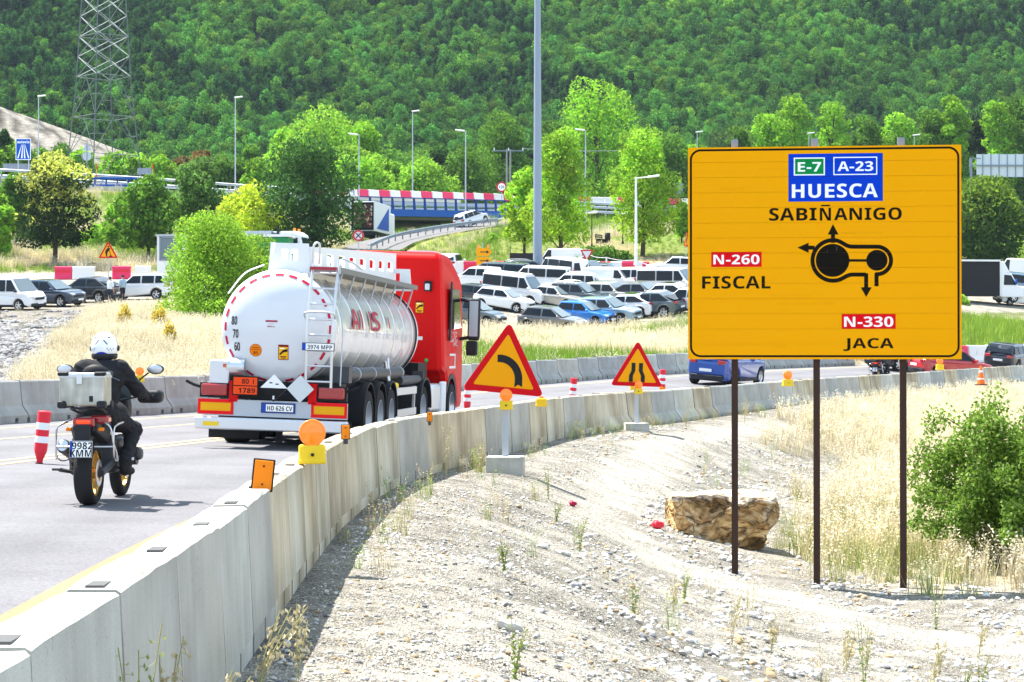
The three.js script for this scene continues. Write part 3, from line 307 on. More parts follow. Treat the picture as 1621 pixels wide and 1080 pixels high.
const SPEC = {
  hatch: { L: 4.2, W: 1.78, H: 1.48, belt: 0.92, nose: 0.72, hood: 0.9, A: [0.95, 0.1], D: [-1.42, -1.95], wb: 1.3, r: 0.32, splits: [-0.42], clad: 0 },
  suv: { L: 4.5, W: 1.85, H: 1.66, belt: 1.04, nose: 0.82, hood: 1.02, A: [0.98, 0.2], D: [-1.75, -2.12], wb: 1.35, r: 0.36, splits: [-0.35, -1.25], clad: 1 },
  coupe: { L: 4.6, W: 1.88, H: 1.62, belt: 1.03, nose: 0.82, hood: 1.0, A: [0.98, 0.2], D: [-1.0, -2.1], wb: 1.38, r: 0.37, splits: [-0.4], clad: 1 },
  sedan: { L: 4.6, W: 1.78, H: 1.44, belt: 0.9, nose: 0.7, hood: 0.88, A: [0.95, 0.1], D: [-1.15, -1.75], wb: 1.34, r: 0.32, splits: [-0.4], trunk: 0.95, clad: 0 },
  estate: { L: 4.7, W: 1.82, H: 1.48, belt: 0.92, nose: 0.72, hood: 0.9, A: [1.05, 0.2], D: [-1.9, -2.25], wb: 1.38, r: 0.33, splits: [-0.35, -1.3], clad: 0 },
  van: { L: 4.95, W: 1.92, H: 1.96, belt: 1.12, nose: 0.85, hood: 1.12, A: [1.62, 0.95], D: [-2.28, -2.4], wb: 1.5, r: 0.34, splits: [0.55, -0.75], clad: 0 },
  panel: { L: 4.6, W: 1.86, H: 1.9, belt: 1.08, nose: 0.85, hood: 1.08, A: [1.4, 0.75], D: [-2.1, -2.2], wb: 1.4, r: 0.34, splits: [0.4], blind: 1, clad: 1 },
};
const glassM = M.glass, trimM = M.plasticBlack, tyreGeo = {}, protoCache = {};
const wheelGeos = (r) => tyreGeo[r] || (tyreGeo[r] = [lathe([[r * 0.66, -0.1], [r * 0.93, -0.11], [r, -0.075], [r, 0.075], [r * 0.93, 0.11], [r * 0.66, 0.1]], 22).rotateX(Math.PI / 2), merge([lathe([[0.0, 0.045], [r * 0.16, 0.05], [r * 0.2, 0.03], [r * 0.2, -0.02], [0, -0.02]], 14).rotateX(Math.PI / 2), lathe([[r * 0.58, 0.03], [r * 0.66, 0.085], [r * 0.68, 0.06], [r * 0.6, -0.06], [r * 0.58, -0.06]], 20).rotateX(Math.PI / 2), ...[0, 1, 2, 3, 4].map((k) => box(0.07, r * 0.5, 0.03, 0, r * 0.36, 0.035).applyMatrix4(new THREE.Matrix4().makeRotationZ(k * Math.PI * 0.4)))]), lathe([[0, -0.03], [r * 0.6, -0.03], [r * 0.6, -0.05], [0, -0.05]], 14).rotateX(Math.PI / 2)]);
function addWheel(o, x, y, z, r, side, rimM = M.alu) { const [t, rim, disc] = wheelGeos(r); const w = new THREE.Mesh(t, M.rubber); w.name = 'wheel'; w.position.set(x, y, z); if (side < 0) w.rotation.y = Math.PI; w.castShadow = true; const m = new THREE.Mesh(rim, rimM); m.name = 'rim'; w.add(m); const b = new THREE.Mesh(disc, M.darkMetal); b.name = 'brake_disc'; w.add(b); o.add(w); return w; }
function carGroup(kind, opt = {}) {
  const s = { ...SPEC[kind], ...opt }, o = new THREE.Group(), { L, W, H: h, belt, nose, hood, A, D, wb, r } = s, hl = L / 2, wr = r + 0.05;
  const bodyM = paint[s.color] || M.whitePaint;
  const warp = (g, lift = 0) => { const p = g.attributes.position; for (let i = 0; i < p.count; i++) { let x = p.getX(i), y = p.getY(i), z = p.getZ(i), e = clamp((Math.abs(x) - L * 0.27) / (L * 0.23), 0, 1.1); let k = 1 - (x > 0 ? 0.17 : 0.13) * e * e; if (y > belt) { const t = (y - belt) / (h - belt); k *= 1 - (s.H > 1.8 || h > 1.8 ? 0.12 : 0.24) * Math.pow(clamp(t, 0, 1.1), 1.15); } else if (y < 0.5) k *= 1 - 0.05 * (0.5 - y) / 0.3; p.setZ(i, z * k); if (Math.abs(x) > L * 0.4 && y < belt) p.setX(i, x - Math.sign(x) * 0.2 * Math.pow(Math.abs(z) / (W / 2), 3) * e); } g.computeVertexNormals(); return g; };
  const sh = new THREE.Shape(); sh.moveTo(-hl + 0.12, 0.24); sh.lineTo(-wb - wr, 0.22); sh.absarc(-wb, r, wr, Math.PI, 0, true); sh.lineTo(wb - wr, 0.2); sh.absarc(wb, r, wr, Math.PI, 0, true); sh.lineTo(hl - 0.12, 0.22); sh.lineTo(hl - 0.01, 0.36); sh.lineTo(hl, nose - 0.12); sh.quadraticCurveTo(hl - 0.02, nose + 0.02, hl - 0.16, nose + 0.04); sh.quadraticCurveTo((hl + A[0]) / 2 + 0.15, hood - 0.02, A[0] + 0.06, belt + 0.01);
  sh.lineTo(D[1] + 0.1, belt + 0.02); if (s.trunk) { sh.lineTo(D[1], s.trunk); sh.lineTo(-hl + 0.12, s.trunk - 0.01); } sh.quadraticCurveTo(-hl + 0.02, belt - 0.02, -hl, belt - 0.18); sh.lineTo(-hl, 0.5); sh.closePath();
  const gh = poly([[A[0], belt - 0.04], [A[1], h - 0.02], [A[1] - 0.25, h], [(A[1] + D[0]) / 2, h + 0.015], [D[0] + 0.1, h - 0.02], [D[0], h - 0.05], [D[1], belt - 0.04]]);
  const gs = [warp(extr(sh, W, 0.09, 1, 10)), warp(extr(gh, W - 0.1, 0.07, 2, 6))];
  part('body', bodyM, o, gs);
  // floor and arches
  part('underbody', M.black, o, box(L * 0.86, 0.32, W * 0.82, 0, 0.36, 0));
  const zs = (W - 0.1) / 2 + 0.012, lo = belt + 0.05, hi = h - 0.11, xA = (y) => lerp(A[0], A[1], (y - belt) / (h - belt)), xD = (y) => lerp(D[1], D[0], (y - belt) / (h - belt - 0.04));
  const edges = [null, ...s.splits, null]; const sideWin = (sg) => { for (let k = 0; k < edges.length - 1; k++) { if (s.blind && k > 0) continue; const f = edges[k], b = edges[k + 1]; const pl = [[f === null ? xA(lo) - 0.17 : f - 0.05, lo], [f === null ? xA(hi) - 0.1 : f - 0.05, hi], [b === null ? xD(hi) + 0.12 : b + 0.05, hi], [b === null ? xD(lo) + 0.2 : b + 0.05, lo]]; part('side_window', glassM, o, warp(extr(poly(pl), 0.02, 0).translate(0, 0, sg * zs))); } };
  sideWin(1); sideWin(-1);
  const slab = (x0, y0, x1, y1, wid, mat, name, off) => { const nx = y1 - y0, ny = x0 - x1, l = Math.hypot(nx, ny) * Math.sign(off || 1), g = gridMesh(2, 7, (i, j) => V(lerp(x0, x1, i) + nx / l * 0.022, lerp(y0, y1, i) + ny / l * 0.022, (j / 3 - 1) * wid)); return part(name, mat, o, warp(norm(g))); };
  const gd = M.glassDouble || (M.glassDouble = (() => { const m = M.glassLight.clone(); m.side = THREE.DoubleSide; return m; })()); const gdd = M.glassDark2 || (M.glassDark2 = (() => { const m = M.glass.clone(); m.side = THREE.DoubleSide; return m; })());
  slab(A[0] - 0.02, belt + 0.05, A[1] + 0.02, h - 0.06, W / 2 - 0.14, gd, 'windscreen', 1); slab(D[1] - 0.0, belt + 0.1, D[0] - 0.0, h - 0.1, W / 2 - 0.2, s.blind ? bodyM : gdd, s.blind ? 'rear_door' : 'rear_window', 1);
  if (s.roof) { const rf = extr(poly([[A[1] - 0.1, h + 0.0], [A[1] - 0.25, h + 0.022], [D[0] + 0.15, h + 0.012], [D[0] + 0.1, h - 0.01]]), W - 0.3, 0.01); part('roof_panel', s.roof, o, warp(rf)); }
  for (const sg of [1, -1]) { addWheel(o, wb, r, sg * (W / 2 - 0.13), r, sg, s.rim); addWheel(o, -wb, r, sg * (W / 2 - 0.13), r, sg, s.rim);
    part('headlight', M.lampClear, o, warp(rbox(0.34, 0.13, 0.36, 0.05, hl - 0.2, nose - 0.03, sg * (W / 2 - 0.26)))); part('tail_light', M.lampRed, o, warp(rbox(0.16, h > 1.8 ? 0.5 : 0.16, h > 1.8 ? 0.14 : 0.36, 0.04, -hl + 0.09, belt - 0.1 + (h > 1.8 ? 0.1 : 0), sg * (W / 2 - (h > 1.8 ? 0.1 : 0.23)))));
    part('wing_mirror', s.mir || bodyM, o, rbox(0.14, 0.14, 0.2, 0.05, A[0] - 0.24, belt + 0.08, sg * (W / 2 + 0.06)));
    if (s.clad) part('sill_trim', trimM, o, warp(box(wb * 2 - wr * 2, 0.14, 0.03, 0, 0.29, sg * (W / 2 + 0.0)))); part('door_handle', bodyM, o, box(0.18, 0.03, 0.03, -0.25, belt - 0.12, sg * (W / 2 + 0.005))); part('door_handle', bodyM, o, box(0.18, 0.03, 0.03, -1.1, belt - 0.12, sg * (W / 2 + 0.003))); }
  part('bumper_trim', trimM, o, warp(rbox(0.1, 0.2, W * 0.86, 0.04, hl - 0.03, 0.33, 0)), warp(rbox(0.1, 0.2, W * 0.86, 0.04, -hl + 0.03, 0.34, 0))); part('grille', trimM, o, warp(rbox(0.06, 0.15, W * 0.5, 0.03, hl - 0.02, nose - 0.14, 0)));
  part('number_plate', M.white, o, box(0.02, 0.11, 0.5, hl + 0.015, 0.45, 0), box(0.02, 0.11, 0.5, -hl - 0.006, 0.62, 0));
  if (s.rails) for (const sg of [1, -1]) part('roof_rail', M.alu, o, warp(tube([V(A[1] - 0.2, h + 0.0, sg * (W / 2 - 0.2)), V(A[1] - 0.4, h + 0.06, sg * (W / 2 - 0.2)), V(D[0] + 0.4, h + 0.06, sg * (W / 2 - 0.2)), V(D[0] + 0.2, h - 0.02, sg * (W / 2 - 0.2))], 0.02, 5)));
  if (s.awning) part('roll_awning', trimM, o, cyl(0.07, 0.07, 2.9, -0.6, h + 0.0, -W / 2 + 0.12, 0, 0, Math.PI / 2)); if (s.awning) part('pop_top', bodyM, o, warp(rbox(3.2, 0.14, 1.3, 0.05, -0.7, h + 0.06, 0)));
  return o;
}
function putCar(kind, label, px, d, yawDeg, opt, cat = 'car', group) { const x = X(px, d), o = carGroup(kind, opt), p = G(x, d); o.name = numbered(kind === 'van' || kind === 'panel' ? 'parked_van' : 'parked_car'); tag(o, label, cat, group); o.position.copy(p);
  const e = 1.4, n = V(H(x - e, d) - H(x + e, d), 2 * e, -(H(x, d - e) - H(x, d + e))).normalize(); const q = new THREE.Quaternion().setFromUnitVectors(V(0, 1, 0), n), y = new THREE.Quaternion().setFromAxisAngle(V(0, 1, 0), yawDeg * Math.PI / 180); o.quaternion.copy(q).multiply(y); scene.add(o); return o; }
// heading 0 = front to the right, +90 = front away from the camera, -90 = front to the camera
const pc = 'car park';
putCar('hatch', 'silver grey hatchback at the front of the car park, behind the bend sign', 874, 127.5, -24, { color: 'grey', L: 4.4, H: 1.5 }); putCar('hatch', 'bright blue hatchback right of the silver grey hatchback in the front row', 927, 131, -36, { color: 'blue' });
putCar('suv', 'pale blue crossover in the front row, right of the bright blue hatchback', 962, 131.5, -30, { color: 'pale' }); putCar('coupe', 'white electric crossover in the front row with its red tail light to the right', 992, 134, 150, { color: 'white', roof: M.glass, H: 1.55 });
putCar('coupe', 'dark grey crossover with white roof line, last but one of the front row', 1032, 133.5, 147, { color: 'slate', roof: M.whitePaint }); putCar('suv', 'white car at the right end of the front row, cut by the yellow sign', 1086, 134, 155, { color: 'white' });
putCar('hatch', 'black hatchback half hidden behind the truck mirror', 765, 138.5, -28, { color: 'dark' }); putCar('hatch', 'white hatchback in front of the white camper van', 797, 137.5, -25, { color: 'white', H: 1.46 }); putCar('van', 'white camper van with a black roll awning on its roof', 816, 142.5, -27, { color: 'white', awning: 1, roof: M.whitePaint }, 'van');
putCar('sedan', 'beige saloon beside the white camper van', 883, 141.5, -38, { color: 'beige' }); putCar('suv', 'dark slate crossover with roof rails in the second row', 917, 141.5, -27, { color: 'slate', rails: 1 }); putCar('suv', 'silver people carrier in the second row', 968, 142, -30, { color: 'beige', H: 1.62 });
putCar('coupe', 'dark grey crossover right of the silver people carrier', 1016, 141, -27, { color: 'grey' }); putCar('coupe', 'white crossover with dark glass in the second row near the sign', 1052, 139.5, 152, { color: 'white', roof: M.glass }); putCar('van', 'long white van in the second row beside the yellow sign', 1062, 147.5, -26, { color: 'white' }, 'van');
putCar('estate', 'white estate car with dark side windows in the third row', 899, 148, 170, { color: 'white', H: 1.7, rails: 1 }); putCar('van', 'white minibus with four dark windows in the third row', 851, 151.5, 168, { color: 'white', L: 4.9, H: 1.85 }, 'van'); putCar('van', 'tall white van with a dark rear window facing the camera', 888, 156.5, 128, { color: 'white', H: 2.1 }, 'van');
putCar('estate', 'black estate car with its rear to the left at the back of the lot', 839, 161, 12, { color: 'dark', rails: 1 }); putCar('van', 'dark blue van parked behind the tall white van', 920, 158, -36, { color: 'slate', H: 1.8 }, 'van'); putCar('suv', 'slate grey hatchback beside the dark blue van', 962, 159, -30, { color: 'slate', H: 1.5 });
putCar('panel', 'white panel van at the foot of the grass slope beside the mast', 884, 172, 168, { color: 'white', H: 2.0 }, 'van'); putCar('suv', 'white crossover partly hidden by the cab mirror at the back', 752, 152, 160, { color: 'white' }); putCar('van', 'dark grey van left of the white minibus', 788, 156, 160, { color: 'slate', H: 1.7 }, 'van');
putCar('panel', 'white delivery van in the middle of the third row', 968, 151.5, -22, { color: 'white', H: 1.8 }, 'van'); putCar('van', 'white van in the third row near the yellow sign', 1020, 151, -20, { color: 'white', H: 1.8 }, 'van'); putCar('estate', 'white estate car behind the long white van', 1072, 154, -15, { color: 'white' });
putCar('coupe', 'white sloping back crossover with a dark roof driving along the back road', 1068, 165.5, 176, { color: 'white', roof: M.black, rim: M.darkMetal, L: 4.7 }); putCar('suv', 'white off-roader on the back road beside the arrow sign', 714, 170, 80, { color: 'white' }); putCar('hatch', 'small blue grey car below the cab mirror', 748, 127, -25, { color: 'slate' });
putCar('van', 'white van with a black front bumper at the left edge', 14, 127.5, -27, { color: 'white', mir: M.plasticBlack, clad: 1 }, 'van'); putCar('suv', 'dark blue crossover right of the white van on the left', 82, 130, -26, { color: 'navy' }); putCar('coupe', 'black sports crossover with a red tail light near the works sign', 140, 133.5, 157, { color: 'dark' }); putCar('suv', 'white crossover beside the green bush on the left', 222, 136, 172, { color: 'white', clad: 0 });
putCar('panel', 'white panel van at the right edge of the picture', 1606, 185, 160, { color: 'white', H: 2.3, L: 5.4 }, 'van'); putCar('van', 'silver minibus at the right edge below the white panel van', 1606, 173, 172, { color: 'pale', H: 1.9 }, 'van'); putCar('hatch', 'white small car at the right edge beside the black box truck', 1612, 164, -160, { color: 'white' }); putCar('coupe', 'dark car with an open tailgate under the right tree', 1566, 190, 170, { color: 'dark' });
putCar('suv', 'royal blue off-roader driving away under the left half of the yellow sign', 1150, 82, 62, { color: 'royal' }); putCar('hatch', 'dark red hatchback driving right behind the lower right corner of the sign', 1505, 100, 22, { color: 'red', L: 4.3 }); putCar('estate', 'black estate car driving away at the right edge beyond the barrier', 1596, 112, 62, { color: 'dark' }); putCar('suv', 'dark car under the yellow sign beside the second motorcycle', 1428, 104, 40, { color: 'dark' });
putCar('suv', 'small white crossover climbing the slip road below the bridge', 748, 221, 52, { color: 'white' }).position.y += 0.7; putCar('sedan', 'dark car passing on the motorway behind the right park tree', 1066, 266, 5, { color: 'dark' }).position.y += 0.3;
// ---- trucks in the background
function boxTruck(name, label, px, d, yaw, w) { const o = thing(name, label, 'truck', G(X(px, d), d), yaw * Math.PI / 180); return o; }
{ const o = boxTruck('box_truck', 'small white truck with a black box body right of the yellow sign', 1552, 163, 8); part('cargo_box', M.black, o, rbox(4.6, 2.7, 2.2, 0.04, -1.1, 1.85, 0)); part('box_edge', M.white, o, box(4.7, 0.14, 2.26, -1.1, 3.24, 0), box(0.1, 2.7, 2.24, 1.24, 1.85, 0)); const sh = poly([[1.35, 0.4], [3.2, 0.4], [3.25, 1.15], [2.75, 1.3], [2.2, 2.25], [1.35, 2.35]]); part('cab', M.whitePaint, o, extr(sh, 1.95, 0.06)); part('wind_deflector', M.whitePaint, o, extr(poly([[1.3, 2.3], [2.1, 2.3], [1.6, 3.2], [1.3, 3.2]]), 1.8, 0.05)); part('side_window', M.glass, o, extr(poly([[1.55, 1.35], [2.6, 1.35], [2.15, 2.1], [1.6, 2.15]]), 2.0)); for (const sg of [1, -1]) { addWheel(o, 2.4, 0.36, sg * 0.85, 0.36, sg); addWheel(o, -2.2, 0.36, sg * 0.85, 0.36, sg); part('wing_mirror', M.blue, o, rbox(0.1, 0.4, 0.25, 0.04, 2.5, 1.6, sg * 1.15)); } }
{ const art = canvasTex(256, 256, (g) => { g.fillStyle = '#141414'; g.fillRect(0, 0, 256, 256); const r = RNG(5); for (const x of [14, 136]) { g.fillStyle = '#3c2420'; g.fillRect(x, 14, 104, 220); for (let i = 0; i < 90; i++) { g.fillStyle = ['#c9b7a8', '#7a2a2e', '#5a3a30', '#222', '#a87a5a', '#3a3030'][Math.floor(r() * 6)]; g.fillRect(x + r() * 92, 20 + r() * 190, 6 + r() * 16, 8 + r() * 24); } } });
  const o = boxTruck('lorry', 'white lorry with printed rear doors parked under the left of the bridge', 584, 214, 80); o.position.copy(at(587, 386, 214)); part('cargo_box', M.white, o, rbox(7, 3.0, 2.5, 0.04, 0, 2.6, 0)); part('rear_doors', std(1, 1, 1, 0.6, { map: art }), o, box(0.04, 2.8, 2.3, -3.53, 2.6, 0)); part('side_print', M.blue, o, extr(poly([[-2.6, 1.4], [2.6, 1.4], [2.6, 3.8]]), 0.03).translate(0, 0, 1.27)); part('chassis', M.black, o, box(7.6, 0.4, 1.8, 0.2, 0.9, 0)); part('cab', M.white, o, rbox(2, 2.6, 2.4, 0.2, 4.7, 2.1, 0)); for (const x of [-2.4, -1.2, 4.4]) for (const sg of [1, -1]) addWheel(o, x, 0.5, sg * 1.05, 0.5, sg); }
{ const o = boxTruck('lorry', 'white truck cab with two orange beacons showing above the tanker', 466, 172, -12); o.position.y -= 0.1; part('cab', M.white, o, extr(poly([[-0.9, 0.8], [1.1, 0.8], [1.15, 2.0], [0.85, 3.3], [0.4, 3.6], [-0.9, 3.6]]), 2.4, 0.15)); part('windscreen', M.glass, o, box(0.05, 0.9, 2.0, 1.03, 2.65, 0, 0, 0, 0.22)); part('side_window', M.glass, o, box(0.9, 0.7, 2.46, 0.2, 2.7, 0)); for (const z of [-0.6, 0.6]) part('beacon', M.amber, o, cyl(0.12, 0.1, 0.25, 0.2, 3.75, z)); part('exhaust_stack', M.black, o, cyl(0.09, 0.09, 2.4, -1.1, 2.9, 1.0)); part('crane_post', M.galvDark, o, rbox(0.8, 1.2, 1.6, 0.1, -1.6, 3.0, 0)); part('skip_body', M.galv, o, box(3.2, 0.1, 2.4, -3.2, 3.6, 0), box(3.2, 0.9, 0.06, -3.2, 3.1, 1.2)); for (const x of [0.5, -2.5]) for (const sg of [1, -1]) addWheel(o, x, 0.5, sg, 0.5, sg); part('chassis', M.black, o, box(6, 0.4, 1, -2, 0.85, 0)); }
{ const o = boxTruck('tipper_trailer', 'green and white tipper body behind the bush left of the tanker', 398, 168, -3); part('tipper_body', std(0.02, 0.22, 0.07, 0.5), o, box(6.4, 1.3, 2.4, 0, 2.5, 0)); part('rim', M.white, o, box(6.7, 0.2, 2.6, 0, 3.3, 0)); part('marking_band', M.white, o, box(6.3, 0.12, 2.44, 0, 2.15, 0)); part('chassis', M.black, o, box(6, 0.4, 1, 0, 1.2, 0)); for (const x of [-2, -0.8]) for (const sg of [1, -1]) addWheel(o, x, 0.5, sg, 0.5, sg); }
{ const o = thing('site_cabin', 'grey green window of a small site cabin left of the green bush', 'cabin', G(X(272, 166), 166)); part('frame', M.white, o, box(2.2, 3.4, 1.2, 0, 1.8, 0)); part('window', M.glassLight, o, rbox(1.6, 1.7, 0.06, 0.03, 0, 2.5, 0.62)); part('window_frame', M.galvDark, o, box(1.8, 0.12, 0.1, 0, 3.42, 0.62), box(1.8, 0.12, 0.1, 0, 1.6, 0.62), box(0.1, 1.8, 0.1, -0.86, 2.5, 0.62), box(0.1, 1.8, 0.1, 0.86, 2.5, 0.62)); part('roof', M.galv, o, box(2.4, 0.14, 1.5, 0, 3.56, 0)); }
{ const p = G(X(832, 171), 171), o = thing('flatbed_trailer', 'small dark flatbed trailer beside the mast', 'trailer', p); part('bed', M.black, o, box(2.6, 0.7, 1.6, 0, 1.25, 0)); part('drawbar', M.darkMetal, o, box(1.2, 0.1, 0.1, -1.8, 0.6, 0)); for (const sg of [1, -1]) addWheel(o, 0, 0.35, sg * 0.7, 0.35, sg); part('stake', M.darkMetal, o, box(0.06, 0.7, 0.06, -1.25, 1.8, 0.75), box(0.06, 0.7, 0.06, 1.25, 1.8, 0.75)); }
// ================================================================ tanker lorry
const textAlpha = (w, h, draw) => canvasTex(w, h, (g) => { g.fillStyle = '#000'; g.fillRect(0, 0, w, h); g.fillStyle = '#fff'; g.textAlign = 'center'; g.textBaseline = 'middle'; draw(g); }, true);
const printMat = (r, g, b, alpha) => std(r, g, b, 0.5, { alphaMap: alpha, transparent: true });
function fitText(g, t, x0, x1, y0, y1, font = 'bold 200px sans-serif') { g.save(); g.font = font; g.textAlign = 'left'; g.textBaseline = 'alphabetic'; const m = g.measureText(t), w = m.actualBoundingBoxRight + m.actualBoundingBoxLeft, a = m.actualBoundingBoxAscent, b = m.actualBoundingBoxDescent; g.translate(x0, y0); g.scale((x1 - x0) / w, (y1 - y0) / (a + b)); g.fillText(t, m.actualBoundingBoxLeft, a); g.restore(); }
{
  const dR = 34.2, p = V(-3.98, 0, -dR), o = thing('tanker_lorry', 'white road tanker with red cab driving away behind the concrete barrier', 'tanker truck', p, Math.atan2(1, 0.1)); o.rotation.order = 'YXZ'; o.rotation.x = 0.034; o.position.y = -0.02;
  const R = 0.975, AY = 2.02, XR = 0.14, XF = 10.25;
  const tankM = phys(0.68, 0.70, 0.72, 0.2, { clearcoat: 0.5, clearcoatRoughness: 0.05 }), tankShell = phys(0.74, 0.75, 0.76, 0.26, { clearcoat: 0.6, clearcoatRoughness: 0.04 });
  const dish = (r) => XR + 0.36 * (1 - Math.sqrt(Math.max(0, 1 - Math.pow(r / 1.0, 2))));
  const turn = (pts) => lathe(pts, 64).rotateZ(-Math.PI / 2).translate(0, AY, 0);
  { const pr = []; for (let k = 0; k <= 14; k++) { const r = Math.max(0.0005, R * Math.sin(k / 14 * Math.PI / 2 * 0.985)); pr.push([r, dish(r)]); } part('rear_dome', tankM, o, turn([...pr, [R, 0.62]]));
    const sh = []; for (let k = 0; k <= 8; k++) { const a = 0.62 + (XF - 1.0) * k / 8 * 0.97; sh.push([R - 0.004, a], [R + 0.006, a + 0.12]); if (k < 8) sh.push([R - 0.012, a + 0.62]); } part('tank_shell', tankShell, o, turn(sh)); const fr = []; for (let k = 0; k <= 8; k++) { const a = k / 8 * Math.PI / 2; fr.push([Math.max(0.0005, R * Math.cos(a)), XF - 0.75 + 0.7 * Math.sin(a)]); } part('front_dome', tankM, o, turn([[R, 9.4], ...fr])); }
  for (let k = 0; k < 8; k++) part('stiffener_ring', tankShell, o, turn([[R + 0.003, 0.69 + k * 1.17], [R + 0.014, 0.72 + k * 1.17], [R + 0.014, 0.75 + k * 1.17], [R + 0.003, 0.78 + k * 1.17]])); part('ring_seam', M.black, o, turn([[R + 0.01, 9.3], [R + 0.035, 9.31], [R + 0.035, 9.36], [R + 0.01, 9.37]]));
  const onDish = (z, y) => { const r = Math.hypot(z, y); return V(dish(r) - 0.006, AY + y, z); };
  const patch = (name, mat, z, y, w, h, n = 7) => { const g = gridMesh(n, n, (i, j) => onDish(z + (i / (n - 1) - 0.5) * w, y + (j / (n - 1) - 0.5) * h), (i, j) => [i / (n - 1), j / (n - 1)]); const m = part(name, mat, o, g); m.material.side = THREE.DoubleSide; return m; };
  // dashed band on the rear dome
  const dashM = std(0.5, 0.012, 0.05, 0.45, { side: THREE.DoubleSide });
  for (let k = 0; k < 24; k++) { const a0 = (k - 0.3) / 24 * Math.PI * 2, a1 = (k + 0.3) / 24 * Math.PI * 2; part('reflective_dash', dashM, o, gridMesh(6, 3, (i, j) => { const a = lerp(a0, a1, i / 5), r = lerp(0.865, 0.905, j / 2); return onDish(Math.cos(a) * r, Math.sin(a) * r); })); }
  [['80', 0.10], ['70', -0.115], ['60', -0.33]].forEach(([t, y], i) => patch('speed_number', printMat(0.02, 0.02, 0.02, textAlpha(128, 128, (g) => fitText(g, t, 26, 104, 10, 118))), -0.72 + i * 0.03, y, 0.17, 0.17));
  const disc = canvasTex(128, 128, (g) => { g.fillStyle = '#ef7d00'; g.fillRect(0, 0, 128, 128); g.strokeStyle = '#5a2a00'; g.lineWidth = 3; g.beginPath(); g.arc(64, 64, 60, 0, 7); g.stroke(); g.fillStyle = '#5a2a00'; fitText(g, '80', 42, 86, 74, 104); g.fillRect(28, 34, 70, 6); g.fillRect(22, 52, 84, 5); });
  { const n = 20, gg = []; const g = gridMesh(2, n + 1, (i, j) => { const a = j / n * Math.PI * 2, r = i * 0.105; return onDish(-0.33 + Math.cos(a) * r, -0.38 + Math.sin(a) * r); }, (i, j) => { const a = j / n * Math.PI * 2; return [0.5 + 0.5 * i * Math.cos(a), 0.5 + 0.5 * i * Math.sin(a)]; }); part('orange_disc', std(1, 1, 1, 0.5, { map: disc, side: THREE.DoubleSide }), o, g); }
  const blind = canvasTex(128, 180, (g) => { g.fillStyle = '#f3b713'; g.fillRect(0, 0, 128, 180); g.strokeStyle = '#7a1414'; g.lineWidth = 8; g.strokeRect(4, 4, 120, 172); g.fillStyle = '#7a1414'; g.fillRect(8, 8, 112, 18); g.fillStyle = '#111'; g.beginPath(); g.moveTo(14, 110); g.lineTo(60, 62); g.lineTo(116, 50); g.lineTo(116, 80); g.lineTo(64, 92); g.lineTo(22, 128); g.fill(); g.fillStyle = '#fff'; g.fillRect(20, 38, 60, 12); g.fillStyle = '#7a1414'; g.fillRect(26, 136, 76, 12); g.fillRect(36, 154, 60, 10); });
  patch('warning_sticker', std(1, 1, 1, 0.5, { map: blind }), 0.14, -0.40, 0.17, 0.25); patch('owner_text', printMat(0.4, 0.02, 0.06, textAlpha(256, 160, (g) => { g.font = 'bold 40px sans-serif'; g.fillRect(16, 14, 224, 30); g.font = 'bold 34px sans-serif'; g.fillText('·· – –·· · ', 128, 78); g.font = 'bold 34px sans-serif'; g.fillText('SERVI S.L.', 128, 124); })), -0.07, 0.06, 0.23, 0.15);
  // lettering on the flank
  { const al = textAlpha(1024, 256, (g) => { fitText(g, 'A', 40, 200, 30, 226); g.fillRect(230, 30, 34, 196); g.fillRect(420, 30, 34, 196); fitText(g, 'S', 490, 640, 26, 230); g.fillRect(840, 70, 26, 120); }); const g = gridMesh(12, 8, (i, j) => { const a = lerp(-0.02, 0.44, j / 7), x = lerp(1.5, 6.6, i / 11), r = R + 0.034; return V(x, AY + Math.sin(a) * r, Math.cos(a) * r); }, (i, j) => [i / 11, j / 7]); part('side_lettering', printMat(0.42, 0.02, 0.06, al), o, g).material.side = THREE.DoubleSide; }
  // top: cut-out side board, collapsible guard, walkway
  const boardShape = (len, h, n, cut = 0.2) => { const s = poly([[0, 0], [0.12, h], [len - 0.05, h], [len, 0]]); for (let k = 0; k < n; k++) { const pt = (len - 0.4) / n, x0 = 0.2 + k * pt + pt * 0.12, w = pt * 0.72; const q = new THREE.Path(); q.moveTo(x0, h * 0.42); q.lineTo(x0 + w, h * 0.42); q.lineTo(x0 + w, h * 0.8); q.lineTo(x0, h * 0.8); q.closePath(); s.holes.push(q); } return s; };
  part('top_side_board', M.white, o, extr(boardShape(9.2, 0.52, 9), 0.05).translate(0.55, AY + R - 0.06, -0.22)); part('top_end_board', M.white, o, extr(boardShape(0.72, 0.5, 2), 0.05).rotateY(-Math.PI / 2).translate(0.62, AY + R - 0.05, -0.26));
  { const s = poly([[0, 0], [0.02, 0.52], [9.1, 0.86], [9.2, 0.0]]); for (let k = 0; k < 8; k++) { const q = new THREE.Path(), x0 = 0.35 + k * 1.1, yb = 0.24 + k * 0.03; q.moveTo(x0, yb); q.lineTo(x0 + 0.62, yb); q.lineTo(x0 + 0.62, yb + 0.2); q.lineTo(x0, yb + 0.2); q.closePath(); s.holes.push(q); } part('top_side_board', M.white, o, extr(s, 0.05).translate(0.62, AY + R - 0.12, 0.43)); } part('top_end_board', M.white, o, extr(boardShape(1.1, 0.46, 2), 0.05).rotateY(-Math.PI / 2).translate(9.5, AY + R - 0.05, -0.26));
  for (let k = 0; k < 3; k++) part('manhole_lid', M.galv, o, cyl(0.28, 0.28, 0.16, 2 + k * 3, AY + R + 0.02, 0.02, 0, 0, 0, 20));
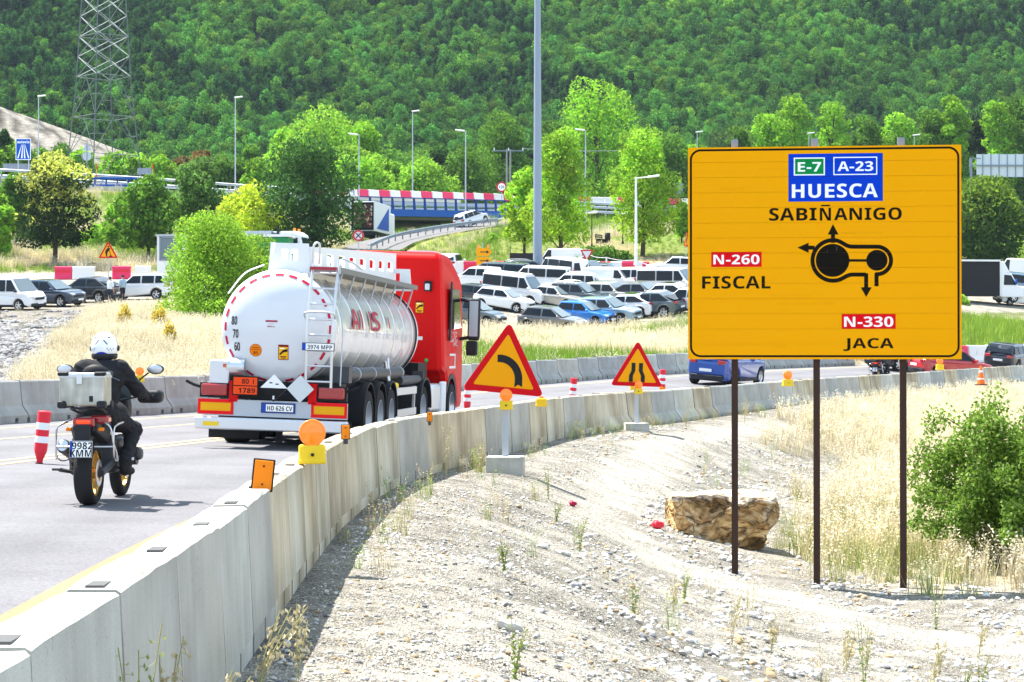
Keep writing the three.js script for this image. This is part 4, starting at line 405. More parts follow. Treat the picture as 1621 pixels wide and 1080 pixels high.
  const mesh = std(0.2, 0.2, 0.19, 0.7, { metalness: 0.3 }); part('walkway', mesh, o, box(8.8, 0.035, 0.5, 4.9, AY + R + 0.0, 0.72), box(8.8, 0.09, 0.03, 4.9, AY + R + 0.02, 0.98), box(8.8, 0.09, 0.03, 4.9, AY + R + 0.02, 0.48)); for (let k = 0; k < 8; k++) part('walkway_bracket', M.galv, o, rod(V(0.9 + k * 1.15, AY + R, 0.95), V(0.9 + k * 1.15, AY + R - 0.42, 0.84), 0.018, 5)); part('handrail', M.galv, o, tube([V(0.5, AY + R - 0.05, 0.98), V(0.5, AY + R + 0.15, 0.98), V(1.4, AY + R + 0.2, 0.98), V(2.6, AY + R + 0.12, 0.98)], 0.016, 5)); part('mud_shield', M.white, o, tube([V(0.5, AY + 0.55, -0.9), V(0.5, AY + 0.9, -0.62), V(0.5, AY + 1.05, -0.3)], 0.014, 6));
  // ladder
  { const lx = 0.02, z0 = 0.56, z1 = 0.98; for (const z of [z0, z1]) part('ladder_rail', M.alu, o, tube([V(lx, 1.06, z), V(lx - 0.02, 2.0, z), V(lx + 0.16, 3.0, z + 0.02), V(lx + 0.2, 3.18, z + 0.02)], 0.024, 6)); for (let k = 0; k < 8; k++) { const y = 1.16 + k * 0.255; part('rung', M.alu, o, rod(V(lx + (y > 2 ? (y - 2) * 0.16 : -0.01), y, z0), V(lx + (y > 2 ? (y - 2) * 0.16 : -0.01), y, z1), 0.017, 6)); } part('ladder_hoop', M.alu, o, tube([V(lx + 0.18, 3.1, z0), V(lx + 0.16, 3.42, z0 + 0.04), V(lx + 0.22, 3.44, z0 + 0.1), V(lx + 0.3, 3.1, z0 + 0.1)], 0.02, 6), tube([V(lx - 0.02, 2.2, z0 - 0.04), V(lx - 0.14, 2.28, z0 - 0.02), V(lx - 0.14, 2.28, z1 + 0.02), V(lx - 0.02, 2.2, z1 + 0.04)], 0.018, 6)); part('ladder_step', std(0.4, 0.04, 0.06, 0.5), o, box(0.1, 0.05, 0.44, lx + 0.1, 3.02, 0.78));
    part('number_plate', std(1, 1, 1, 0.4, { map: plateTex('3974 MPP') }), o, new THREE.PlaneGeometry(0.53, 0.12).rotateY(-Math.PI / 2).translate(-0.045, 1.73, 0.76)); part('plate_backing', M.black, o, box(0.02, 0.13, 0.54, -0.03, 1.73, 0.76)); part('stay', M.galv, o, rod(V(0.1, 3.0, 1.02), V(0.06, 2.0, 1.14), 0.012, 5), rod(V(0.06, 2.0, 1.14), V(0.0, 1.1, 1.14), 0.012, 5)); }
  // rear end: bumper, panels, lights
  part('bumper', M.alu, o, rbox(0.16, 0.2, 2.55, 0.03, 0.08, 0.42, 0)); part('rear_panel', std(0.45, 0.49, 0.53, 0.45, { metalness: 0.4 }), o, box(0.06, 0.27, 2.5, 0.14, 0.68, 0)); part('cross_member', M.black, o, box(0.5, 0.3, 2.2, 0.5, 0.98, 0));
  const refl = canvasTex(128, 48, (g) => { g.fillStyle = '#e8131a'; g.fillRect(0, 0, 128, 48); g.fillStyle = '#e8a60c'; g.fillRect(10, 11, 108, 26); }); const reflM = std(1, 1, 1, 0.35, { map: refl });
  for (const sg of [-1, 1]) { part('reflector_panel', reflM, o, new THREE.PlaneGeometry(0.6, 0.25).rotateY(-Math.PI / 2).translate(0.1, 0.69, sg * 0.95)); part('tail_light', M.lampRed, o, rbox(0.1, 0.19, 0.44, 0.03, 0.12, 0.97, sg * 0.98)); part('lamp_housing', M.black, o, box(0.1, 0.24, 0.5, 0.18, 0.96, sg * 0.98)); part('red_bracket', M.red, o, box(0.1, 0.34, 0.14, 0.15, 0.95, sg * 0.66)); part('marker_arm', M.black, o, tube([V(0.2, 1.0, sg * 1.2), V(0.15, 1.04, sg * 1.34), V(0.1, 1.1, sg * 1.46)], 0.025, 6)); }
  part('number_plate', std(1, 1, 1, 0.4, { map: plateTex('HD 626 CV') }), o, new THREE.PlaneGeometry(0.52, 0.13).rotateY(-Math.PI / 2).translate(0.085, 0.70, 0.1)); part('plate_frame', M.blueDark, o, box(0.03, 0.17, 0.57, 0.105, 0.70, 0.1));
  const haz = canvasTex(220, 160, (g) => { g.fillStyle = '#ee4a12'; g.fillRect(0, 0, 220, 160); g.strokeStyle = '#111'; g.lineWidth = 8; g.strokeRect(4, 4, 212, 152); g.fillStyle = '#111'; g.fillRect(0, 76, 220, 8); fitText(g, '80', 80, 140, 20, 64); g.fillRect(176, 22, 7, 42); fitText(g, '1789', 52, 196, 98, 142); });
  part('hazard_plate', std(1, 1, 1, 0.45, { map: haz }), o, new THREE.PlaneGeometry(0.43, 0.31).rotateY(-Math.PI / 2).translate(-0.005, 1.05, -0.44)); part('hazard_plate_back', M.black, o, box(0.02, 0.32, 0.44, 0.012, 1.05, -0.44));
  const dia = (z, mat, nm) => part(nm, mat, o, box(0.012, 0.32, 0.32, 0, 0, 0, Math.PI / 4).translate(-0.01, 1.03, z)); const dTex = canvasTex(128, 128, (g) => { g.save(); g.translate(64, 64); g.rotate(-Math.PI / 4); g.fillStyle = '#eee'; g.fillRect(-100, -100, 200, 100); g.fillStyle = '#151515'; g.fillRect(-100, 8, 200, 100); g.fillStyle = '#333'; g.fillRect(-30, -38, 20, 8); g.fillRect(10, -30, 22, 8); g.fillStyle = '#fff'; fitText(g, '8', -7, 7, 50, 74); g.restore(); }); dia(0.04, std(1, 1, 1, 0.4, { map: dTex }), 'corrosive_placard'); dia(0.48, std(0.62, 0.66, 0.66, 0.4), 'blank_placard');
  part('steel_cabinet', M.steel, o, rbox(0.5, 0.42, 0.34, 0.03, 0.4, 1.25, -0.92), cyl(0.16, 0.16, 0.3, 0.3, 1.35, -0.66, Math.PI / 2)); part('cabinet_label', std(0.6, 0.15, 0.05), o, box(0.01, 0.06, 0.06, 0.145, 1.37, -0.83)); part('maker_plate', M.yellowBox, o, box(0.01, 0.07, 0.26, -0.005, 0.41, -1.0));
  part('mud_flap', M.black, o, box(0.03, 0.34, 0.86, 0.75, 0.32, -0.78), box(0.03, 0.34, 0.86, 0.75, 0.32, 0.78)); part('flap_lettering', printMat(0.8, 0.82, 0.85, textAlpha(512, 128, (g) => fitText(g, 'MAGYAR', 130, 470, 30, 96, 'italic bold 200px sans-serif'))), o, new THREE.PlaneGeometry(0.6, 0.13).rotateY(-Math.PI / 2).translate(0.73, 0.37, -0.8)); part('underride_post', M.black, o, box(0.08, 0.4, 0.1, 0.5, 0.3, 0.05));
  // running gear
  part('chassis', M.black, o, box(9.6, 0.28, 0.9, 5.4, 0.98, 0), box(9.4, 0.16, 1.6, 5.2, 1.12, 0)); part('undertray', M.black, o, box(4.4, 0.5, 1.0, 3.4, 0.6, 0));
  const bigWheel = (x, z, r, w, rimM, dual) => { const g = new THREE.Mesh(lathe([[r * 0.6, -w / 2], [r * 0.95, -w / 2], [r, -w * 0.4], [r * 0.985, -w * 0.2], [r, 0], [r * 0.985, w * 0.2], [r, w * 0.4], [r * 0.95, w / 2], [r * 0.6, w / 2]], 32).rotateX(Math.PI / 2), M.rubber); g.name = 'wheel'; g.position.set(x, r, z); const rm = new THREE.Mesh(merge([lathe([[0, 0.02], [0.12, 0.05], [0.15, -0.02], [r * 0.5, -0.06], [r * 0.6, w / 2 + 0.005], [r * 0.63, w / 2], [r * 0.6, -w / 2]], 24).rotateX(Math.PI / 2), ...Array.from({ length: 10 }, (_, k) => cyl(0.018, 0.018, 0.05, Math.cos(k * 0.628) * 0.2, Math.sin(k * 0.628) * 0.2, 0.02, Math.PI / 2, 0, 0, 6))]), rimM); rm.name = 'rim'; g.add(rm); if (z < 0) g.rotation.y = Math.PI; o.add(g); return g; };
  for (const x of [2.24, 3.5, 4.76]) for (const sg of [1, -1]) { bigWheel(x, sg * 1.06, 0.5, 0.38, M.galv); const a = new THREE.Shape(); a.absarc(0, 0, 0.62, -0.1, Math.PI + 0.1, false); a.absarc(0, 0, 0.585, Math.PI + 0.1, -0.1, true); part('mudguard', M.black, o, extr(a, 0.46, 0.008, 1, 20).translate(x, 0.52, sg * 1.04)); }
  part('hose_pipe', M.darkMetal, o, cyl(0.115, 0.115, 6.0, 3.6, 1.28, 1.08, 0, 0, Math.PI / 2, 20), box(0.3, 0.27, 0.27, 0.5, 1.28, 1.08)); for (const x of [1.6, 3.2, 4.8, 6.4]) part('pipe_clamp', M.galv, o, cyl(0.125, 0.125, 0.06, x, 1.28, 1.08, 0, 0, Math.PI / 2, 20)); part('strut', M.steel, o, rod(V(4.6, 1.5, 1.12), V(4.75, 0.95, 1.2), 0.03, 6), rod(V(4.9, 1.55, 1.12), V(4.75, 0.95, 1.2), 0.03, 6)); part('lower_pipe', M.darkMetal, o, cyl(0.09, 0.09, 2.6, 7.6, 1.12, 1.12, 0, 0, Math.PI / 2, 14), box(0.06, 0.3, 0.22, 8.9, 1.14, 1.12));
  part('side_guard', M.alu, o, box(2.6, 0.14, 0.05, 6.8, 0.92, 1.2), box(2.6, 0.14, 0.05, 6.8, 0.5, 1.2), box(0.08, 0.6, 0.05, 5.6, 0.7, 1.18), box(0.08, 0.6, 0.05, 8.0, 0.7, 1.18)); part('yellow_box', M.yellowBox, o, rbox(0.4, 0.28, 0.3, 0.05, 5.9, 0.95, 1.02)); part('landing_leg', M.darkMetal, o, box(0.14, 0.8, 0.14, 7.4, 0.55, 0.8), box(0.14, 0.8, 0.14, 7.4, 0.55, -0.8));
  // tractor: turned a little more to the right than the trailer
  const piv = V(9.2, 0, 0), art = -0.045, T = (m) => { const c = Math.cos(art), s = Math.sin(art), q = m.position.clone().sub(piv); m.rotation.y += art; m.position.set(piv.x + c * q.x + s * q.z, m.position.y, piv.z - s * q.x + c * q.z); return m; };
  for (const sg of [1, -1]) { T(bigWheel(9.2, sg * 1.02, 0.5, 0.4, M.galv)); T(bigWheel(12.5, sg * 1.08, 0.5, 0.32, M.steel)); const a = new THREE.Shape(); a.absarc(0, 0, 0.64, 0, Math.PI + 0.2, false); a.absarc(0, 0, 0.60, Math.PI + 0.2, 0, true); T(part('mudguard', M.plasticBlack, o, extr(a, 0.6, 0.01, 1, 20).translate(9.2, 0.52, sg * 0.98))); T(part('fuel_tank', sg > 0 ? M.alu : M.white, o, rbox(1.3, 0.62, 0.6, 0.1, 10.9, 0.7, sg * 0.92))); T(part('side_skirt', M.white, o, rbox(0.5, 0.75, 0.08, 0.03, 11.4, 0.68, sg * 1.22))); }
  T(part('tractor_frame', M.black, o, box(5.2, 0.3, 0.9, 10.9, 0.85, 0), box(1.0, 0.7, 1.9, 10.4, 1.1, 0)));
  const cs = new THREE.Shape(); cs.moveTo(11.35, 1.3); cs.lineTo(11.35, 3.72); cs.quadraticCurveTo(11.4, 3.86, 11.6, 3.87); cs.lineTo(12.5, 3.86); cs.quadraticCurveTo(13.3, 3.75, 13.5, 3.2); cs.lineTo(13.75, 2.4); cs.lineTo(13.9, 1.3); cs.lineTo(13.9, 0.42); cs.lineTo(13.14, 0.42); cs.absarc(12.5, 0.52, 0.62, 0, Math.PI * 0.82, false); cs.lineTo(11.75, 1.2); cs.closePath();
  { const g = extr(cs, 2.46, 0.14, 1, 10), p = g.attributes.position; for (let i = 0; i < p.count; i++) { const y = p.getY(i); if (y > 3.1) p.setZ(i, p.getZ(i) * (1 - 0.13 * smooth(3.1, 3.9, y))); } g.computeVertexNormals(); T(part('cab', M.red, o, g)); }
  T(part('wall_rib', M.red, o, ...[1.75, 2.05, 2.35].map((y) => box(0.02, 0.05, 1.9, 11.343, y, 0)), box(0.03, 0.5, 0.55, 11.34, 1.75, 0.3))); T(part('work_lamp', M.steel, o, rbox(0.1, 0.16, 0.12, 0.03, 11.3, 3.1, 0.83))); T(part('work_lamp_bracket', M.black, o, box(0.14, 0.22, 0.16, 11.33, 3.12, 0.84))); T(part('warning_sticker', std(1, 1, 1, 0.5, { map: blind }), o, new THREE.PlaneGeometry(0.19, 0.27).rotateY(-Math.PI / 2).translate(11.335, 2.66, 0.66))); T(part('small_plate', M.white, o, box(0.01, 0.08, 0.26, 11.336, 1.98, 0.62))); T(part('air_lead', std(0.05, 0.4, 0.1), o, ball(0.045, 11.34, 1.5, 0.85)));
  T(part('door_window', M.glass, o, extr(poly([[12.1, 2.2], [12.1, 3.1], [12.95, 3.1], [13.4, 2.25]]), 0.03).translate(0, 0, 1.235))); T(part('door_window', M.glass, o, extr(poly([[12.1, 2.2], [12.1, 3.1], [12.95, 3.1], [13.4, 2.25]]), 0.03).translate(0, 0, -1.235))); T(part('windscreen', M.glass, o, extr(poly([[13.5, 3.16], [13.52, 3.2], [13.78, 2.36], [13.74, 2.3]]), 2.1))); T(part('sun_visor', M.plasticBlack, o, rbox(0.3, 0.1, 2.2, 0.04, 13.6, 3.25, 0))); T(part('pillar_trim', M.plasticBlack, o, box(0.14, 1.3, 0.03, 12.02, 2.6, 1.24))); T(part('roof_marker', M.white, o, box(0.7, 0.03, 0.6, 11.9, 3.885, 0.6)));
  T(part('side_print', printMat(0.75, 0.75, 0.75, textAlpha(256, 256, (g) => { g.fillRect(20, 150, 150, 12); g.fillRect(20, 220, 160, 14); g.fillRect(150, 150, 20, 80); const r = RNG(3); for (let i = 0; i < 60; i++) g.fillRect(20 + r() * 180, 20 + r() * 80, 6, 10); })), o, new THREE.PlaneGeometry(1.3, 1.0).translate(12.6, 1.75, 1.236)));
  for (const sg of [1, -1]) { T(part('mirror', M.plasticBlack, o, rbox(0.16, 0.95, 0.28, 0.06, 13.3, 2.45, sg * 1.55), rbox(0.14, 0.34, 0.26, 0.05, 13.3, 1.8, sg * 1.52))); T(part('mirror_glass', M.steel, o, box(0.01, 0.8, 0.2, 13.215, 2.47, sg * 1.55))); T(part('mirror_arm', M.plasticBlack, o, rod(V(13.35, 2.9, sg * 1.2), V(13.3, 2.85, sg * 1.5), 0.04, 6), rod(V(13.35, 2.0, sg * 1.2), V(13.3, 2.05, sg * 1.5), 0.04, 6))); T(part('headlight', M.lampClear, o, rbox(0.16, 0.3, 0.5, 0.05, 13.84, 0.85, sg * 0.92))); T(part('wheel_arch_trim', M.plasticBlack, o, extr((() => { const a = new THREE.Shape(); a.absarc(0, 0, 0.7, 0.1, Math.PI * 0.85, false); a.absarc(0, 0, 0.6, Math.PI * 0.85, 0.1, true); return a; })(), 0.05).translate(12.5, 0.52, sg * 1.2))); }
}
// ================================================================ smooth bodies from bones
function sdfMesh(bones, lo, size, res, k = 0.03, fold = 0) { // bones: [ax,ay,az, bx,by,bz, ra, rb]; one continuous skin
  const mc = new MarchingCubes(res, new THREE.MeshStandardMaterial(), false, false, 400000), half = res / 2, P = new THREE.Vector3(); mc.isolation = 0;
  for (let z = 0; z < res; z++) for (let y = 0; y < res; y++) for (let x = 0; x < res; x++) { const px = lo.x + ((x - half) / half * 0.5 + 0.5) * size, py = lo.y + ((y - half) / half * 0.5 + 0.5) * size, pz = lo.z + ((z - half) / half * 0.5 + 0.5) * size; let m = 10;
    for (const b of bones) { const ax = b[0], ay = b[1], az = b[2], dx = b[3] - ax, dy = b[4] - ay, dz = b[5] - az, l = dx * dx + dy * dy + dz * dz, t = l > 0 ? clamp(((px - ax) * dx + (py - ay) * dy + (pz - az) * dz) / l, 0, 1) : 0; const d = Math.hypot(px - ax - t * dx, py - ay - t * dy, pz - az - t * dz) - lerp(b[6], b[7], t); if (m > 9) m = d; else { const h = clamp(0.5 + 0.5 * (m - d) / k, 0, 1); m = lerp(m, d, h) - k * h * (1 - h); } }
    mc.field[x + y * res + z * res * res] = -m + fold * (vnoise(px * 22 + pz * 6, py * 34 - px * 9 + pz * 13) - 0.5); }
  mc.update(); const n = mc.count, pos = new Float32Array(n * 3), nor = new Float32Array(n * 3); for (let i = 0; i < n; i++) { for (let q = 0; q < 3; q++) pos[i * 3 + q] = (mc.positionArray[i * 3 + q] * 0.5 + 0.5) * size + [lo.x, lo.y, lo.z][q]; for (let q = 0; q < 3; q++) nor[i * 3 + q] = mc.normalArray[i * 3 + q]; }
  const g = new THREE.BufferGeometry(); g.setAttribute('position', new THREE.BufferAttribute(pos, 3)); g.setAttribute('uv', new THREE.BufferAttribute(new Float32Array(n * 2), 2)); g.computeVertexNormals();
  { const N = g.attributes.normal, key = new Map(); for (let i = 0; i < n; i++) { const s = Math.round(pos[i * 3] * 2e4) + ',' + Math.round(pos[i * 3 + 1] * 2e4) + ',' + Math.round(pos[i * 3 + 2] * 2e4); let a = key.get(s); if (!a) key.set(s, a = [0, 0, 0, []]); a[0] += N.getX(i); a[1] += N.getY(i); a[2] += N.getZ(i); a[3].push(i); } for (const a of key.values()) { const l = Math.hypot(a[0], a[1], a[2]) || 1; for (const i of a[3]) N.setXYZ(i, a[0] / l, a[1] / l, a[2] / l); } }
  return g; }
// ================================================================ touring motorcycle
const chrome = std(0.66, 0.68, 0.7, 0.28, { metalness: 0.85 });
function motorcycle(label, pos, yaw, full, plate) {
  const o = thing('motorcycle', label, 'motorcycle', pos, yaw);
  const wheel = (x, r, w, gold) => { const g = new THREE.Mesh(lathe([[r * 0.72, -w * 0.42], [r * 0.88, -w / 2], [r * 0.96, -w * 0.4], [r, -w * 0.14], [r, w * 0.14], [r * 0.96, w * 0.4], [r * 0.88, w / 2], [r * 0.72, w * 0.42]], 36).rotateX(Math.PI / 2), M.rubber); g.name = 'wheel'; g.position.set(x, r, 0); const rm = new THREE.Mesh(merge([lathe([[r * 0.66, -w * 0.3], [r * 0.75, -w * 0.42], [r * 0.75, w * 0.42], [r * 0.66, w * 0.3]], 30).rotateX(Math.PI / 2), cyl(0.06, 0.06, w * 1.1, 0, 0, 0, Math.PI / 2), ...Array.from({ length: 10 }, (_, k) => rod(V(0, 0, (k % 2 - 0.5) * w * 0.6), V(Math.cos(k * 0.628) * r * 0.7, Math.sin(k * 0.628) * r * 0.7, (k % 2 - 0.5) * w * 0.5), 0.008, 5))]), gold); rm.name = 'rim'; g.add(rm); const bd = new THREE.Mesh(lathe([[r * 0.25, -0.004], [r * 0.42, -0.004], [r * 0.42, 0.004], [r * 0.25, 0.004]], 24).rotateX(Math.PI / 2).translate(0, 0, w * 0.55), M.steel); bd.name = 'brake_disc'; g.add(bd); o.add(g); };
  wheel(0, 0.335, 0.19, M.gold); wheel(1.52, 0.345, 0.13, M.gold);
  part('swingarm', M.darkMetal, o, rod(V(0, 0.335, 0.12), V(0.55, 0.42, 0.12), 0.045, 8), rod(V(0, 0.335, 0.12), V(0.0, 0.335, -0.1), 0.05, 8)); part('engine', M.darkMetal, o, rbox(0.5, 0.4, 0.34, 0.08, 0.82, 0.5, 0), cyl(0.1, 0.1, 0.66, 0.85, 0.48, 0, Math.PI / 2, 0, 0, 16)); for (const sg of [1, -1]) part('cylinder_cover', M.darkMetal, o, rbox(0.17, 0.14, 0.12, 0.05, 0.85, 0.5, sg * 0.33));
  part('fuel_tank', M.black, o, ball(0.28, 0.88, 0.92, 0, 1.15, 0.62, 0.8, 20)); part('seat', M.black, o, rbox(0.75, 0.12, 0.32, 0.06, 0.38, 0.86, 0)); part('tail_section', M.plasticBlack, o, extr(poly([[-0.22, 0.78], [0.4, 0.62], [0.5, 0.84], [-0.2, 0.9]]), 0.26, 0.04)); part('red_tail_cover', M.lampRed, o, rbox(0.16, 0.09, 0.2, 0.03, -0.08, 0.9, 0.14));
  part('tail_light', phys(0.6, 0.02, 0.01, 0.2, { emissive: new THREE.Color(1, 0.06, 0.005), emissiveIntensity: 0.5 }), o, rbox(0.05, 0.04, 0.15, 0.018, -0.245, 0.88, 0)); part('lamp_surround', M.lampRed, o, rbox(0.05, 0.1, 0.23, 0.03, -0.235, 0.875, 0)); part('reflector', M.lampRed, o, box(0.015, 0.03, 0.12, -0.3, 0.735, 0)); part('mudguard', M.plasticBlack, o, tube([V(0.25, 0.72, 0), V(0.02, 0.73, 0), V(-0.18, 0.66, 0), V(-0.26, 0.56, 0)], 0.06, 8)); part('plate_bracket', M.plasticBlack, o, box(0.03, 0.34, 0.16, -0.3, 0.68, 0));
  if (plate) { part('number_plate', std(1, 1, 1, 0.4, { map: plateTex('', 256, 190, plate) }), o, new THREE.PlaneGeometry(0.23, 0.17).rotateY(-Math.PI / 2).rotateZ(-0.15).translate(-0.372, 0.60, 0)); part('plate_back', M.white, o, box(0.008, 0.175, 0.235, 0, 0, 0, 0, 0, -0.15).translate(-0.364, 0.60, 0)); }
  // luggage: aluminium top case with black corners, tubular pannier racks
  const tc = rbox(0.36, 0.31, 0.47, 0.025, -0.16, 1.2, 0); part('top_case', std(0.62, 0.66, 0.68, 0.42, { metalness: 0.7, map: texStain }), o, tc); part('case_lid', std(0.62, 0.66, 0.68, 0.34, { metalness: 0.75 }), o, rbox(0.375, 0.06, 0.485, 0.02, -0.16, 1.36, 0)); for (const sz of [1, -1]) for (const sx of [1, -1]) { part('case_corner', M.plasticBlack, o, rbox(0.09, 0.08, 0.1, 0.025, -0.16 + sx * 0.155, 1.06, sz * 0.205)); part('case_corner', M.plasticBlack, o, rbox(0.09, 0.045, 0.12, 0.02, -0.16 + sx * 0.16, 1.378, sz * 0.19)); }
  part('case_latch', chrome, o, rbox(0.02, 0.12, 0.06, 0.008, -0.352, 1.33, -0.02)); part('case_badge', M.plasticBlack, o, rbox(0.01, 0.06, 0.04, 0.004, -0.343, 1.12, 0.1)); part('rear_rack', M.plasticBlack, o, tube([V(0.2, 0.96, -0.14), V(-0.2, 1.02, -0.14), V(-0.3, 1.02, 0), V(-0.2, 1.02, 0.14), V(0.2, 0.96, 0.14)], 0.014, 6));
  for (const sg of [1, -1]) part('pannier_rack', chrome, o, tube([V(0.2, 0.9, sg * 0.16), V(-0.18, 0.88, sg * 0.2), V(-0.24, 0.82, sg * 0.28), V(-0.2, 0.66, sg * 0.3), V(-0.14, 0.56, sg * 0.32), V(-0.1, 0.48, sg * 0.32)], 0.009, 6), tube([V(0.28, 0.86, sg * 0.3), V(0.0, 0.84, sg * 0.3), V(-0.16, 0.8, sg * 0.3), V(-0.16, 0.52, sg * 0.3), V(0.1, 0.46, sg * 0.28), V(0.3, 0.5, sg * 0.24)], 0.009, 6), rod(V(-0.2, 0.62, sg * 0.1), V(-0.18, 0.62, sg * 0.3), 0.01, 6));
  part('silencer', M.darkMetal, o, rod(V(0.5, 0.42, -0.18), V(-0.12, 0.62, -0.24), 0.055, 14, 0.075)); part('silencer_tip', chrome, o, rod(V(-0.12, 0.62, -0.24), V(-0.16, 0.633, -0.243), 0.06, 14)); part('foot_peg', M.darkMetal, o, rod(V(0.55, 0.36, -0.3), V(0.55, 0.36, 0.3), 0.016, 6), rod(V(0.2, 0.36, -0.34), V(0.28, 0.3, -0.12), 0.02, 6)); part('side_stand', M.darkMetal, o, rod(V(0.4, 0.3, -0.14), V(0.1, 0.36, -0.34), 0.018, 6), rbox(0.05, 0.03, 0.1, 0.01, 0.08, 0.37, -0.36));
  for (const sg of [1, -1]) { part('fork', M.gold, o, rod(V(1.52, 0.345, sg * 0.1), V(1.16, 1.08, sg * 0.1), 0.028, 10)); part('indicator', M.amberFlat, o, rbox(0.05, 0.04, 0.06, 0.015, -0.18, 0.8, sg * 0.17)); part('hand_guard', M.plasticBlack, o, rbox(0.2, 0.15, 0.28, 0.06, 1.13, 1.12, sg * 0.42)); part('mirror_stem', M.black, o, tube([V(1.02, 1.14, sg * 0.28), V(1.04, 1.28, sg * 0.3), V(1.0, 1.38, sg * 0.42)], 0.009, 6)); part('mirror', M.plasticBlack, o, ball(0.09, 1.0, 1.42, sg * 0.5, 0.35, 0.62, 1.05)); part('mirror_glass', M.steel, o, ball(0.075, 0.976, 1.42, sg * 0.5, 0.1, 0.62, 1.05)); part('grip', M.rubber, o, rod(V(1.0, 1.12, sg * 0.34), V(1.0, 1.12, sg * 0.48), 0.02, 8)); }
  part('handlebar', M.darkMetal, o, tube([V(1.0, 1.12, -0.48), V(1.02, 1.12, -0.3), V(1.1, 1.08, -0.1), V(1.1, 1.08, 0.1), V(1.02, 1.12, 0.3), V(1.0, 1.12, 0.48)], 0.014, 8)); part('windscreen', M.glassLight, o, extr(poly([[1.3, 1.1], [1.12, 1.42], [1.13, 1.43], [1.32, 1.1]]), 0.34)); part('front_fairing', M.black, o, rbox(0.34, 0.3, 0.34, 0.1, 1.24, 0.98, 0), rbox(0.3, 0.06, 0.14, 0.03, 1.52, 0.74, 0)); part('fog_lamp', chrome, o, cyl(0.05, 0.05, 0.08, 1.1, 0.72, 0.28, 0, 0, Math.PI / 2, 14));
  return o;
}
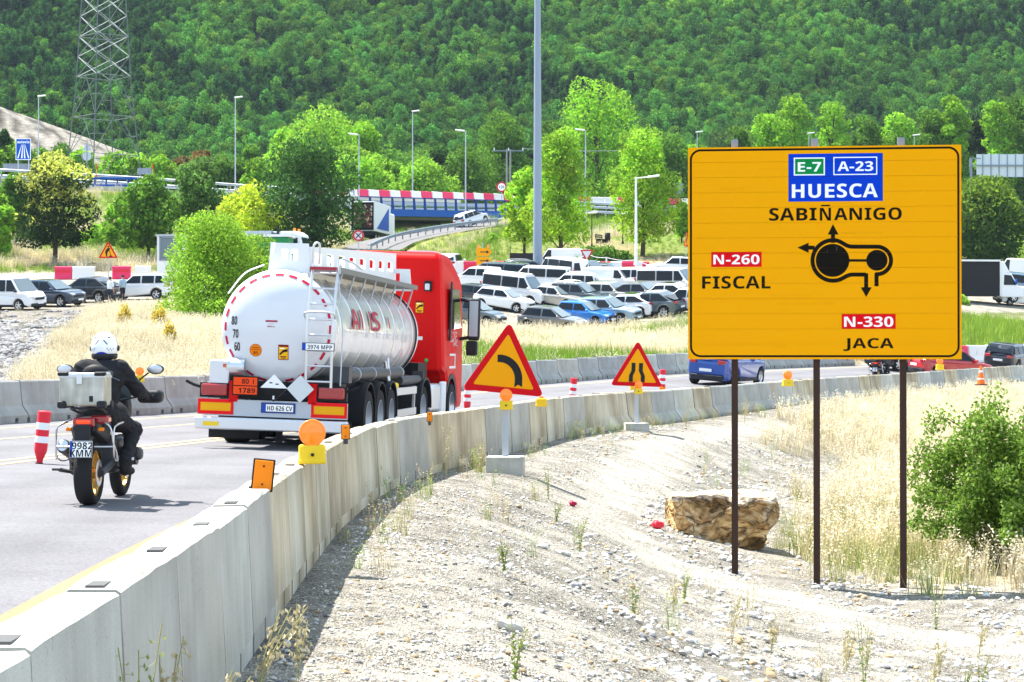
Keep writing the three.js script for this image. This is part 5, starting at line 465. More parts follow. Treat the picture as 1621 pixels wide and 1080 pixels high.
function rider(label, pos, yaw, detailed) {
  const o = thing('person', label, 'person', pos, yaw); const B = []; const both = (f) => { for (const s of [1, -1]) B.push(f(s)); };
  B.push([0.42, 0.95, -0.07, 0.42, 0.95, 0.07, 0.145, 0.145], [0.44, 1.0, 0, 0.56, 1.28, 0, 0.15, 0.165], [0.58, 1.32, -0.12, 0.58, 1.32, 0.12, 0.135, 0.135], [0.6, 1.44, -0.17, 0.6, 1.44, 0.17, 0.085, 0.085], [0.54, 1.15, -0.07, 0.54, 1.15, 0.07, 0.14, 0.14], [0.64, 1.45, 0, 0.69, 1.54, 0, 0.075, 0.066]);
  both((s) => [0.6, 1.43, s * 0.21, 0.68, 1.2, s * 0.37, 0.088, 0.07]); both((s) => [0.68, 1.2, s * 0.37, 0.97, 1.13, s * 0.4, 0.068, 0.048]); both((s) => [0.44, 0.93, s * 0.11, 0.86, 0.76, s * 0.29, 0.115, 0.085]); both((s) => [0.86, 0.76, s * 0.29, 0.56, 0.44, s * 0.27, 0.085, 0.062]); both((s) => [0.56, 0.44, s * 0.27, 0.52, 0.40, s * 0.27, 0.065, 0.06]);
  const cloth = std(0.02, 0.02, 0.023, 0.8, { bumpMap: bumpFine, bumpScale: 0.002 }); part('body', cloth, o, sdfMesh(B, V(-0.1, 0.3, -0.75), 1.5, detailed ? 112 : 64, 0.045, 0.026));
  const bt = []; for (const s of [1, -1]) bt.push([0.54, 0.42, s * 0.27, 0.5, 0.34, s * 0.27, 0.07, 0.055], [0.5, 0.34, s * 0.27, 0.72, 0.32, s * 0.29, 0.055, 0.042]); part('boots', M.rubber, o, sdfMesh(bt, V(0.2, 0.1, -0.45), 0.9, 72, 0.02)); part('reflective_piping', std(0.16, 0.17, 0.2, 0.4), o, tube([V(0.44, 1.34, -0.2), V(0.42, 1.37, -0.08), V(0.43, 1.36, 0.08), V(0.47, 1.3, 0.22)], 0.006, 5)); part('boot_buckle', M.white, o, box(0.03, 0.03, 0.02, 0.55, 0.46, 0.345));
  if (detailed) { const gl = []; for (const s of [1, -1]) { gl.push([0.97, 1.13, s * 0.4, 1.0, 1.14, s * 0.41, 0.038, 0.036]); for (let f = 0; f < 4; f++) { const z = s * (0.37 + f * 0.024), L = [0.028, 0.034, 0.032, 0.026][f]; gl.push([1.0, 1.15, z, 1.0 + L, 1.14, z, 0.013, 0.012], [1.0 + L, 1.14, z, 1.0 + L * 0.9, 1.1, z, 0.012, 0.011], [1.0 + L * 0.9, 1.1, z, 0.995, 1.09, z, 0.011, 0.009]); } gl.push([0.985, 1.12, s * 0.37, 0.98, 1.09, s * 0.345, 0.014, 0.012], [0.98, 1.09, s * 0.345, 1.01, 1.08, s * 0.345, 0.012, 0.01]); } part('gloves', M.rubber, o, sdfMesh(gl.filter((b) => b[2] > 0), V(0.86, 1.0, 0.28), 0.26, 84, 0.006), sdfMesh(gl.filter((b) => b[2] < 0), V(0.86, 1.0, -0.54), 0.26, 84, 0.006)); }
  // full-face helmet
  const hm = canvasTex(512, 256, (g) => { g.fillStyle = '#f3f5f6'; g.fillRect(0, 0, 512, 256); g.fillStyle = '#1d2fb0'; g.beginPath(); for (const x of [-128, 384]) { g.moveTo(x + 60, 184); g.quadraticCurveTo(x + 128, 128, x + 196, 184); g.lineTo(x + 180, 196); g.lineTo(x + 76, 196); } g.fill(); g.fillStyle = '#c31a20'; g.fillRect(0, 184, 52, 8); g.fillRect(460, 184, 52, 8); g.fillStyle = '#3a4a60'; for (const c of [0, 512]) { for (const s of [1, -1]) { g.beginPath(); g.moveTo(c + s * 6, 88); g.lineTo(c + s * 18, 88); g.lineTo(c + s * 44, 116); g.lineTo(c + s * 34, 116); g.fill(); g.fillRect(c + s * 56 - 14, 70, 28, 9); g.fillStyle = '#8fa7c4'; for (let q = 0; q < 5; q++) g.fillRect(c + s * 60 - 26 + q * 10, 134 + (q % 2) * 8, 7, 10); g.fillStyle = '#3a4a60'; } } g.fillStyle = '#0d0d10'; g.fillRect(0, 196, 512, 60); });
  const hg = new THREE.SphereGeometry(0.155, 32, 24); hg.scale(1.1, 1.06, 0.94); hg.translate(0.71, 1.665, 0); part('helmet', phys(1, 1, 1, 0.2, { map: hm, clearcoat: 1, clearcoatRoughness: 0.05 }), o, hg); part('chin_guard', M.plasticBlack, o, lathe([[0.115, -0.03], [0.14, -0.01], [0.143, 0.03], [0.12, 0.05]], 24).scale(1.12, 1, 0.98).translate(0.715, 1.555, 0)); part('visor', M.glass, o, new THREE.SphereGeometry(0.158, 20, 8, 2.2, 1.9, 1.15, 0.7).scale(1.1, 1.06, 0.96).translate(0.715, 1.665, 0)); part('helmet_button', M.plasticBlack, o, cyl(0.03, 0.03, 0.02, 0.72, 1.65, 0.148, Math.PI / 2), cyl(0.03, 0.03, 0.02, 0.72, 1.65, -0.148, Math.PI / 2)); part('neck_skin', M.skin, o, cyl(0.068, 0.066, 0.07, 0.67, 1.535, 0)); part('back_hump', M.black, o, ball(0.13, 0.47, 1.36, -0.04, 0.5, 0.9, 1.2)); part('collar', M.black, o, lathe([[0.1, -0.02], [0.1, 0.035], [0.085, 0.04]], 20).translate(0.66, 1.48, 0));
  return o;
}
{ const p = at(141, 796, 21.9); const q = V(p.x, H(p.x, 21.9), p.z), yaw = Math.atan2(1, 0.03); const o = motorcycle('black touring motorcycle with aluminium top case in the near lane', q, yaw, true, ['9982', 'KMM']); const r = rider('motorcyclist in black suit and white helmet riding the near motorcycle', q.clone(), yaw, true);
  const x2 = X(1388, 92), q2 = G(x2, 92), y2 = Math.atan2(1, 0.45); motorcycle('dark motorcycle on the road seen under the middle of the yellow sign', q2, y2, false, ['1284', 'JTR']); rider('motorcyclist in dark clothes mostly hidden by the lower edge of the yellow sign', q2.clone(), y2, false); }
// ================================================================ people by the parked cars
function standing(label, pos, yaw, h, shirtM, trouserM, lean = 0) { const o = thing('person', label, 'person', pos, yaw); o.scale.setScalar(h / 1.75); const sk = [[0, 1.46, 0, 0, 1.56, 0.01, 0.055, 0.05], [0, 1.62, 0.02, 0, 1.66, 0.02, 0.09, 0.09], [0, 1.0, 0, 0, 1.42, 0, 0.1, 0.11]], sh = [[-0.08, 1.02, 0, 0.08, 1.02, 0, 0.13, 0.13], [0, 1.1, 0, 0, 1.36, 0, 0.15, 0.16], [-0.14, 1.4, 0, 0.14, 1.4, 0, 0.075, 0.075]], tr = [[-0.07, 0.94, 0, 0.07, 0.94, 0, 0.125, 0.125]];
  for (const s of [1, -1]) { sk.push([s * 0.2, 1.38, 0, s * 0.25, 1.08, 0.02, 0.05, 0.04], [s * 0.25, 1.08, 0.02, s * 0.22, 0.84, 0.1, 0.04, 0.03], [s * 0.22, 0.84, 0.1, s * 0.21, 0.74, 0.13, 0.035, 0.03], [s * 0.09, 0.9, 0, s * 0.1, 0.08, 0, 0.075, 0.045], [s * 0.1, 0.05, 0, s * 0.12, 0.04, 0.16, 0.045, 0.04]); sh.push([s * 0.2, 1.4, 0, s * 0.25, 1.14, 0.02, 0.075, 0.06]); tr.push([s * 0.09, 0.9, 0, s * 0.1, 0.5, 0.02, 0.1, 0.075], [s * 0.1, 0.5, 0.02, s * 0.1, 0.1, 0, 0.075, 0.06]); }
  part('body', M.skin, o, sdfMesh(sk, V(-0.9, 0, -0.9), 1.8, 72, 0.02)); part('shirt', shirtM, o, sdfMesh(sh, V(-0.6, 0.7, -0.6), 1.2, 44, 0.03)); part('trousers', trouserM, o, sdfMesh(tr, V(-0.6, 0, -0.6), 1.2, 44, 0.02)); part('hair', std(0.02, 0.015, 0.012, 0.9), o, ball(0.1, 0, 1.675, 0.0, 0.98, 0.95, 1.02)); return o; }
standing('person in a white shirt standing behind the dry grass beside the black sports crossover', G(X(174, 131), 131), 2.5, 1.7, M.white, std(0.03, 0.035, 0.05, 0.9)); standing('person in a pale blue shirt standing beside the white crossover on the left', G(X(194, 132), 132), -2.2, 1.75, std(0.3, 0.42, 0.52, 0.9), std(0.02, 0.02, 0.03, 0.9)); standing('person in dark clothes in the shade of the tree right of the sign', G(X(1527, 196), 196), 0.5, 1.75, std(0.03, 0.03, 0.05), std(0.02, 0.02, 0.02));
// ================================================================ the big yellow direction sign
{
  const TW = 2048, TH = 1630, sx = (zx) => (zx - 8) / 1268 * TW, ytop = (zx) => 35 - 20 * zx / 1288, sy = (zx, zy) => (zy - ytop(zx)) / (1049 - ytop(zx)) * TH;
  const tex = canvasTex(TW, TH, (g) => {
    g.fillStyle = '#f8a800'; g.fillRect(0, 0, TW, TH); const r = RNG(8); for (let i = 0; i < 24; i++) { g.fillStyle = `rgba(${r() < 0.5 ? '120,70,0' : '255,210,90'},${0.02 + r() * 0.03})`; g.fillRect(r() * TW, r() * TH, 80 + r() * 400, 4 + r() * 26); }
    const K = '#181410'; g.strokeStyle = K; g.lineWidth = 16; g.beginPath(); g.roundRect(22, 22, TW - 44, TH - 46, 74); g.stroke();
    const T = (t, x0, x1, y0, y1, c, f) => { g.fillStyle = c; const m = (x0 + x1) / 2; fitText(g, t, sx(x0), sx(x1), sy(m, y0), sy(m, y1), f); };
    const Rc = (x0, x1, y0, y1, c) => { const m = (x0 + x1) / 2; g.fillStyle = c; g.fillRect(sx(x0), sy(m, y0), sx(x1) - sx(x0), sy(m, y1) - sy(m, y0)); };
    Rc(478, 916, 60, 290, '#0a3fc4'); Rc(503, 648, 80, 166, '#fff'); Rc(509, 642, 86, 160, '#0d8a45'); Rc(687, 890, 76, 163, '#fff'); Rc(692, 885, 81, 158, '#0a3fc4');
    T('E-7', 522, 630, 102, 148, '#fff'); T('A-23', 707, 872, 98, 145, '#fff'); T('HUESCA', 494, 893, 206, 273, '#fff'); T('SABI', 388, 610, 322, 384, K); T('N', 624, 676, 322, 383, K); g.fillStyle = K; Rc(630, 671, 307, 314, K); T('ANIGO', 690, 1003, 320, 380, K);
    Rc(117, 353, 534, 606, '#e2101c'); T('N-260', 127, 343, 547, 594, '#fff'); T('FISCAL', 74, 395, 650, 711, K); Rc(725, 974, 831, 903, '#e2101c'); T('N-330', 736, 963, 843, 893, '#fff'); T('JACA', 732, 965, 947, 1009, K);
    const P = (x, y) => [sx(x), sy(x, y)], k = TW / 1268; g.strokeStyle = K; g.fillStyle = K; g.lineJoin = 'round';
    g.beginPath(); let [x, y] = P(683, 574); g.arc(x, y, 78 * k, 0, 7); g.fill(); g.beginPath(); [x, y] = P(888, 573); g.arc(x, y, 49 * k, 0, 7); g.fill(); g.lineWidth = 12 * k; g.beginPath(); g.moveTo(...P(750, 574)); g.lineTo(...P(850, 574)); g.stroke();
    g.lineWidth = 19 * k; g.beginPath(); g.moveTo(...P(838, 642)); g.lineTo(...P(778, 642)); g.bezierCurveTo(...P(740, 642), ...P(730, 672), ...P(686, 671)); { const [cx, cy] = P(686, 574); g.arc(cx, cy, 96 * k, Math.PI / 2, Math.PI * 1.5, false); } g.bezierCurveTo(...P(730, 478), ...P(735, 508), ...P(778, 508)); g.lineTo(...P(890, 508)); { const [cx, cy] = P(888, 574); g.arc(cx, cy, 65 * k, -Math.PI / 2, Math.PI / 2, false); } g.lineTo(...P(886, 640)); g.lineTo(...P(886, 698)); g.stroke(); g.beginPath(); g.moveTo(...P(838, 636)); g.lineTo(...P(838, 710)); g.moveTo(...P(685, 490)); g.lineTo(...P(685, 440)); g.moveTo(...P(600, 513)); g.lineTo(...P(560, 513)); g.stroke();
    const head = (a, b, c) => { g.beginPath(); g.moveTo(...P(...a)); g.lineTo(...P(...b)); g.lineTo(...P(...c)); g.fill(); }; head([685, 399], [661, 450], [711, 450]); head([520, 513], [572, 489], [572, 538]); head([838, 750], [813, 703], [864, 703]);
    g.fillStyle = 'rgba(255,255,255,0.25)'; g.fillRect(sx(700), sy(700, 508), 6, 34); g.fillRect(sx(657), sy(657, 525), 5, 20);
  });
  const d = 24.1, s = F / d, W = 3.12, Ht = 2.46, mid = at(1304, 569, d), o = thing('direction_sign', 'large yellow diversion sign to HUESCA, SABIÑANIGO, FISCAL and JACA on three brown posts', 'road sign', V(mid.x, H(mid.x, d), mid.z), -0.115); const y0 = mid.y - o.position.y;
  const m = std(1, 1, 1, 0.5, { map: tex, specularIntensity: 0.08 }), edge = std(0.55, 0.27, 0.02, 0.6), n = 14, h = Ht / n;
  for (let k = 0; k < n; k++) { const g = box(W, h - 0.0025, 0.03, 0, 0, 0), p = g.attributes.position, uv = g.attributes.uv; for (let i = 0; i < p.count; i++) uv.setXY(i, (p.getX(i) + W / 2) / W, (k + (p.getY(i) + h / 2) / h) / n); part('panel_slat', m, o, g).position.set(0, y0 + (k + 0.5) * h, 0.06 + (k % 3 === 1 ? 0.0015 : 0)); }
  part('backing_sheet', std(0.8, 0.34, 0.01, 0.8), o, box(W - 0.02, Ht - 0.02, 0.012, 0, y0 + Ht / 2, 0.046));
  for (const [px, py] of [[1164, 910], [1293, 928], [1428, 930]]) { const x = (px - 1304) / s; part('post', M.rustPost, o, box(0.075, y0 + 1.2, 0.075, x, (y0 + 1.2) / 2 - 0.25, -0.02)); part('post_top', M.galvDark, o, box(0.08, Ht + 0.09, 0.06, x - (px < 1200 ? 0 : 0.02), y0 + Ht / 2 + 0.05, -0.0)); part('clamp', M.galv, o, ...[0.2, 0.8, 1.4, 2.0].map((q) => box(0.14, 0.05, 0.05, x, y0 + q, 0.02))); }
}
// ================================================================ triangular works signs
function roundedTri(side, r, flip) { const h = side * Math.sqrt(3) / 2, pts = [[-side / 2, -h / 3], [side / 2, -h / 3], [0, h * 2 / 3]].map(([x, y]) => [x, flip ? -y : y]); const s = new THREE.Shape(), n = 3; const P = flip ? pts.reverse() : pts; for (let i = 0; i < n; i++) { const a = P[i], b = P[(i + 1) % n], l = Math.hypot(b[0] - a[0], b[1] - a[1]), t = r * 1.73 / l, p0 = [lerp(a[0], b[0], t), lerp(a[1], b[1], t)], p1 = [lerp(a[0], b[0], 1 - t), lerp(a[1], b[1], 1 - t)]; if (i) s.quadraticCurveTo(a[0], a[1], p0[0], p0[1]); else s.moveTo(p0[0], p0[1]); s.lineTo(p1[0], p1[1]); } s.quadraticCurveTo(P[0][0], P[0][1], lerp(P[0][0], P[1][0], r * 1.73 / side), lerp(P[0][1], P[1][1], r * 1.73 / side)); return s; }
function lampHead(o, x, y, z, r, bw, bh) { part('amber_lens', M.amber, o, cyl(r, r, 0.09, x, y, z, Math.PI / 2, 0, 0, 24), ball(r * 0.96, x, y, z + 0.03, 1, 1, 0.42, 20), new THREE.TorusGeometry(r * 0.98, 0.008, 6, 24).translate(x, y, z + 0.03)); part('battery_box', M.yellowBox, o, rbox(bw, bh, bw * 0.55, 0.02, x, y - r - bh / 2 + 0.005, z), rbox(bw * 1.06, bh * 0.25, bw * 0.6, 0.012, x, y - r - bh * 0.88, z)); part('switch_knob', M.black, o, cyl(0.012, 0.012, 0.02, x, y - r - bh * 0.5, z + bw * 0.28, Math.PI / 2)); }
function triSign(label, px, pyBase, d, pyCentre, side, roll, yaw, symbol, lamp) { const s = F / d, b = at(px, pyBase, d), o = thing('warning_sign', label, 'road sign', b, yaw), yc = (pyBase - pyCentre) / s; o.position.y -= 0.03;
  const red = std(0.62, 0.006, 0.012, 0.45, { specularIntensity: 0.15 }), sg = new THREE.Group(); sg.name = 'sign_plate'; sg.position.set(0, yc, 0.05); sg.rotation.z = roll; o.add(sg);
  part('red_border', red, sg, extr(roundedTri(side, 0.055 * side), 0.022, 0.004)); const f = part('yellow_field', M.yellowSign, sg, extr(roundedTri(side * 0.74, 0.02 * side), 0.008)); f.position.z = 0.012; const y = part('symbol', M.black, sg, ...symbol(side)); y.position.z = 0.018; part('back_rail', M.galv, sg, box(side * 0.5, 0.05, 0.03, 0, 0, -0.03));
  part('post', M.galv, o, box(0.08, yc + 0.1, 0.04, 0, yc / 2 + 0.14, 0)); part('concrete_foot', M.conc, o, rbox(0.5, 0.31, 0.4, 0.015, 0, 0.155, -0.03)); if (lamp) lampHead(o, lamp[0], yc + lamp[1], 0.13, 0.078, 0.17, 0.115); return o; }
const bend = (S) => { const pts = []; for (let k = 0; k <= 10; k++) { const a = lerp(1.75, 0.02, k / 10); pts.push([Math.cos(a) * 0.235 * S - 0.06 * S, Math.sin(a) * 0.255 * S - 0.13 * S]); } const w = 0.045 * S, L = [], Rr = []; pts.forEach((p, i) => { const q = pts[Math.min(10, i + 1)], r = pts[Math.max(0, i - 1)], dx = q[0] - r[0], dy = q[1] - r[1], l = Math.hypot(dx, dy); L.push([p[0] - dy / l * w, p[1] + dx / l * w]); Rr.push([p[0] + dy / l * w, p[1] - dx / l * w]); }); return [extr(poly([...L, [L[10][0] + 0.004, L[10][1] - 0.075 * S], [pts[10][0], pts[10][1] - 0.045 * S], [Rr[10][0], Rr[10][1] - 0.075 * S], ...Rr.reverse()]), 0.004)]; };
const narrow = (S) => [1, -1].map((m) => { const w = 0.06 * S * m, P = [[0.055, -0.19], [0.055, -0.03], [0.115, 0.05], [0.115, 0.16]].map(([x, y]) => [x * S * m, y * S]); const base = [[0.15, -0.21], [0.15, -0.09], [0.108, 0.0], [0.108, 0.15]]; const A = base.map(([x, y]) => [x * S * m, y * S]), Bq = base.map(([x, y]) => [(x - 0.075) * S * m + 0 * w, y * S]).reverse(); let ps = [...A, ...Bq]; if (m > 0) ps = ps.reverse(); return extr(poly(ps), 0.004); });
const digger = (S0) => diggerAt(S0 * 1.35).map((g) => { g.translate(-0.02 * S0, 0.02 * S0, 0); return g; });
const diggerAt = (S) => [extr(poly([[-0.06, -0.17], [-0.02, -0.17], [-0.01, -0.02], [0.04, 0.04], [0.1, 0.13], [0.06, 0.16], [0.0, 0.15], [-0.06, 0.1], [-0.1, 0.0]].map(([x, y]) => [x * S, y * S])), 0.004), ball(0.035 * S, 0.02 * S, 0.2 * S, 0, 1, 1, 0.1), extr(poly([[0.02, -0.18], [0.2, -0.18], [0.11, -0.11]].map(([x, y]) => [x * S, y * S])), 0.004), extr(poly([[0.04, 0.06], [0.06, 0.07], [0.13, -0.11], [0.11, -0.12]].map(([x, y]) => [x * S, y * S])), 0.004)];
triSign('yellow triangular sign with a left bend arrow, amber lamp and concrete foot', 800, 756, 27.6, 581, 1.1, -0.095, -0.06, bend, [0.02, -0.34]);
triSign('yellow triangular road narrows sign standing further along the barrier', 1008, 691, 43.6, 585, 1.11, -0.035, 0.06, narrow, [0.02, -0.29]);
{ const d = 158, o = triSign('small yellow roadworks sign with digging worker behind the parked cars', 171, 446, d, 399, 1.5, 0, 0, digger, null); o.children.filter((c) => c.name === 'concrete_foot').forEach((c) => o.remove(c)); }
// yellow lamps standing on the barriers
function barrierLamp(label, px, pyTop, r, d, bw = 0.2, bh = 0.14) { const s = F / d, c = at(px, pyTop, d), o = thing('warning_lamp', label, 'warning lamp', V(c.x, c.y - r - bh, c.z), 0.15); lampHead(o, 0, r + bh, 0, r, bw, bh); return o; }
barrierLamp('big round amber warning lamp with yellow battery box on the near barrier', 494, 685, 0.088, 14.6, 0.185, 0.13); barrierLamp('amber warning lamp on the far barrier behind the motorcycle mirror', 221, 588, 0.09, 46.2); barrierLamp('amber lamp on yellow box on the barrier left under the direction sign', 1247, 594, 0.13, 62, 0.3, 0.2); barrierLamp('amber lamp on the barrier in front of the dark red car', 1488, 572, 0.13, 84, 0.3, 0.22);
{ const s = F / 28.6, c = at(857, 634, 28.6), o = thing('warning_lamp', 'yellow battery box on the barrier right of the bend sign post', 'warning lamp', V(c.x, c.y - 0.08, c.z)); part('battery_box', M.yellowBox, o, rbox(0.15, 0.1, 0.1, 0.02, 0, 0.06, 0), rbox(0.16, 0.03, 0.11, 0.01, 0, 0.01, 0)); part('amber_lens', M.amber, o, cyl(0.03, 0.03, 0.03, 0, 0.12, 0)); const o2 = copyOf(o, at(1077 - 74, 617, 44.5), 0, 'yellow battery box hanging beside the post of the road narrows sign'); }
function panelReflector(label, px, py, d, w, h) { const c = at(px, py, d), o = thing('reflector_panel', label, 'reflector', V(c.x, c.y - h / 2, c.z), 0.1); part('backing', M.black, o, rbox(w, h, 0.03, 0.006, 0, h / 2, 0)); part('amber_face', M.amberFlat, o, rbox(w * 0.84, h * 0.9, 0.012, 0.004, 0, h / 2, 0.016)); part('screw', M.black, o, cyl(0.006, 0.006, 0.01, 0, h * 0.22, 0.022, Math.PI / 2, 0, 0, 8), cyl(0.006, 0.006, 0.01, 0, h * 0.78, 0.022, Math.PI / 2, 0, 0, 8)); part('bracket', M.darkMetal, o, box(w * 0.5, 0.05, 0.05, 0, -0.015, -0.01)); return o; }
panelReflector('nearest amber reflector panel standing tilted on the near barrier', 414, 752, 11.9, 0.125, 0.185).rotation.z = -0.1; panelReflector('amber reflector panel behind the big amber warning lamp', 547, 684, 18.2, 0.08, 0.13); panelReflector('small amber reflector panel on the barrier below the drive wheel of the tanker', 680, 660, 24.8, 0.066, 0.12);
// ================================================================ tubular markers and cone
function marker(label, px, pyBase, d, h, lean = 0, amber) { const b = at(px, pyBase, d), o = thing('marker_post', label, 'traffic marker', b); o.rotation.z = lean; const r = h * 0.118; part('post_body', M.redPlastic, o, lathe([[r * 0.45, 0], [r * 0.5, h * 0.1], [r * 0.95, h * 0.26], [r, h * 0.3], [r, h * 0.98], [r * 0.9, h], [0.001, h]], 24)); for (const [y0, y1] of [[0.42, 0.54], [0.66, 0.79]]) part('white_band', M.white, o, lathe([[r * 1.0, h * y0], [r * 1.03, h * y0 + 0.003], [r * 1.03, h * y1 - 0.003], [r * 1.0, h * y1]], 24)); part('rubber_foot', M.rubber, o, cyl(r * 0.75, r * 0.6, h * 0.05, 0, h * 0.025, 0)); if (amber) part('amber_reflector', M.amberFlat, o, rbox(r * 2, h * 0.22, 0.05, 0.01, 0.0, h * 0.2, r)); return o; }
marker('red and white marker post on the double line, left of the motorcycle', 62, 737, 29, 0.76, -0.1); marker('red and white marker post beside the front wheel of the tanker', 739, 655, 54, 0.76, -0.04); marker('red and white marker post with amber reflector between the two triangular signs', 905, 643, 58, 0.78, -0.09, 1); marker('red and white marker post half hidden behind the road narrows sign', 1048, 625, 66, 0.8, -0.04, 1); marker('red and white marker post left under the yellow sign', 1191, 609, 98, 0.95, 0.0); marker('red and white marker post under the middle of the yellow sign', 1340, 596, 104, 0.9, 0);
{ const d = 80, b = G(X(1553, d), d); b.copy(at(1553, 610, d)); const o = thing('traffic_cone', 'orange and white traffic cone on the verge at the far right', 'traffic cone', b), h = 0.75; part('cone', std(0.85, 0.16, 0.03, 0.5), o, lathe([[0.17, 0.03], [0.03, h], [0.001, h]], 20)); part('white_band', M.white, o, lathe([[0.128, h * 0.3], [0.133, h * 0.3], [0.093, h * 0.55], [0.088, h * 0.55]], 20), lathe([[0.075, h * 0.66], [0.08, h * 0.66], [0.05, h * 0.86], [0.047, h * 0.86]], 20)); part('base', M.rubber, o, rbox(0.42, 0.04, 0.42, 0.015, 0, 0.02, 0)); }
// ================================================================ smaller signs further off
{ const d = 163, b = G(X(929, d), d), s = F / d, o = thing('yield_sign', 'red and white yield triangle at the edge of the park', 'road sign', b), yc = (416 - 382) / s + 0.2; part('post', M.galv, o, cyl(0.05, 0.05, yc + 0.4, 0, (yc + 0.4) / 2, 0)); part('red_border', M.red, o, extr(roundedTri(1.05, 0.06, true), 0.03, 0.005).translate(0, yc, 0.06)); part('white_field', M.white, o, extr(roundedTri(0.72, 0.02, true), 0.01).translate(0, yc, 0.082)); }
{ const d = 166, s = F / d, b = at(766, 436, d), o = thing('arrow_sign', 'pair of yellow arrow boards with two beacons behind the car park', 'road sign', b), ar = (y) => extr(poly([[-0.6, y - 0.32], [0.35, y - 0.32], [0.66, y], [0.35, y + 0.32], [-0.6, y + 0.32]]), 0.04, 0.005); part('post', M.galv, o, box(0.08, 2.6, 0.06, -0.1, 1.3, -0.05)); const h0 = (436 - 413) / s, h1 = (436 - 399) / s; for (const y of [h0, h1]) { part('arrow_board', M.yellowSign, o, ar(y)); part('arrow_mark', M.black, o, box(0.5, 0.07, 0.01, -0.05, y, 0.026), extr(poly([[0.2, y - 0.14], [0.42, y], [0.2, y + 0.14]]), 0.01).translate(0, 0, 0.026)); } for (const x of [-0.4, 0.35]) part('beacon', M.amber, o, cyl(0.09, 0.07, 0.24, x, h1 + 0.45, 0)); }
{ const d = 252, s = F / d, b = at(36, 292, d), o = thing('motorway_sign', 'blue autovía sign with white road lanes beside the left street lamp', 'road sign', b), h0 = (292 - 253) / s, h1 = (292 - 219) / s, w = 24 / s, hh = h1 - h0; const tx = canvasTex(180, 256, (g) => { g.fillStyle = '#fff'; g.fillRect(0, 0, 180, 256); g.fillStyle = '#0b4fb3'; g.fillRect(7, 7, 166, 242); g.fillStyle = '#fff'; fitText(g, 'autovía', 18, 162, 22, 58); const ln = (x0, x1, w0) => { g.beginPath(); g.moveTo(x0 - w0 * 0.3, 72); g.lineTo(x0 + w0 * 0.3, 72); g.lineTo(x1 + w0, 236); g.lineTo(x1 - w0, 236); g.fill(); }; ln(72, 26, 7); ln(84, 72, 8); ln(97, 108, 8); ln(109, 155, 7); });
  part('post', M.galv, o, box(0.12, h1, 0.1, -w * 0.35, h1 / 2, -0.1), box(0.12, h1, 0.1, w * 0.35, h1 / 2, -0.1)); part('panel', M.galvDark, o, rbox(w, hh, 0.06, 0.02, 0, (h0 + h1) / 2, 0)); part('face', std(1, 1, 1, 0.4, { map: tx }), o, new THREE.PlaneGeometry(w, hh).translate(0, (h0 + h1) / 2, 0.034)); const q = solo('sign_back', 'grey back of a wide sign below the blue motorway sign', 'road sign', M.galvDark, [box(44 / s, 0.7, 0.08, 0, 0.35, 0), ...[-1.2, 0, 1.2].map((x) => box(0.12, 0.8, 0.06, x, 0.3, 0.07))], at(26, 268, 254)); }
{ const d = 256, s = F / d, b = at(137, 275, d), o = thing('sign_back', 'grey backs of a triangular and a round road sign left of the pylon legs', 'road sign', b); part('post', M.galvDark, o, cyl(0.06, 0.06, 4.2, 0, 2.1, 0.05)); part('triangle_plate', M.galv, o, extr(roundedTri(1.2, 0.06), 0.03).translate(0, 3.2, 0)); part('round_plate', M.galv, o, cyl(0.55, 0.55, 0.03, 0, 2.15, 0, Math.PI / 2, 0, 0, 24)); solo('sign_back', 'grey back of a small rectangular sign above the motorway rail', 'road sign', M.galvDark, [box(1.7, 0.75, 0.06, 0, 0.4, 0), ...[-0.5, 0.5].map((x) => box(0.1, 1.3, 0.06, x, 0.2, 0.06))], at(228, 276, 254)); }
for (const [px, t, l] of [[152, 258, 'slim orange snow pole on the motorway edge left of the abutment'], [241, 262, 'slim orange snow pole on the motorway edge above the broadleaf trees']]) { const o = thing('snow_pole', l, 'marker pole', at(px, 288, 242.6)); part('pole', std(0.75, 0.5, 0.1), o, cyl(0.06, 0.05, 2.1, 0, 1.05, 0)); part('orange_band', std(0.7, 0.12, 0.02), o, cyl(0.07, 0.07, 0.6, 0, 1.8, 0), cyl(0.07, 0.07, 0.35, 0, 0.7, 0)); }
{ const d = 262, b = at(794, 312, d), o = thing('speed_sign', 'round speed limit sign reading 120 at the right end of the bridge', 'road sign', b), tx = canvasTex(128, 128, (g) => { g.fillStyle = '#c8101c'; g.fillRect(0, 0, 128, 128); g.fillStyle = '#fff'; g.beginPath(); g.arc(64, 64, 46, 0, 7); g.fill(); g.fillStyle = '#151515'; fitText(g, '120', 30, 98, 46, 82); }); part('post', M.galv, o, cyl(0.05, 0.05, 1.6, 0, 0.3, -0.06)); part('plate', M.galv, o, cyl(0.66, 0.66, 0.04, 0, 1.28, 0, Math.PI / 2, 0, 0, 28)); part('face', std(1, 1, 1, 0.4, { map: tx }), o, new THREE.CircleGeometry(0.65, 28).translate(0, 1.28, 0.026)); }
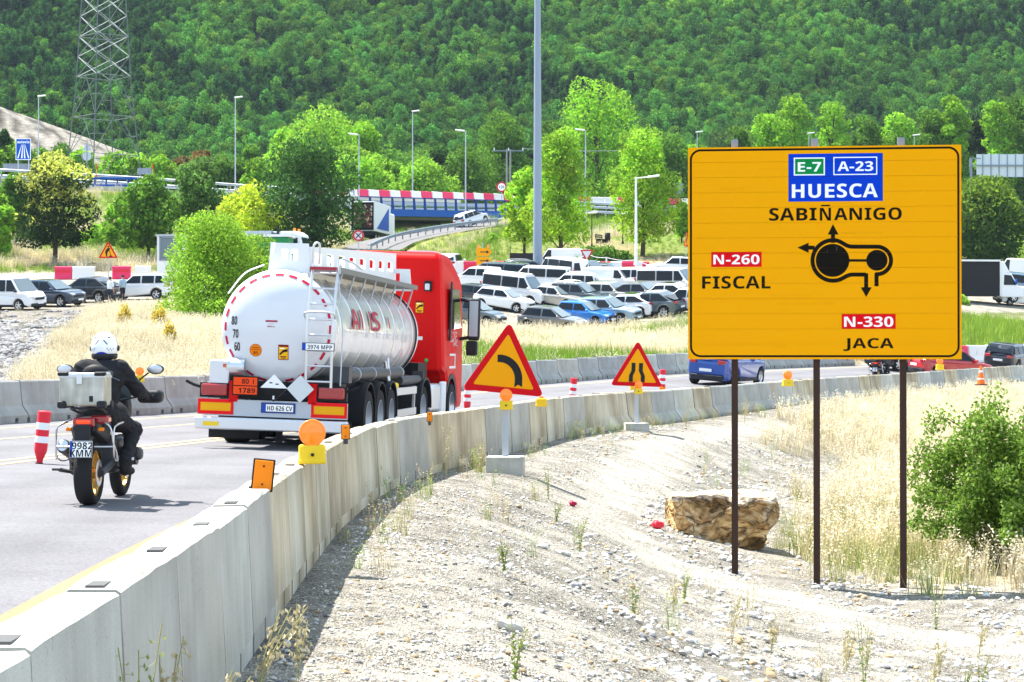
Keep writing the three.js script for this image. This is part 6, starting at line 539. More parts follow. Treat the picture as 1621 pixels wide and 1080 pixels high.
{ const d = 178, b = at(567, 395, d), o = thing('no_stopping_sign', 'round red and blue no stopping sign above the tanker, before the parked lorry', 'road sign', b), tx = canvasTex(128, 128, (g) => { g.fillStyle = '#c8101c'; g.fillRect(0, 0, 128, 128); g.fillStyle = '#c9c4c9'; g.beginPath(); g.arc(64, 64, 46, 0, 7); g.fill(); g.strokeStyle = '#20243a'; g.lineWidth = 12; for (const s of [1, -1]) { g.beginPath(); g.moveTo(64 - 30, 64 - 30 * s); g.lineTo(64 + 30, 64 + 30 * s); g.stroke(); } }); part('post', M.galv, o, cyl(0.05, 0.05, 2.2, 0, 0.1, -0.06)); part('plate', M.galv, o, cyl(0.48, 0.48, 0.04, 0, 1.19, 0, Math.PI / 2, 0, 0, 28)); part('face', std(1, 1, 1, 0.4, { map: tx }), o, new THREE.CircleGeometry(0.47, 28).translate(0, 1.19, 0.026)); }
{ const d = 300, s = F / d, b = at(1585, 330, d), o = thing('gantry_sign', 'back of a large grey gantry sign with ribs right of the yellow sign', 'gantry sign', b), h0 = (330 - 280) / s, h1 = (330 - 244) / s; for (let k = 0; k < 7; k++) part('sign_panel', std(0.62, 0.68, 0.72, 0.5, { metalness: 0.2 }), o, box(1.16, h1 - h0, 0.08, -2.9 + k * 1.18, (h0 + h1) / 2, 0)); for (let k = 0; k < 7; k++) part('rib', M.galvDark, o, box(0.12, h1 - h0 + 0.2, 0.1, -2.6 + k * 1.18, (h0 + h1) / 2, 0.1)); part('beam', M.galvDark, o, box(9.6, 0.2, 0.2, 0.2, (h0 + h1) / 2, 0.24)); part('leg', M.galvDark, o, box(0.35, h1 - 0.5, 0.35, -4.3, (h1 - 0.5) / 2, 0)); part('side_beam', M.galvDark, o, box(1.6, 0.16, 0.16, -3.7, h1 - 0.6, 0)); }
{ const d = 285, b = at(1076, 325, d), o = thing('sign_back', 'small grey back of a road sign left of the yellow sign', 'road sign', b); part('plate', M.galvDark, o, box(0.9, 1.9, 0.06, 0, 2.1, 0)); part('post', M.galv, o, cyl(0.06, 0.06, 2.6, 0, 1.3, -0.05)); const o2 = triSign('orange works sign seen edge-on just left of the yellow sign', 1086, 420, 170, 382, 1.4, 0, 1.2, digger, null); o2.children.filter((c) => c.name === 'concrete_foot').forEach((c) => o2.remove(c)); }
// park furniture
{ const d = hit(952, 385, 178, 230) || 200, p = at(952, 386, d), o = thing('park_bench', 'dark park bench on the lawn right of the yield sign', 'bench', p, 1.1); part('seat', M.darkMetal, o, ...[0, 1, 2].map((k) => box(1.7, 0.05, 0.13, 0, 0.46, -0.16 + k * 0.16))); part('backrest', M.darkMetal, o, ...[0, 1].map((k) => box(1.7, 0.14, 0.05, 0, 0.68 + k * 0.2, -0.28))); for (const x of [-0.7, 0.7]) part('leg', M.black, o, box(0.07, 0.46, 0.5, x, 0.23, 0), box(0.07, 0.5, 0.06, x, 0.68, -0.3)); const q = at(962, 387, d), b = thing('litter_bin', 'dark oval litter bin beside the park bench', 'litter bin', q); part('bin_body', M.black, b, lathe([[0.001, 0.25], [0.24, 0.28], [0.3, 0.7], [0.27, 1.15], [0.001, 1.2]], 20)); part('bin_post', M.black, b, cyl(0.05, 0.05, 0.4, 0, 0.15, 0)); }
{ const o = thing('rope_fence', 'pale rope fence along the hedge at the park edge', 'fence', null); const pts = [[905, 412], [929, 402], [960, 408], [1007, 412], [1045, 422], [1078, 416]].map(([px, py]) => at(px, py, 166)); for (let i = 0; i < pts.length - 1; i++) { const a = pts[i], b = pts[i + 1], m = a.clone().lerp(b, 0.5); m.y -= 0.12; part('rope', M.white, o, tube([a, m, b], 0.035, 6)); } for (const p of pts) { const y = landY(p.x, -p.z); part('post', M.white, o, cyl(0.06, 0.06, Math.max(0.4, p.y - y + 0.1), p.x, (p.y + y) / 2, p.z)); } }
{ const o = thing('wire_fence', 'thin post and wire fence on the grass slope behind the dark yellowish tree', 'fence', null); const P = []; for (let px = 6; px <= 260; px += 21) { const d = hit(px, 378, 178, 240) || 200; P.push(G(X(px, d), d)); } for (const p of P) part('post', M.bark, o, cyl(0.06, 0.05, 1.5, p.x, p.y + 0.7, p.z)); for (const h of [0.6, 1.2]) { const gs = []; for (let i = 0; i < P.length - 1; i++) gs.push(rod(P[i].clone().add(V(0, h, 0)), P[i + 1].clone().add(V(0, h, 0)), 0.012, 4)); part('wire', M.galvDark, o, gs); } }
// barrier blocks that carry or stand behind something can be told apart
for (const [x, d, l] of [[X(414, 11.9), 11.9, 'upright concrete barrier block that carries the nearest amber reflector panel'], [X(494, 14.6), 14.6, 'upright concrete barrier block that carries the big round amber lamp'], [X(547, 18.2), 18.2, 'upright concrete barrier block under the second amber reflector panel'], [X(680, 24.8), 24.8, 'upright concrete barrier block below the drive wheel, with small reflector'], [X(790, 28), 28, 'upright concrete barrier block right behind the bend sign post'], [X(1008, 44.6), 44.6, 'concrete barrier block right behind the road narrows sign post'], [X(1247, 62), 62, 'concrete barrier block under the amber lamp left below the yellow sign'], [X(1553, 82), 82, 'concrete barrier block behind the orange traffic cone']]) { let q = null, m = 1e9; for (const b of nearBlocks) { const e = Math.hypot(b.m.x - x, b.m.z + d); if (e < m) { m = e; q = b; } } q.o.userData.label = l; delete q.o.userData.group; }
// ================================================================ foliage
const leafMat = (o = {}) => new THREE.MeshPhysicalMaterial({ color: 0xffffff, vertexColors: true, roughness: 0.8, side: THREE.DoubleSide, transmission: 0.58, thickness: 0, ior: 1.3, specularIntensity: 0.15, ...o });
const leafM = leafMat(), grassM = leafMat({ transmission: 0.25 });
class Leaves { constructor() { this.P = []; this.C = []; }
  add(c, a, b, col, fold = 0.25) { const n = a.clone().cross(b).normalize().multiplyScalar(a.length() * fold), p0 = c.clone().sub(a), p1 = c.clone().add(b).add(n), p2 = c.clone().add(a), p3 = c.clone().sub(b).add(n); for (const p of [p0, p1, p2, p0, p2, p3]) { this.P.push(p.x, p.y, p.z); this.C.push(col[0], col[1], col[2]); } }
  blade(p, tip, w, c0, c1) { const d = V(tip.x - p.x, 0, tip.z - p.z), s = V(-d.z, 0, d.x); if (s.length() < 1e-4) s.set(1, 0, 0); s.setLength(w); for (const [q, c] of [[p.clone().add(s), c0], [p.clone().sub(s), c0], [tip, c1]]) { this.P.push(q.x, q.y, q.z); this.C.push(...c); } }
  geo() { const g = new THREE.BufferGeometry(); g.setAttribute('position', new THREE.Float32BufferAttribute(this.P, 3)); g.setAttribute('color', new THREE.Float32BufferAttribute(this.C, 3)); g.setAttribute('uv', new THREE.Float32BufferAttribute(new Float32Array(this.P.length / 3 * 2), 2)); g.computeVertexNormals(); return g; } }
const dirOf = (r) => { const z = r() * 2 - 1, a = r() * 6.2832, s = Math.sqrt(1 - z * z); return V(s * Math.cos(a), z, s * Math.sin(a)); };
const vary = (c, r, a) => { const k = 1 + (r() - 0.5) * 2 * a, w = (r() - 0.5) * a * 0.5; return [c[0] * k * (1 + w), c[1] * k, c[2] * k * (1 - w)]; };
function crownBlobs(r, s) { const bl = [], { h, w, base, shape } = s, ch = h - base; const n = s.blobs || 22;
  for (let i = 0; i < n; i++) { let y = base + ch * (0.08 + 0.9 * (i + r()) / n), t = (y - base) / ch, rad; if (shape === 'mound') rad = Math.pow(1 - t, 0.55) * 1.05 + 0.08; else if (shape === 'oval') rad = Math.pow(Math.sin(Math.PI * clamp(0.08 + t * 0.84, 0, 1)), 0.7) * (1 - 0.25 * t); else if (shape === 'cone') rad = (t < 0.2 ? 0.55 + t * 2.2 : 1.0 - (t - 0.2) * 0.95); else if (shape === 'poplar') rad = t < 0.15 ? 0.5 + t * 3 : 1 - Math.pow((t - 0.15) / 0.85, 2.2) * 0.75; else rad = Math.sqrt(Math.max(0.05, 1 - Math.pow(2 * t - 0.95, 2)));
    const a = i * 2.399 + r() * 0.9, q = Math.sqrt(r()) * 0.72, br = w * (s.br || 0.2) * (0.75 + r() * 0.6); bl.push([Math.cos(a) * rad * (w / 2) * q * 1.25, y - br * 0.3, Math.sin(a) * rad * (w / 2) * q * 1.25, br, 0.75 + r() * 0.5]); } return bl; }
function treeParts(seed, s) { const r = RNG(seed), bl = crownBlobs(r, s), L = new Leaves(), n = s.n; const tot = bl.reduce((a, b) => a + b[3] * b[3], 0);
  for (const b of bl) { const k = Math.round(n * b[3] * b[3] / tot), tone = 0.72 + r() * 0.55, cc0 = s.col; for (let i = 0; i < k; i++) { const d = dirOf(r), rr = b[3] * (0.62 + 0.42 * Math.pow(r(), 0.6)) * (1 + 0.28 * (vnoise(d.x * 2.4 + b[0] * 3, d.y * 2.4 + d.z * 2.1 + b[1], 0) - 0.5)); const c = V(b[0] + d.x * rr, b[1] + d.y * rr * 0.85, b[2] + d.z * rr); if (c.y < s.base * 0.75) continue; const hh = (c.y - s.base) / (s.h - s.base), cc = s.tip && d.y > -0.35 && r() < smooth((s.tipFrom ?? 0.3) - 0.3, (s.tipFrom ?? 0.3) + 0.45, hh + d.y * 0.18 + (rr / b[3] - 0.9) * 0.5) * 0.9 ? s.tip : cc0; const u = dirOf(r).addScaledVector(d, 0.25).normalize(), sz = s.leaf * (0.6 + r() * 0.8), v = dirOf(r).cross(u).normalize(); L.add(c, u.multiplyScalar(sz), v.multiplyScalar(sz * 0.55), vary(cc, r, 0.42).map((x) => x * tone)); } }
  const trunk = [], tr = s.trunk || s.h * 0.022, top = s.base + (s.h - s.base) * 0.72; trunk.push(rod(V(0, -0.4, 0), V(s.h * 0.01, s.base + 0.2, 0), tr * 1.2, 8, tr * 0.85), rod(V(s.h * 0.01, s.base, 0), V(0, top, 0), tr * 0.85, 7, tr * 0.25)); for (let i = 0; i < bl.length; i += 2) { const b = bl[i], y0 = clamp(b[1] - b[3] * 1.2 - 0.15 * s.h * r(), s.base * 0.7, top); trunk.push(rod(V(0, y0, 0), V(b[0] * 0.9, b[1], b[2] * 0.9), tr * 0.34, 5, tr * 0.1)); }
  return [L.geo(), merge(trunk)]; }
function tree(name, label, px, d, base, top, wpx, s, group) { const sc = F / d, p = at(px, base, d); p.y = Math.min(p.y, H(p.x, d) + 0.1); const h = EYE + (HOR - top) / sc - p.y; const o = thing(name, label, 'tree', p, 0, group); const S0 = { h, w: wpx / sc, base: h * (s.clear ?? 0.18), n: 3500, leaf: 0.24, shape: 'round', ...s }; const [c, t] = treeParts(Math.round(px * 7 + top), S0); part('crown', s.mat || leafM, o, c); part('trunk', M.bark, o, t); return o; }
const GB = [0.25, 0.47, 0.035], GM = [0.13, 0.27, 0.03], GD = [0.06, 0.15, 0.03], GY = [0.42, 0.62, 0.045], GL = [0.29, 0.51, 0.05];
// trees on the left slope
tree('broadleaf_tree', 'dark round tree with yellow flowering top on the lawn at the left', 86, 183, 399, 247, 122, { col: [0.03, 0.065, 0.016], tip: [0.52, 0.57, 0.12], tipFrom: 0.42, clear: 0.2, n: 11000, leaf: 0.165, br: 0.17, blobs: 38 });
tree('young_tree', 'young green tree at the left edge behind the wire fence', 20, 200, 378, 280, 60, { col: GM, shape: 'oval' }); tree('leafy_bush', 'light green bush cut by the left edge', -2, 190, 392, 310, 52, { col: GL, clear: 0.05 });
tree('broadleaf_tree', 'medium green tree right of the digging worker sign', 234, 188, 392, 284, 96, { col: GM, shape: 'oval', clear: 0.16, n: 4200 }); tree('broadleaf_tree', 'green tree with pale leaves right of the medium green tree', 320, 196, 388, 252, 104, { col: [0.15, 0.28, 0.06], shape: 'oval', n: 4600 });
tree('yellow_tree', 'yellow green round tree behind the tipper body', 396, 188, 392, 297, 104, { col: [0.52, 0.62, 0.05], clear: 0.05, n: 4600, leaf: 0.2 }); tree('broadleaf_tree', 'big dark green tree directly behind the tanker top', 494, 186, 398, 226, 150, { col: [0.06, 0.15, 0.03], n: 11000, leaf: 0.18, blobs: 38, clear: 0.12 });
tree('leafy_bush', 'green shrub growing left of the medium green tree', 192, 200, 388, 318, 52, { col: GL, clear: 0.02, n: 2000 });
// belt behind the motorway
const belt = [[520, 300, 330, 178, 176, GL, 'round', 'pale green spreading tree behind the big dark tree'], [455, 305, 330, 205, 80, GB, 'oval', 'bright green tree left of the pale spreading tree'], [582, 296, 320, 196, 76, GB, 'oval', 'bright green tree at the left end of the bridge'], [560, 285, 330, 238, 110, GL, 'round', 'light green bushy tree above the bridge left end'], [672, 290, 318, 256, 96, GL, 'round', 'light green bushy tree behind the red and white bridge barriers'], [625, 300, 310, 256, 60, GB, 'oval', 'small bright tree left of the street lamp on the bridge'], [742, 300, 316, 232, 92, GM, 'round', 'mid green tree behind the bridge right half'], [800, 312, 318, 176, 118, GM, 'oval', 'tall mid green tree left of the floodlight mast'], [944, 310, 325, 128, 158, GB, 'poplar', 'tallest bright green poplar right of the floodlight mast'], [880, 318, 320, 190, 80, GM, 'oval', 'green tree between the mast and the tallest poplar'], [1060, 312, 325, 212, 92, GM, 'round', 'mid green tree left of the yellow sign'], [1105, 320, 320, 232, 70, GB, 'oval', 'bright green tree just left of the yellow sign corner'],
  [1215, 305, 300, 176, 76, GB, 'poplar', 'bright tree above the left part of the yellow sign'], [1258, 308, 300, 150, 86, GB, 'poplar', 'bright poplar above the middle of the yellow sign'], [1318, 312, 300, 158, 78, GB, 'poplar', 'bright poplar just right of the sign middle'], [1372, 310, 300, 178, 66, GM, 'oval', 'mid green tree above the sign right half'], [1425, 308, 300, 176, 84, GB, 'round', 'round bright tree above the sign right half'], [1478, 306, 300, 170, 74, GM, 'oval', 'green tree above the upper right corner of the sign'], [1512, 304, 300, 152, 66, GB, 'poplar', 'bright tall tree right of the sign corner'], [1550, 310, 300, 176, 60, [0.05, 0.10, 0.03], 'oval', 'dark green tree behind the gantry sign left part'], [1582, 304, 300, 156, 74, GB, 'poplar', 'bright tall tree behind the gantry sign'], [1622, 306, 300, 150, 84, GM, 'poplar', 'green tall tree at the right edge behind the gantry sign'], [1172, 314, 300, 200, 50, GM, 'round', 'small mid green tree above the left corner of the sign'], [1000, 320, 325, 232, 60, GD, 'round', 'dark tree between the poplar and the right park tree'], [700, 318, 315, 236, 66, GD, 'round', 'dark tree behind the bridge centre'], [850, 322, 320, 225, 70, GD, 'round', 'dark tree just left of the mast'], [420, 318, 330, 262, 70, GM, 'round', 'mid green tree below the dark forest left of the pale spreading tree']];
for (const [px, d, b, t, w, c, sh, l] of belt) tree(sh === 'poplar' ? 'poplar_tree' : 'belt_tree', l, px, d, b, t, w, { col: c, shape: sh, n: Math.round(3000 + w * 44), leaf: 0.26, clear: 0.08, blobs: 26, br: 0.19 }, 'trees along the foot of the forest');
{ const r = RNG(77), labels = 'bushy tree in the green belt between the motorway and the forest'; for (let i = 0; i < 34; i++) { const px = lerp(430, 1660, (i + r() * 0.8) / 34), d = 335 + r() * 45, top = 225 + r() * 35 + (px > 1100 ? -35 : 0); tree('belt_tree', labels, px, d, 330, top, 70 + r() * 40, { col: vary(r() < 0.5 ? GM : [0.06, 0.12, 0.03], r, 0.25), shape: r() < 0.5 ? 'round' : 'oval', n: 3000, leaf: 0.31, clear: 0.05, blobs: 18, br: 0.23 }, 'half hidden trees of the green belt'); } }
// park trees
tree('park_tree', 'bright yellow green tree right behind the floodlight mast', 886, 178, 402, 210, 112, { col: GY, tip: GL, shape: 'cone', clear: 0.2, n: 13000, leaf: 0.15, blobs: 40, br: 0.17, trunk: 0.2 }); tree('park_tree', 'small bright tree left of the floodlight mast', 829, 182, 393, 268, 72, { col: GY, tip: GL, shape: 'oval', clear: 0.25, n: 3200, leaf: 0.19, trunk: 0.12 }); tree('park_tree', 'bright yellow green tree behind the long armed street lamp', 1017, 190, 374, 206, 126, { col: GY, tip: GL, shape: 'cone', clear: 0.13, n: 13000, leaf: 0.155, blobs: 40, br: 0.17, trunk: 0.2 }); tree('park_tree', 'small tree with thin trunk at the right of the park', 1079, 205, 370, 322, 30, { col: GB, shape: 'oval', n: 900 });
tree('park_tree', 'dark green spreading tree behind the vans right of the yellow sign', 1562, 192, 428, 286, 140, { col: [0.055, 0.125, 0.02], tip: [0.17, 0.27, 0.03], tipFrom: 0.5, clear: 0.2, n: 11000, leaf: 0.19, blobs: 36 });
// shrubs on the bank behind the left motorway, and others
{ const r = RNG(31); const sh = [[20, 262, 232, 60, GB], [60, 264, 238, 60, GM], [96, 262, 234, 56, GM], [128, 264, 240, 50, GB], [185, 266, 244, 60, GB], [215, 268, 246, 50, GL], [255, 272, 248, 56, GB], [286, 276, 250, 44, [0.2, 0.14, 0.05]], [318, 276, 238, 40, [0.24, 0.15, 0.05]], [350, 282, 250, 50, GM], [404, 288, 255, 44, GB], [6, 262, 205, 30, GD], [395, 276, 232, 40, GM]]; sh.forEach(([px, b, t, w, c], i) => tree('bank_shrub', ['leafy shrub on the bank above the left motorway'][0], px, 284 + r() * 8, b + 6, t, w, { col: c, shape: 'round', n: 1500, leaf: 0.3, clear: 0.0, blobs: 14, br: 0.24 }, 'shrubs on the bank above the left motorway')); }
{ const r = RNG(33); [[930, 402, 396, 70], [960, 407, 392, 60], [905, 404, 396, 30], [985, 410, 398, 40]].forEach(([px, b, t, w]) => tree('hedge_shrub', 'low green hedge shrub behind the rope fence', px, 172, b + 10, t, w, { col: GM, n: 1400, leaf: 0.16, clear: 0, blobs: 12, br: 0.22 }, 'hedge shrubs behind the rope fence')); [[60, 385, 360, 40], [120, 392, 366, 30], [150, 386, 352, 34], [180, 388, 356, 30], [40, 385, 362, 30], [1380 - 600, 384, 370, 14], [205, 392, 368, 26], [1521, 494, 468, 26], [690, 397, 380, 16]].forEach(([px, b, t, w]) => { const d = px > 1500 ? 160 : hit(px, b, 176, 240) || 200; tree('low_shrub', 'low green shrub on the grass slope', px, d, b, t, w, { col: GL, n: 700, leaf: 0.16, clear: 0, blobs: 8, br: 0.26 }, 'low shrubs on the grass slopes'); }); }
// the big light green bush behind the far barrier
tree('large_bush', 'large light green bush between the left cars and the tanker', 338, 99, 540, 343, 196, { col: [0.29, 0.48, 0.05], shape: 'mound', clear: 0.0, n: 42000, leaf: 0.066, blobs: 60, br: 0.16, trunk: 0.08 }); tree('large_bush', 'lower right shoulder of green bush beside the tanker', 404, 101, 545, 376, 120, { col: [0.27, 0.45, 0.05], shape: 'round', clear: 0.0, n: 16000, leaf: 0.066, blobs: 28, br: 0.19 });
// rose bush at the right edge
{ const d = 26, p = G(X(1592, d), d), o = thing('wild_rose_bush', 'green wild rose bush at the right edge beside the sign post', 'bush', p), r = RNG(91), L = new Leaves(), st = []; const fork = []; for (let i = 0; i < 84; i++) { const a = r() * 6.28, rr = Math.sqrt(r()), hgt = 0.5 + 1.85 * r() * (1 - rr * 0.3) * (r() < 0.16 ? 1.22 : 1), ox = Math.cos(a) * rr, oz = Math.sin(a) * rr; const b0 = V(ox * 0.25, -0.1, oz * 0.25), b1 = V(ox * 0.55, hgt * 0.75, oz * 0.5), b2 = V(ox * (0.9 + r() * 0.4), hgt * (0.86 + r() * 0.14), oz * 0.85), b3 = V(ox * (1.0 + r() * 0.5), hgt * (0.7 + 0.2 * r()), oz * 1.0); const c = new THREE.CatmullRomCurve3([b0, b1, b2, b3]); st.push(new THREE.TubeGeometry(c, 12, 0.007, 4)); fork.push(c); }
  for (const c of fork) { const k = 380; for (let i = 0; i < k; i++) { const t = Math.pow(r(), 0.75), q = c.getPoint(t), e = dirOf(r).multiplyScalar(0.05 + 0.19 * r() * (1.15 - t * 0.6)); q.add(e); if (q.y < 0.05) continue; const u = dirOf(r), v = dirOf(r).cross(u).normalize(), s = 0.019 + r() * 0.017; L.add(q, u.multiplyScalar(s), v.multiplyScalar(s * 0.6), vary(r() < 0.3 ? [0.30, 0.44, 0.11] : [0.16, 0.28, 0.035], r, 0.3)); } } part('foliage', leafM, o, L.geo()); part('stems', std(0.08, 0.07, 0.03, 0.9), o, st); }
// ---------------------------------------------------------------- the forest on the hill
{ const forest = new THREE.Group(); forest.name = 'forest'; forest.userData = { kind: 'stuff', label: 'dense dark green forest covering the whole hillside', category: 'forest' }; scene.add(forest);
  const kinds = [[6.2, 5.2, 'round', [0.10, 0.26, 0.035], 5], [7.4, 4.8, 'oval', [0.075, 0.22, 0.035], 9], [5.6, 5.0, 'round', [0.14, 0.31, 0.04], 13], [8.4, 4.2, 'cone', [0.035, 0.12, 0.03], 21], [7.6, 3.8, 'cone', [0.045, 0.145, 0.03], 29], [6.8, 5.4, 'round', [0.06, 0.19, 0.035], 37]].map(([h, w, shape, col, seed]) => treeParts(seed, { h, w, shape, col, base: h * 0.12, n: 900, leaf: 0.29, blobs: 18, br: 0.2 })[0]);
  const r = RNG(3), sets = kinds.map(() => []); const step = 1.9; for (let d = 388; d < 690; d += step) for (let x = X(-330, d); x < X(1960, d); x += step) { const xx = x + (r() - 0.5) * step * 0.95, dd = d + (r() - 0.5) * step * 0.95; if (dd < 400 + 30 * fbm(xx * 0.03, 4, 3)) continue; const m = fbm(xx * 0.018 + 5, dd * 0.018, 4), n2 = fbm(xx * 0.05 + 15, dd * 0.05 + 3, 3); let k; const conif = smooth(0.42, 0.62, m + (xx < -40 ? 0.05 : -0.05)); if (r() < conif * 0.8) k = r() < 0.5 ? 3 : 4; else k = [0, 1, 2, 5][Math.floor(r() * 4)]; if (r() < 0.05) continue; sets[k].push([xx, dd, 0.34 + r() * 0.38 + (r() < 0.06 ? 0.25 : 0), r() * 6.28, (0.7 + 0.8 * n2) * (0.55 + r() * 0.85), r()]); }
  kinds.forEach((g, k) => { const im = new THREE.InstancedMesh(g, leafM, sets[k].length), m = new THREE.Matrix4(), q = new THREE.Quaternion(), c = new THREE.Color(); im.name = 'tree_crowns'; im.userData.kind = 'stuff'; sets[k].forEach(([x, d, s, a, t, w], i) => { q.setFromAxisAngle(V(0, 1, 0), a); m.compose(V(x, landY(x, d) - 0.5, -d), q, V(s, s * (0.9 + w * 0.35), s)); im.setMatrixAt(i, m); im.setColorAt(i, c.setRGB(t * (0.9 + w * 0.3), t, t * (0.85 + 0.2 * (1 - w)))); }); im.castShadow = im.receiveShadow = true; forest.add(im); }); }
// ---------------------------------------------------------------- grass
function tuft(seed, n, h, spread, w, c0, c1, seedHeads) { const r = RNG(seed), L = new Leaves(); for (let i = 0; i < n; i++) { const a = r() * 6.28, q = Math.sqrt(r()) * spread, p = V(Math.cos(a) * q, -0.03, Math.sin(a) * q), hh = h * (0.45 + r() * 0.65), lean = 0.12 + r() * 0.4, b = r() * 6.28, t = V(p.x + Math.cos(b) * hh * lean, hh, p.z + Math.sin(b) * hh * lean); const cc = vary(r() < 0.5 ? c0 : c1, r, 0.25); L.blade(p, t, w * (0.6 + r() * 0.8), cc.map((x) => x * 0.85), cc); if (seedHeads && r() < seedHeads) for (let k = 0; k < 3; k++) { const s = h * 0.045, u = dirOf(r), v = dirOf(r).cross(u).normalize(); L.add(t.clone().add(V((r() - 0.5) * s * 2, -k * s * 1.6, (r() - 0.5) * s * 2)), u.multiplyScalar(s), v.multiplyScalar(s * 0.45), vary(c1, r, 0.2)); } } return L.geo(); }
function scatter(name, label, cat, geos, pts, mat = grassM) { const G0 = new THREE.Group(); G0.name = numbered(name); G0.userData = { kind: 'stuff', label, category: cat }; scene.add(G0); geos.forEach((g, k) => { const list = pts.filter((_, i) => i % geos.length === k); if (!list.length) return; const im = new THREE.InstancedMesh(g, mat, list.length), m = new THREE.Matrix4(), q = new THREE.Quaternion(), c = new THREE.Color(); im.name = name + '_tufts'; im.userData.kind = 'stuff'; list.forEach(([x, y, z, s, a, t, sy], i) => { q.setFromAxisAngle(V(0, 1, 0), a); m.compose(V(x, y, z), q, V(s, s * (sy || 1), s)); im.setMatrixAt(i, m); im.setColorAt(i, Array.isArray(t) ? c.setRGB(...t) : c.setRGB(t, t, t)); }); im.castShadow = im.receiveShadow = true; G0.add(im); }); return G0; }
const ST0 = [0.60, 0.51, 0.32], ST1 = [0.80, 0.72, 0.53], straw = [1, 2, 3, 4].map((s) => tuft(s, 46, 0.62, 0.22, 0.006, ST0, ST1, 0.6)), strawFar = [5, 6, 7].map((s) => tuft(s, 34, 0.8, 0.42, 0.013, ST0, ST1, 0.7)), greenFar = [8, 9, 10].map((s) => tuft(s, 34, 0.75, 0.42, 0.017, [0.17, 0.31, 0.035], [0.31, 0.43, 0.06], 0)), mixed = [11, 12, 13].map((s) => tuft(s, 40, 0.5, 0.2, 0.006, [0.26, 0.35, 0.08], [0.52, 0.48, 0.24], 0.3));
{ const r = RNG(61), A = [], B = [], C = []; for (let d = 41; d < 130; d += 0.42) for (let px = -60; px < 470; px += 0) { const x = X(px, d); px += (0.42 + r() * 0.2) * F / d; const xx = x + (r() - 0.5) * 0.4, dd = d + (r() - 0.5) * 0.4, p2 = CX + xx / dd * F, a = lineAt(0, p2), b = lineAt(1, p2); if (dd < a[0] + 0.7 || dd > b[0] - 1) continue; const t = (dd - a[0]) / (b[0] - a[0]); const heap = p2 < 200 && t - p2 * 0.0055 + (fbm(xx * 0.12, dd * 0.12, 4) - 0.5) * 0.3 > 0.03; if (heap && r() < 0.97) continue; A.push([xx, landY(xx, dd), -dd, (0.5 + r() * 0.5) * (p2 < 140 ? 0.6 : 1), r() * 6.28, 0.62 + r() * 0.3 + 0.35 * fbm(xx * 0.3, dd * 0.2, 3)]); }
  scatter('dry_grass', 'tall pale dry grass on the slope behind the far barrier', 'grass', strawFar, A);
  for (let d = 62; d < 150; d += 0.5) for (let px = 690; px < 1700; px += 0) { px += (0.55 + r() * 0.25) * F / d; const xx = X(px, d) + (r() - 0.5) * 0.5, dd = d + (r() - 0.5) * 0.5, p2 = CX + xx / dd * F, a = lineAt(0, p2), b = lineAt(1, p2); if (dd < a[0] + 0.7 || dd > b[0] - 1.2) continue; const n = fbm(xx * 0.12, dd * 0.12, 4) + (p2 > 1450 ? 0.3 : 0) + (p2 < 860 ? 0.05 : 0) + (r() - 0.5) * 0.1; (n > 0.53 ? C : B).push([xx, landY(xx, dd), -dd, 0.6 + r() * 0.55, r() * 6.28, 0.8 + r() * 0.4]); }
  scatter('dry_grass', 'pale dry grass strip in front of the car park', 'grass', strawFar, B); scatter('green_grass', 'green grass patches in the strip in front of the car park', 'grass', greenFar, C);
  const D = [], E = []; for (let d = 177; d < 240; d += 0.9) for (let px = -40; px < 1680; px += 0) { px += (0.95 + r() * 0.4) * F / d; const xx = X(px, d) + (r() - 0.5) * 0.8, dd = d + (r() - 0.5) * 0.8, p2 = CX + xx / dd * F; if (p2 > 560 && p2 < 850 && dd > 186 && Math.abs(dd - lerp(186, 240, (p2 - 585) / 250)) < 7) continue; const n = fbm(xx * 0.12, dd * 0.12, 4), lawn = p2 > 800 && dd < 215; const s = lawn ? 0.3 + r() * 0.25 : 0.6 + r() * 0.7; (n < (lawn ? 0.62 : 0.57) ? D : E).push([xx, landY(xx, dd), -dd, s, r() * 6.28, 0.75 + r() * 0.5]); }
  for (let i = 0; i < 900; i++) { const k = r() * 39, a = SLIP[Math.floor(k)], b = SLIP[Math.floor(k) + 1], t = b.clone().sub(a).setY(0).normalize(), n = V(t.z, 0, -t.x), w = 3.6 + r() * 6; const q = a.clone().lerp(b, r()).addScaledVector(n, -w); (r() < 0.7 ? D : E).push([q.x, q.y - 0.1 - (w - 3.6) * 0.6, q.z, 0.5 + r() * 0.5, r() * 6.28, 0.75 + r() * 0.5]); }
  scatter('green_grass', 'green grass on the slopes below the motorway and in the park', 'grass', greenFar, D); scatter('dry_grass', 'yellowing grass among the green slopes below the motorway', 'grass', strawFar, E); }
{ // the field right of the verge
  const r = RNG(62), A = [], B = []; for (let d = 14; d < 92; d += 0.3) for (let px = 880; px < 1780; px += 0) { px += (0.26 + r() * 0.12 + d * 0.002) * F / d; const xx = X(px, d) + (r() - 0.5) * 0.26, dd = d + (r() - 0.5) * 0.26; const [i, t] = onRoad(xx, dd); if (t > -0.04) continue; const s = strawAmount(xx, dd), pd = pathDist(xx, dd); const k = s * smooth(0.4, 1.1, pd); if (r() > k * 1.05) continue; const g = fbm(xx * 0.5 + 3, dd * 0.35, 3); const near = dd < 34; (near && g + (r() - 0.5) * 0.3 > 0.4 || r() < 0.05 ? B : A).push([xx, vergeY(xx, dd), -dd, 0.55 + r() * 0.55, r() * 6.28, 0.66 + r() * 0.3 + 0.3 * fbm(xx * 0.4, dd * 0.3, 3)]); }
  scatter('dry_grass', 'pale blond dry grass in the field behind the yellow sign', 'grass', straw, A); scatter('meadow_grass', 'greener grass around the posts of the yellow sign', 'grass', mixed, B); }
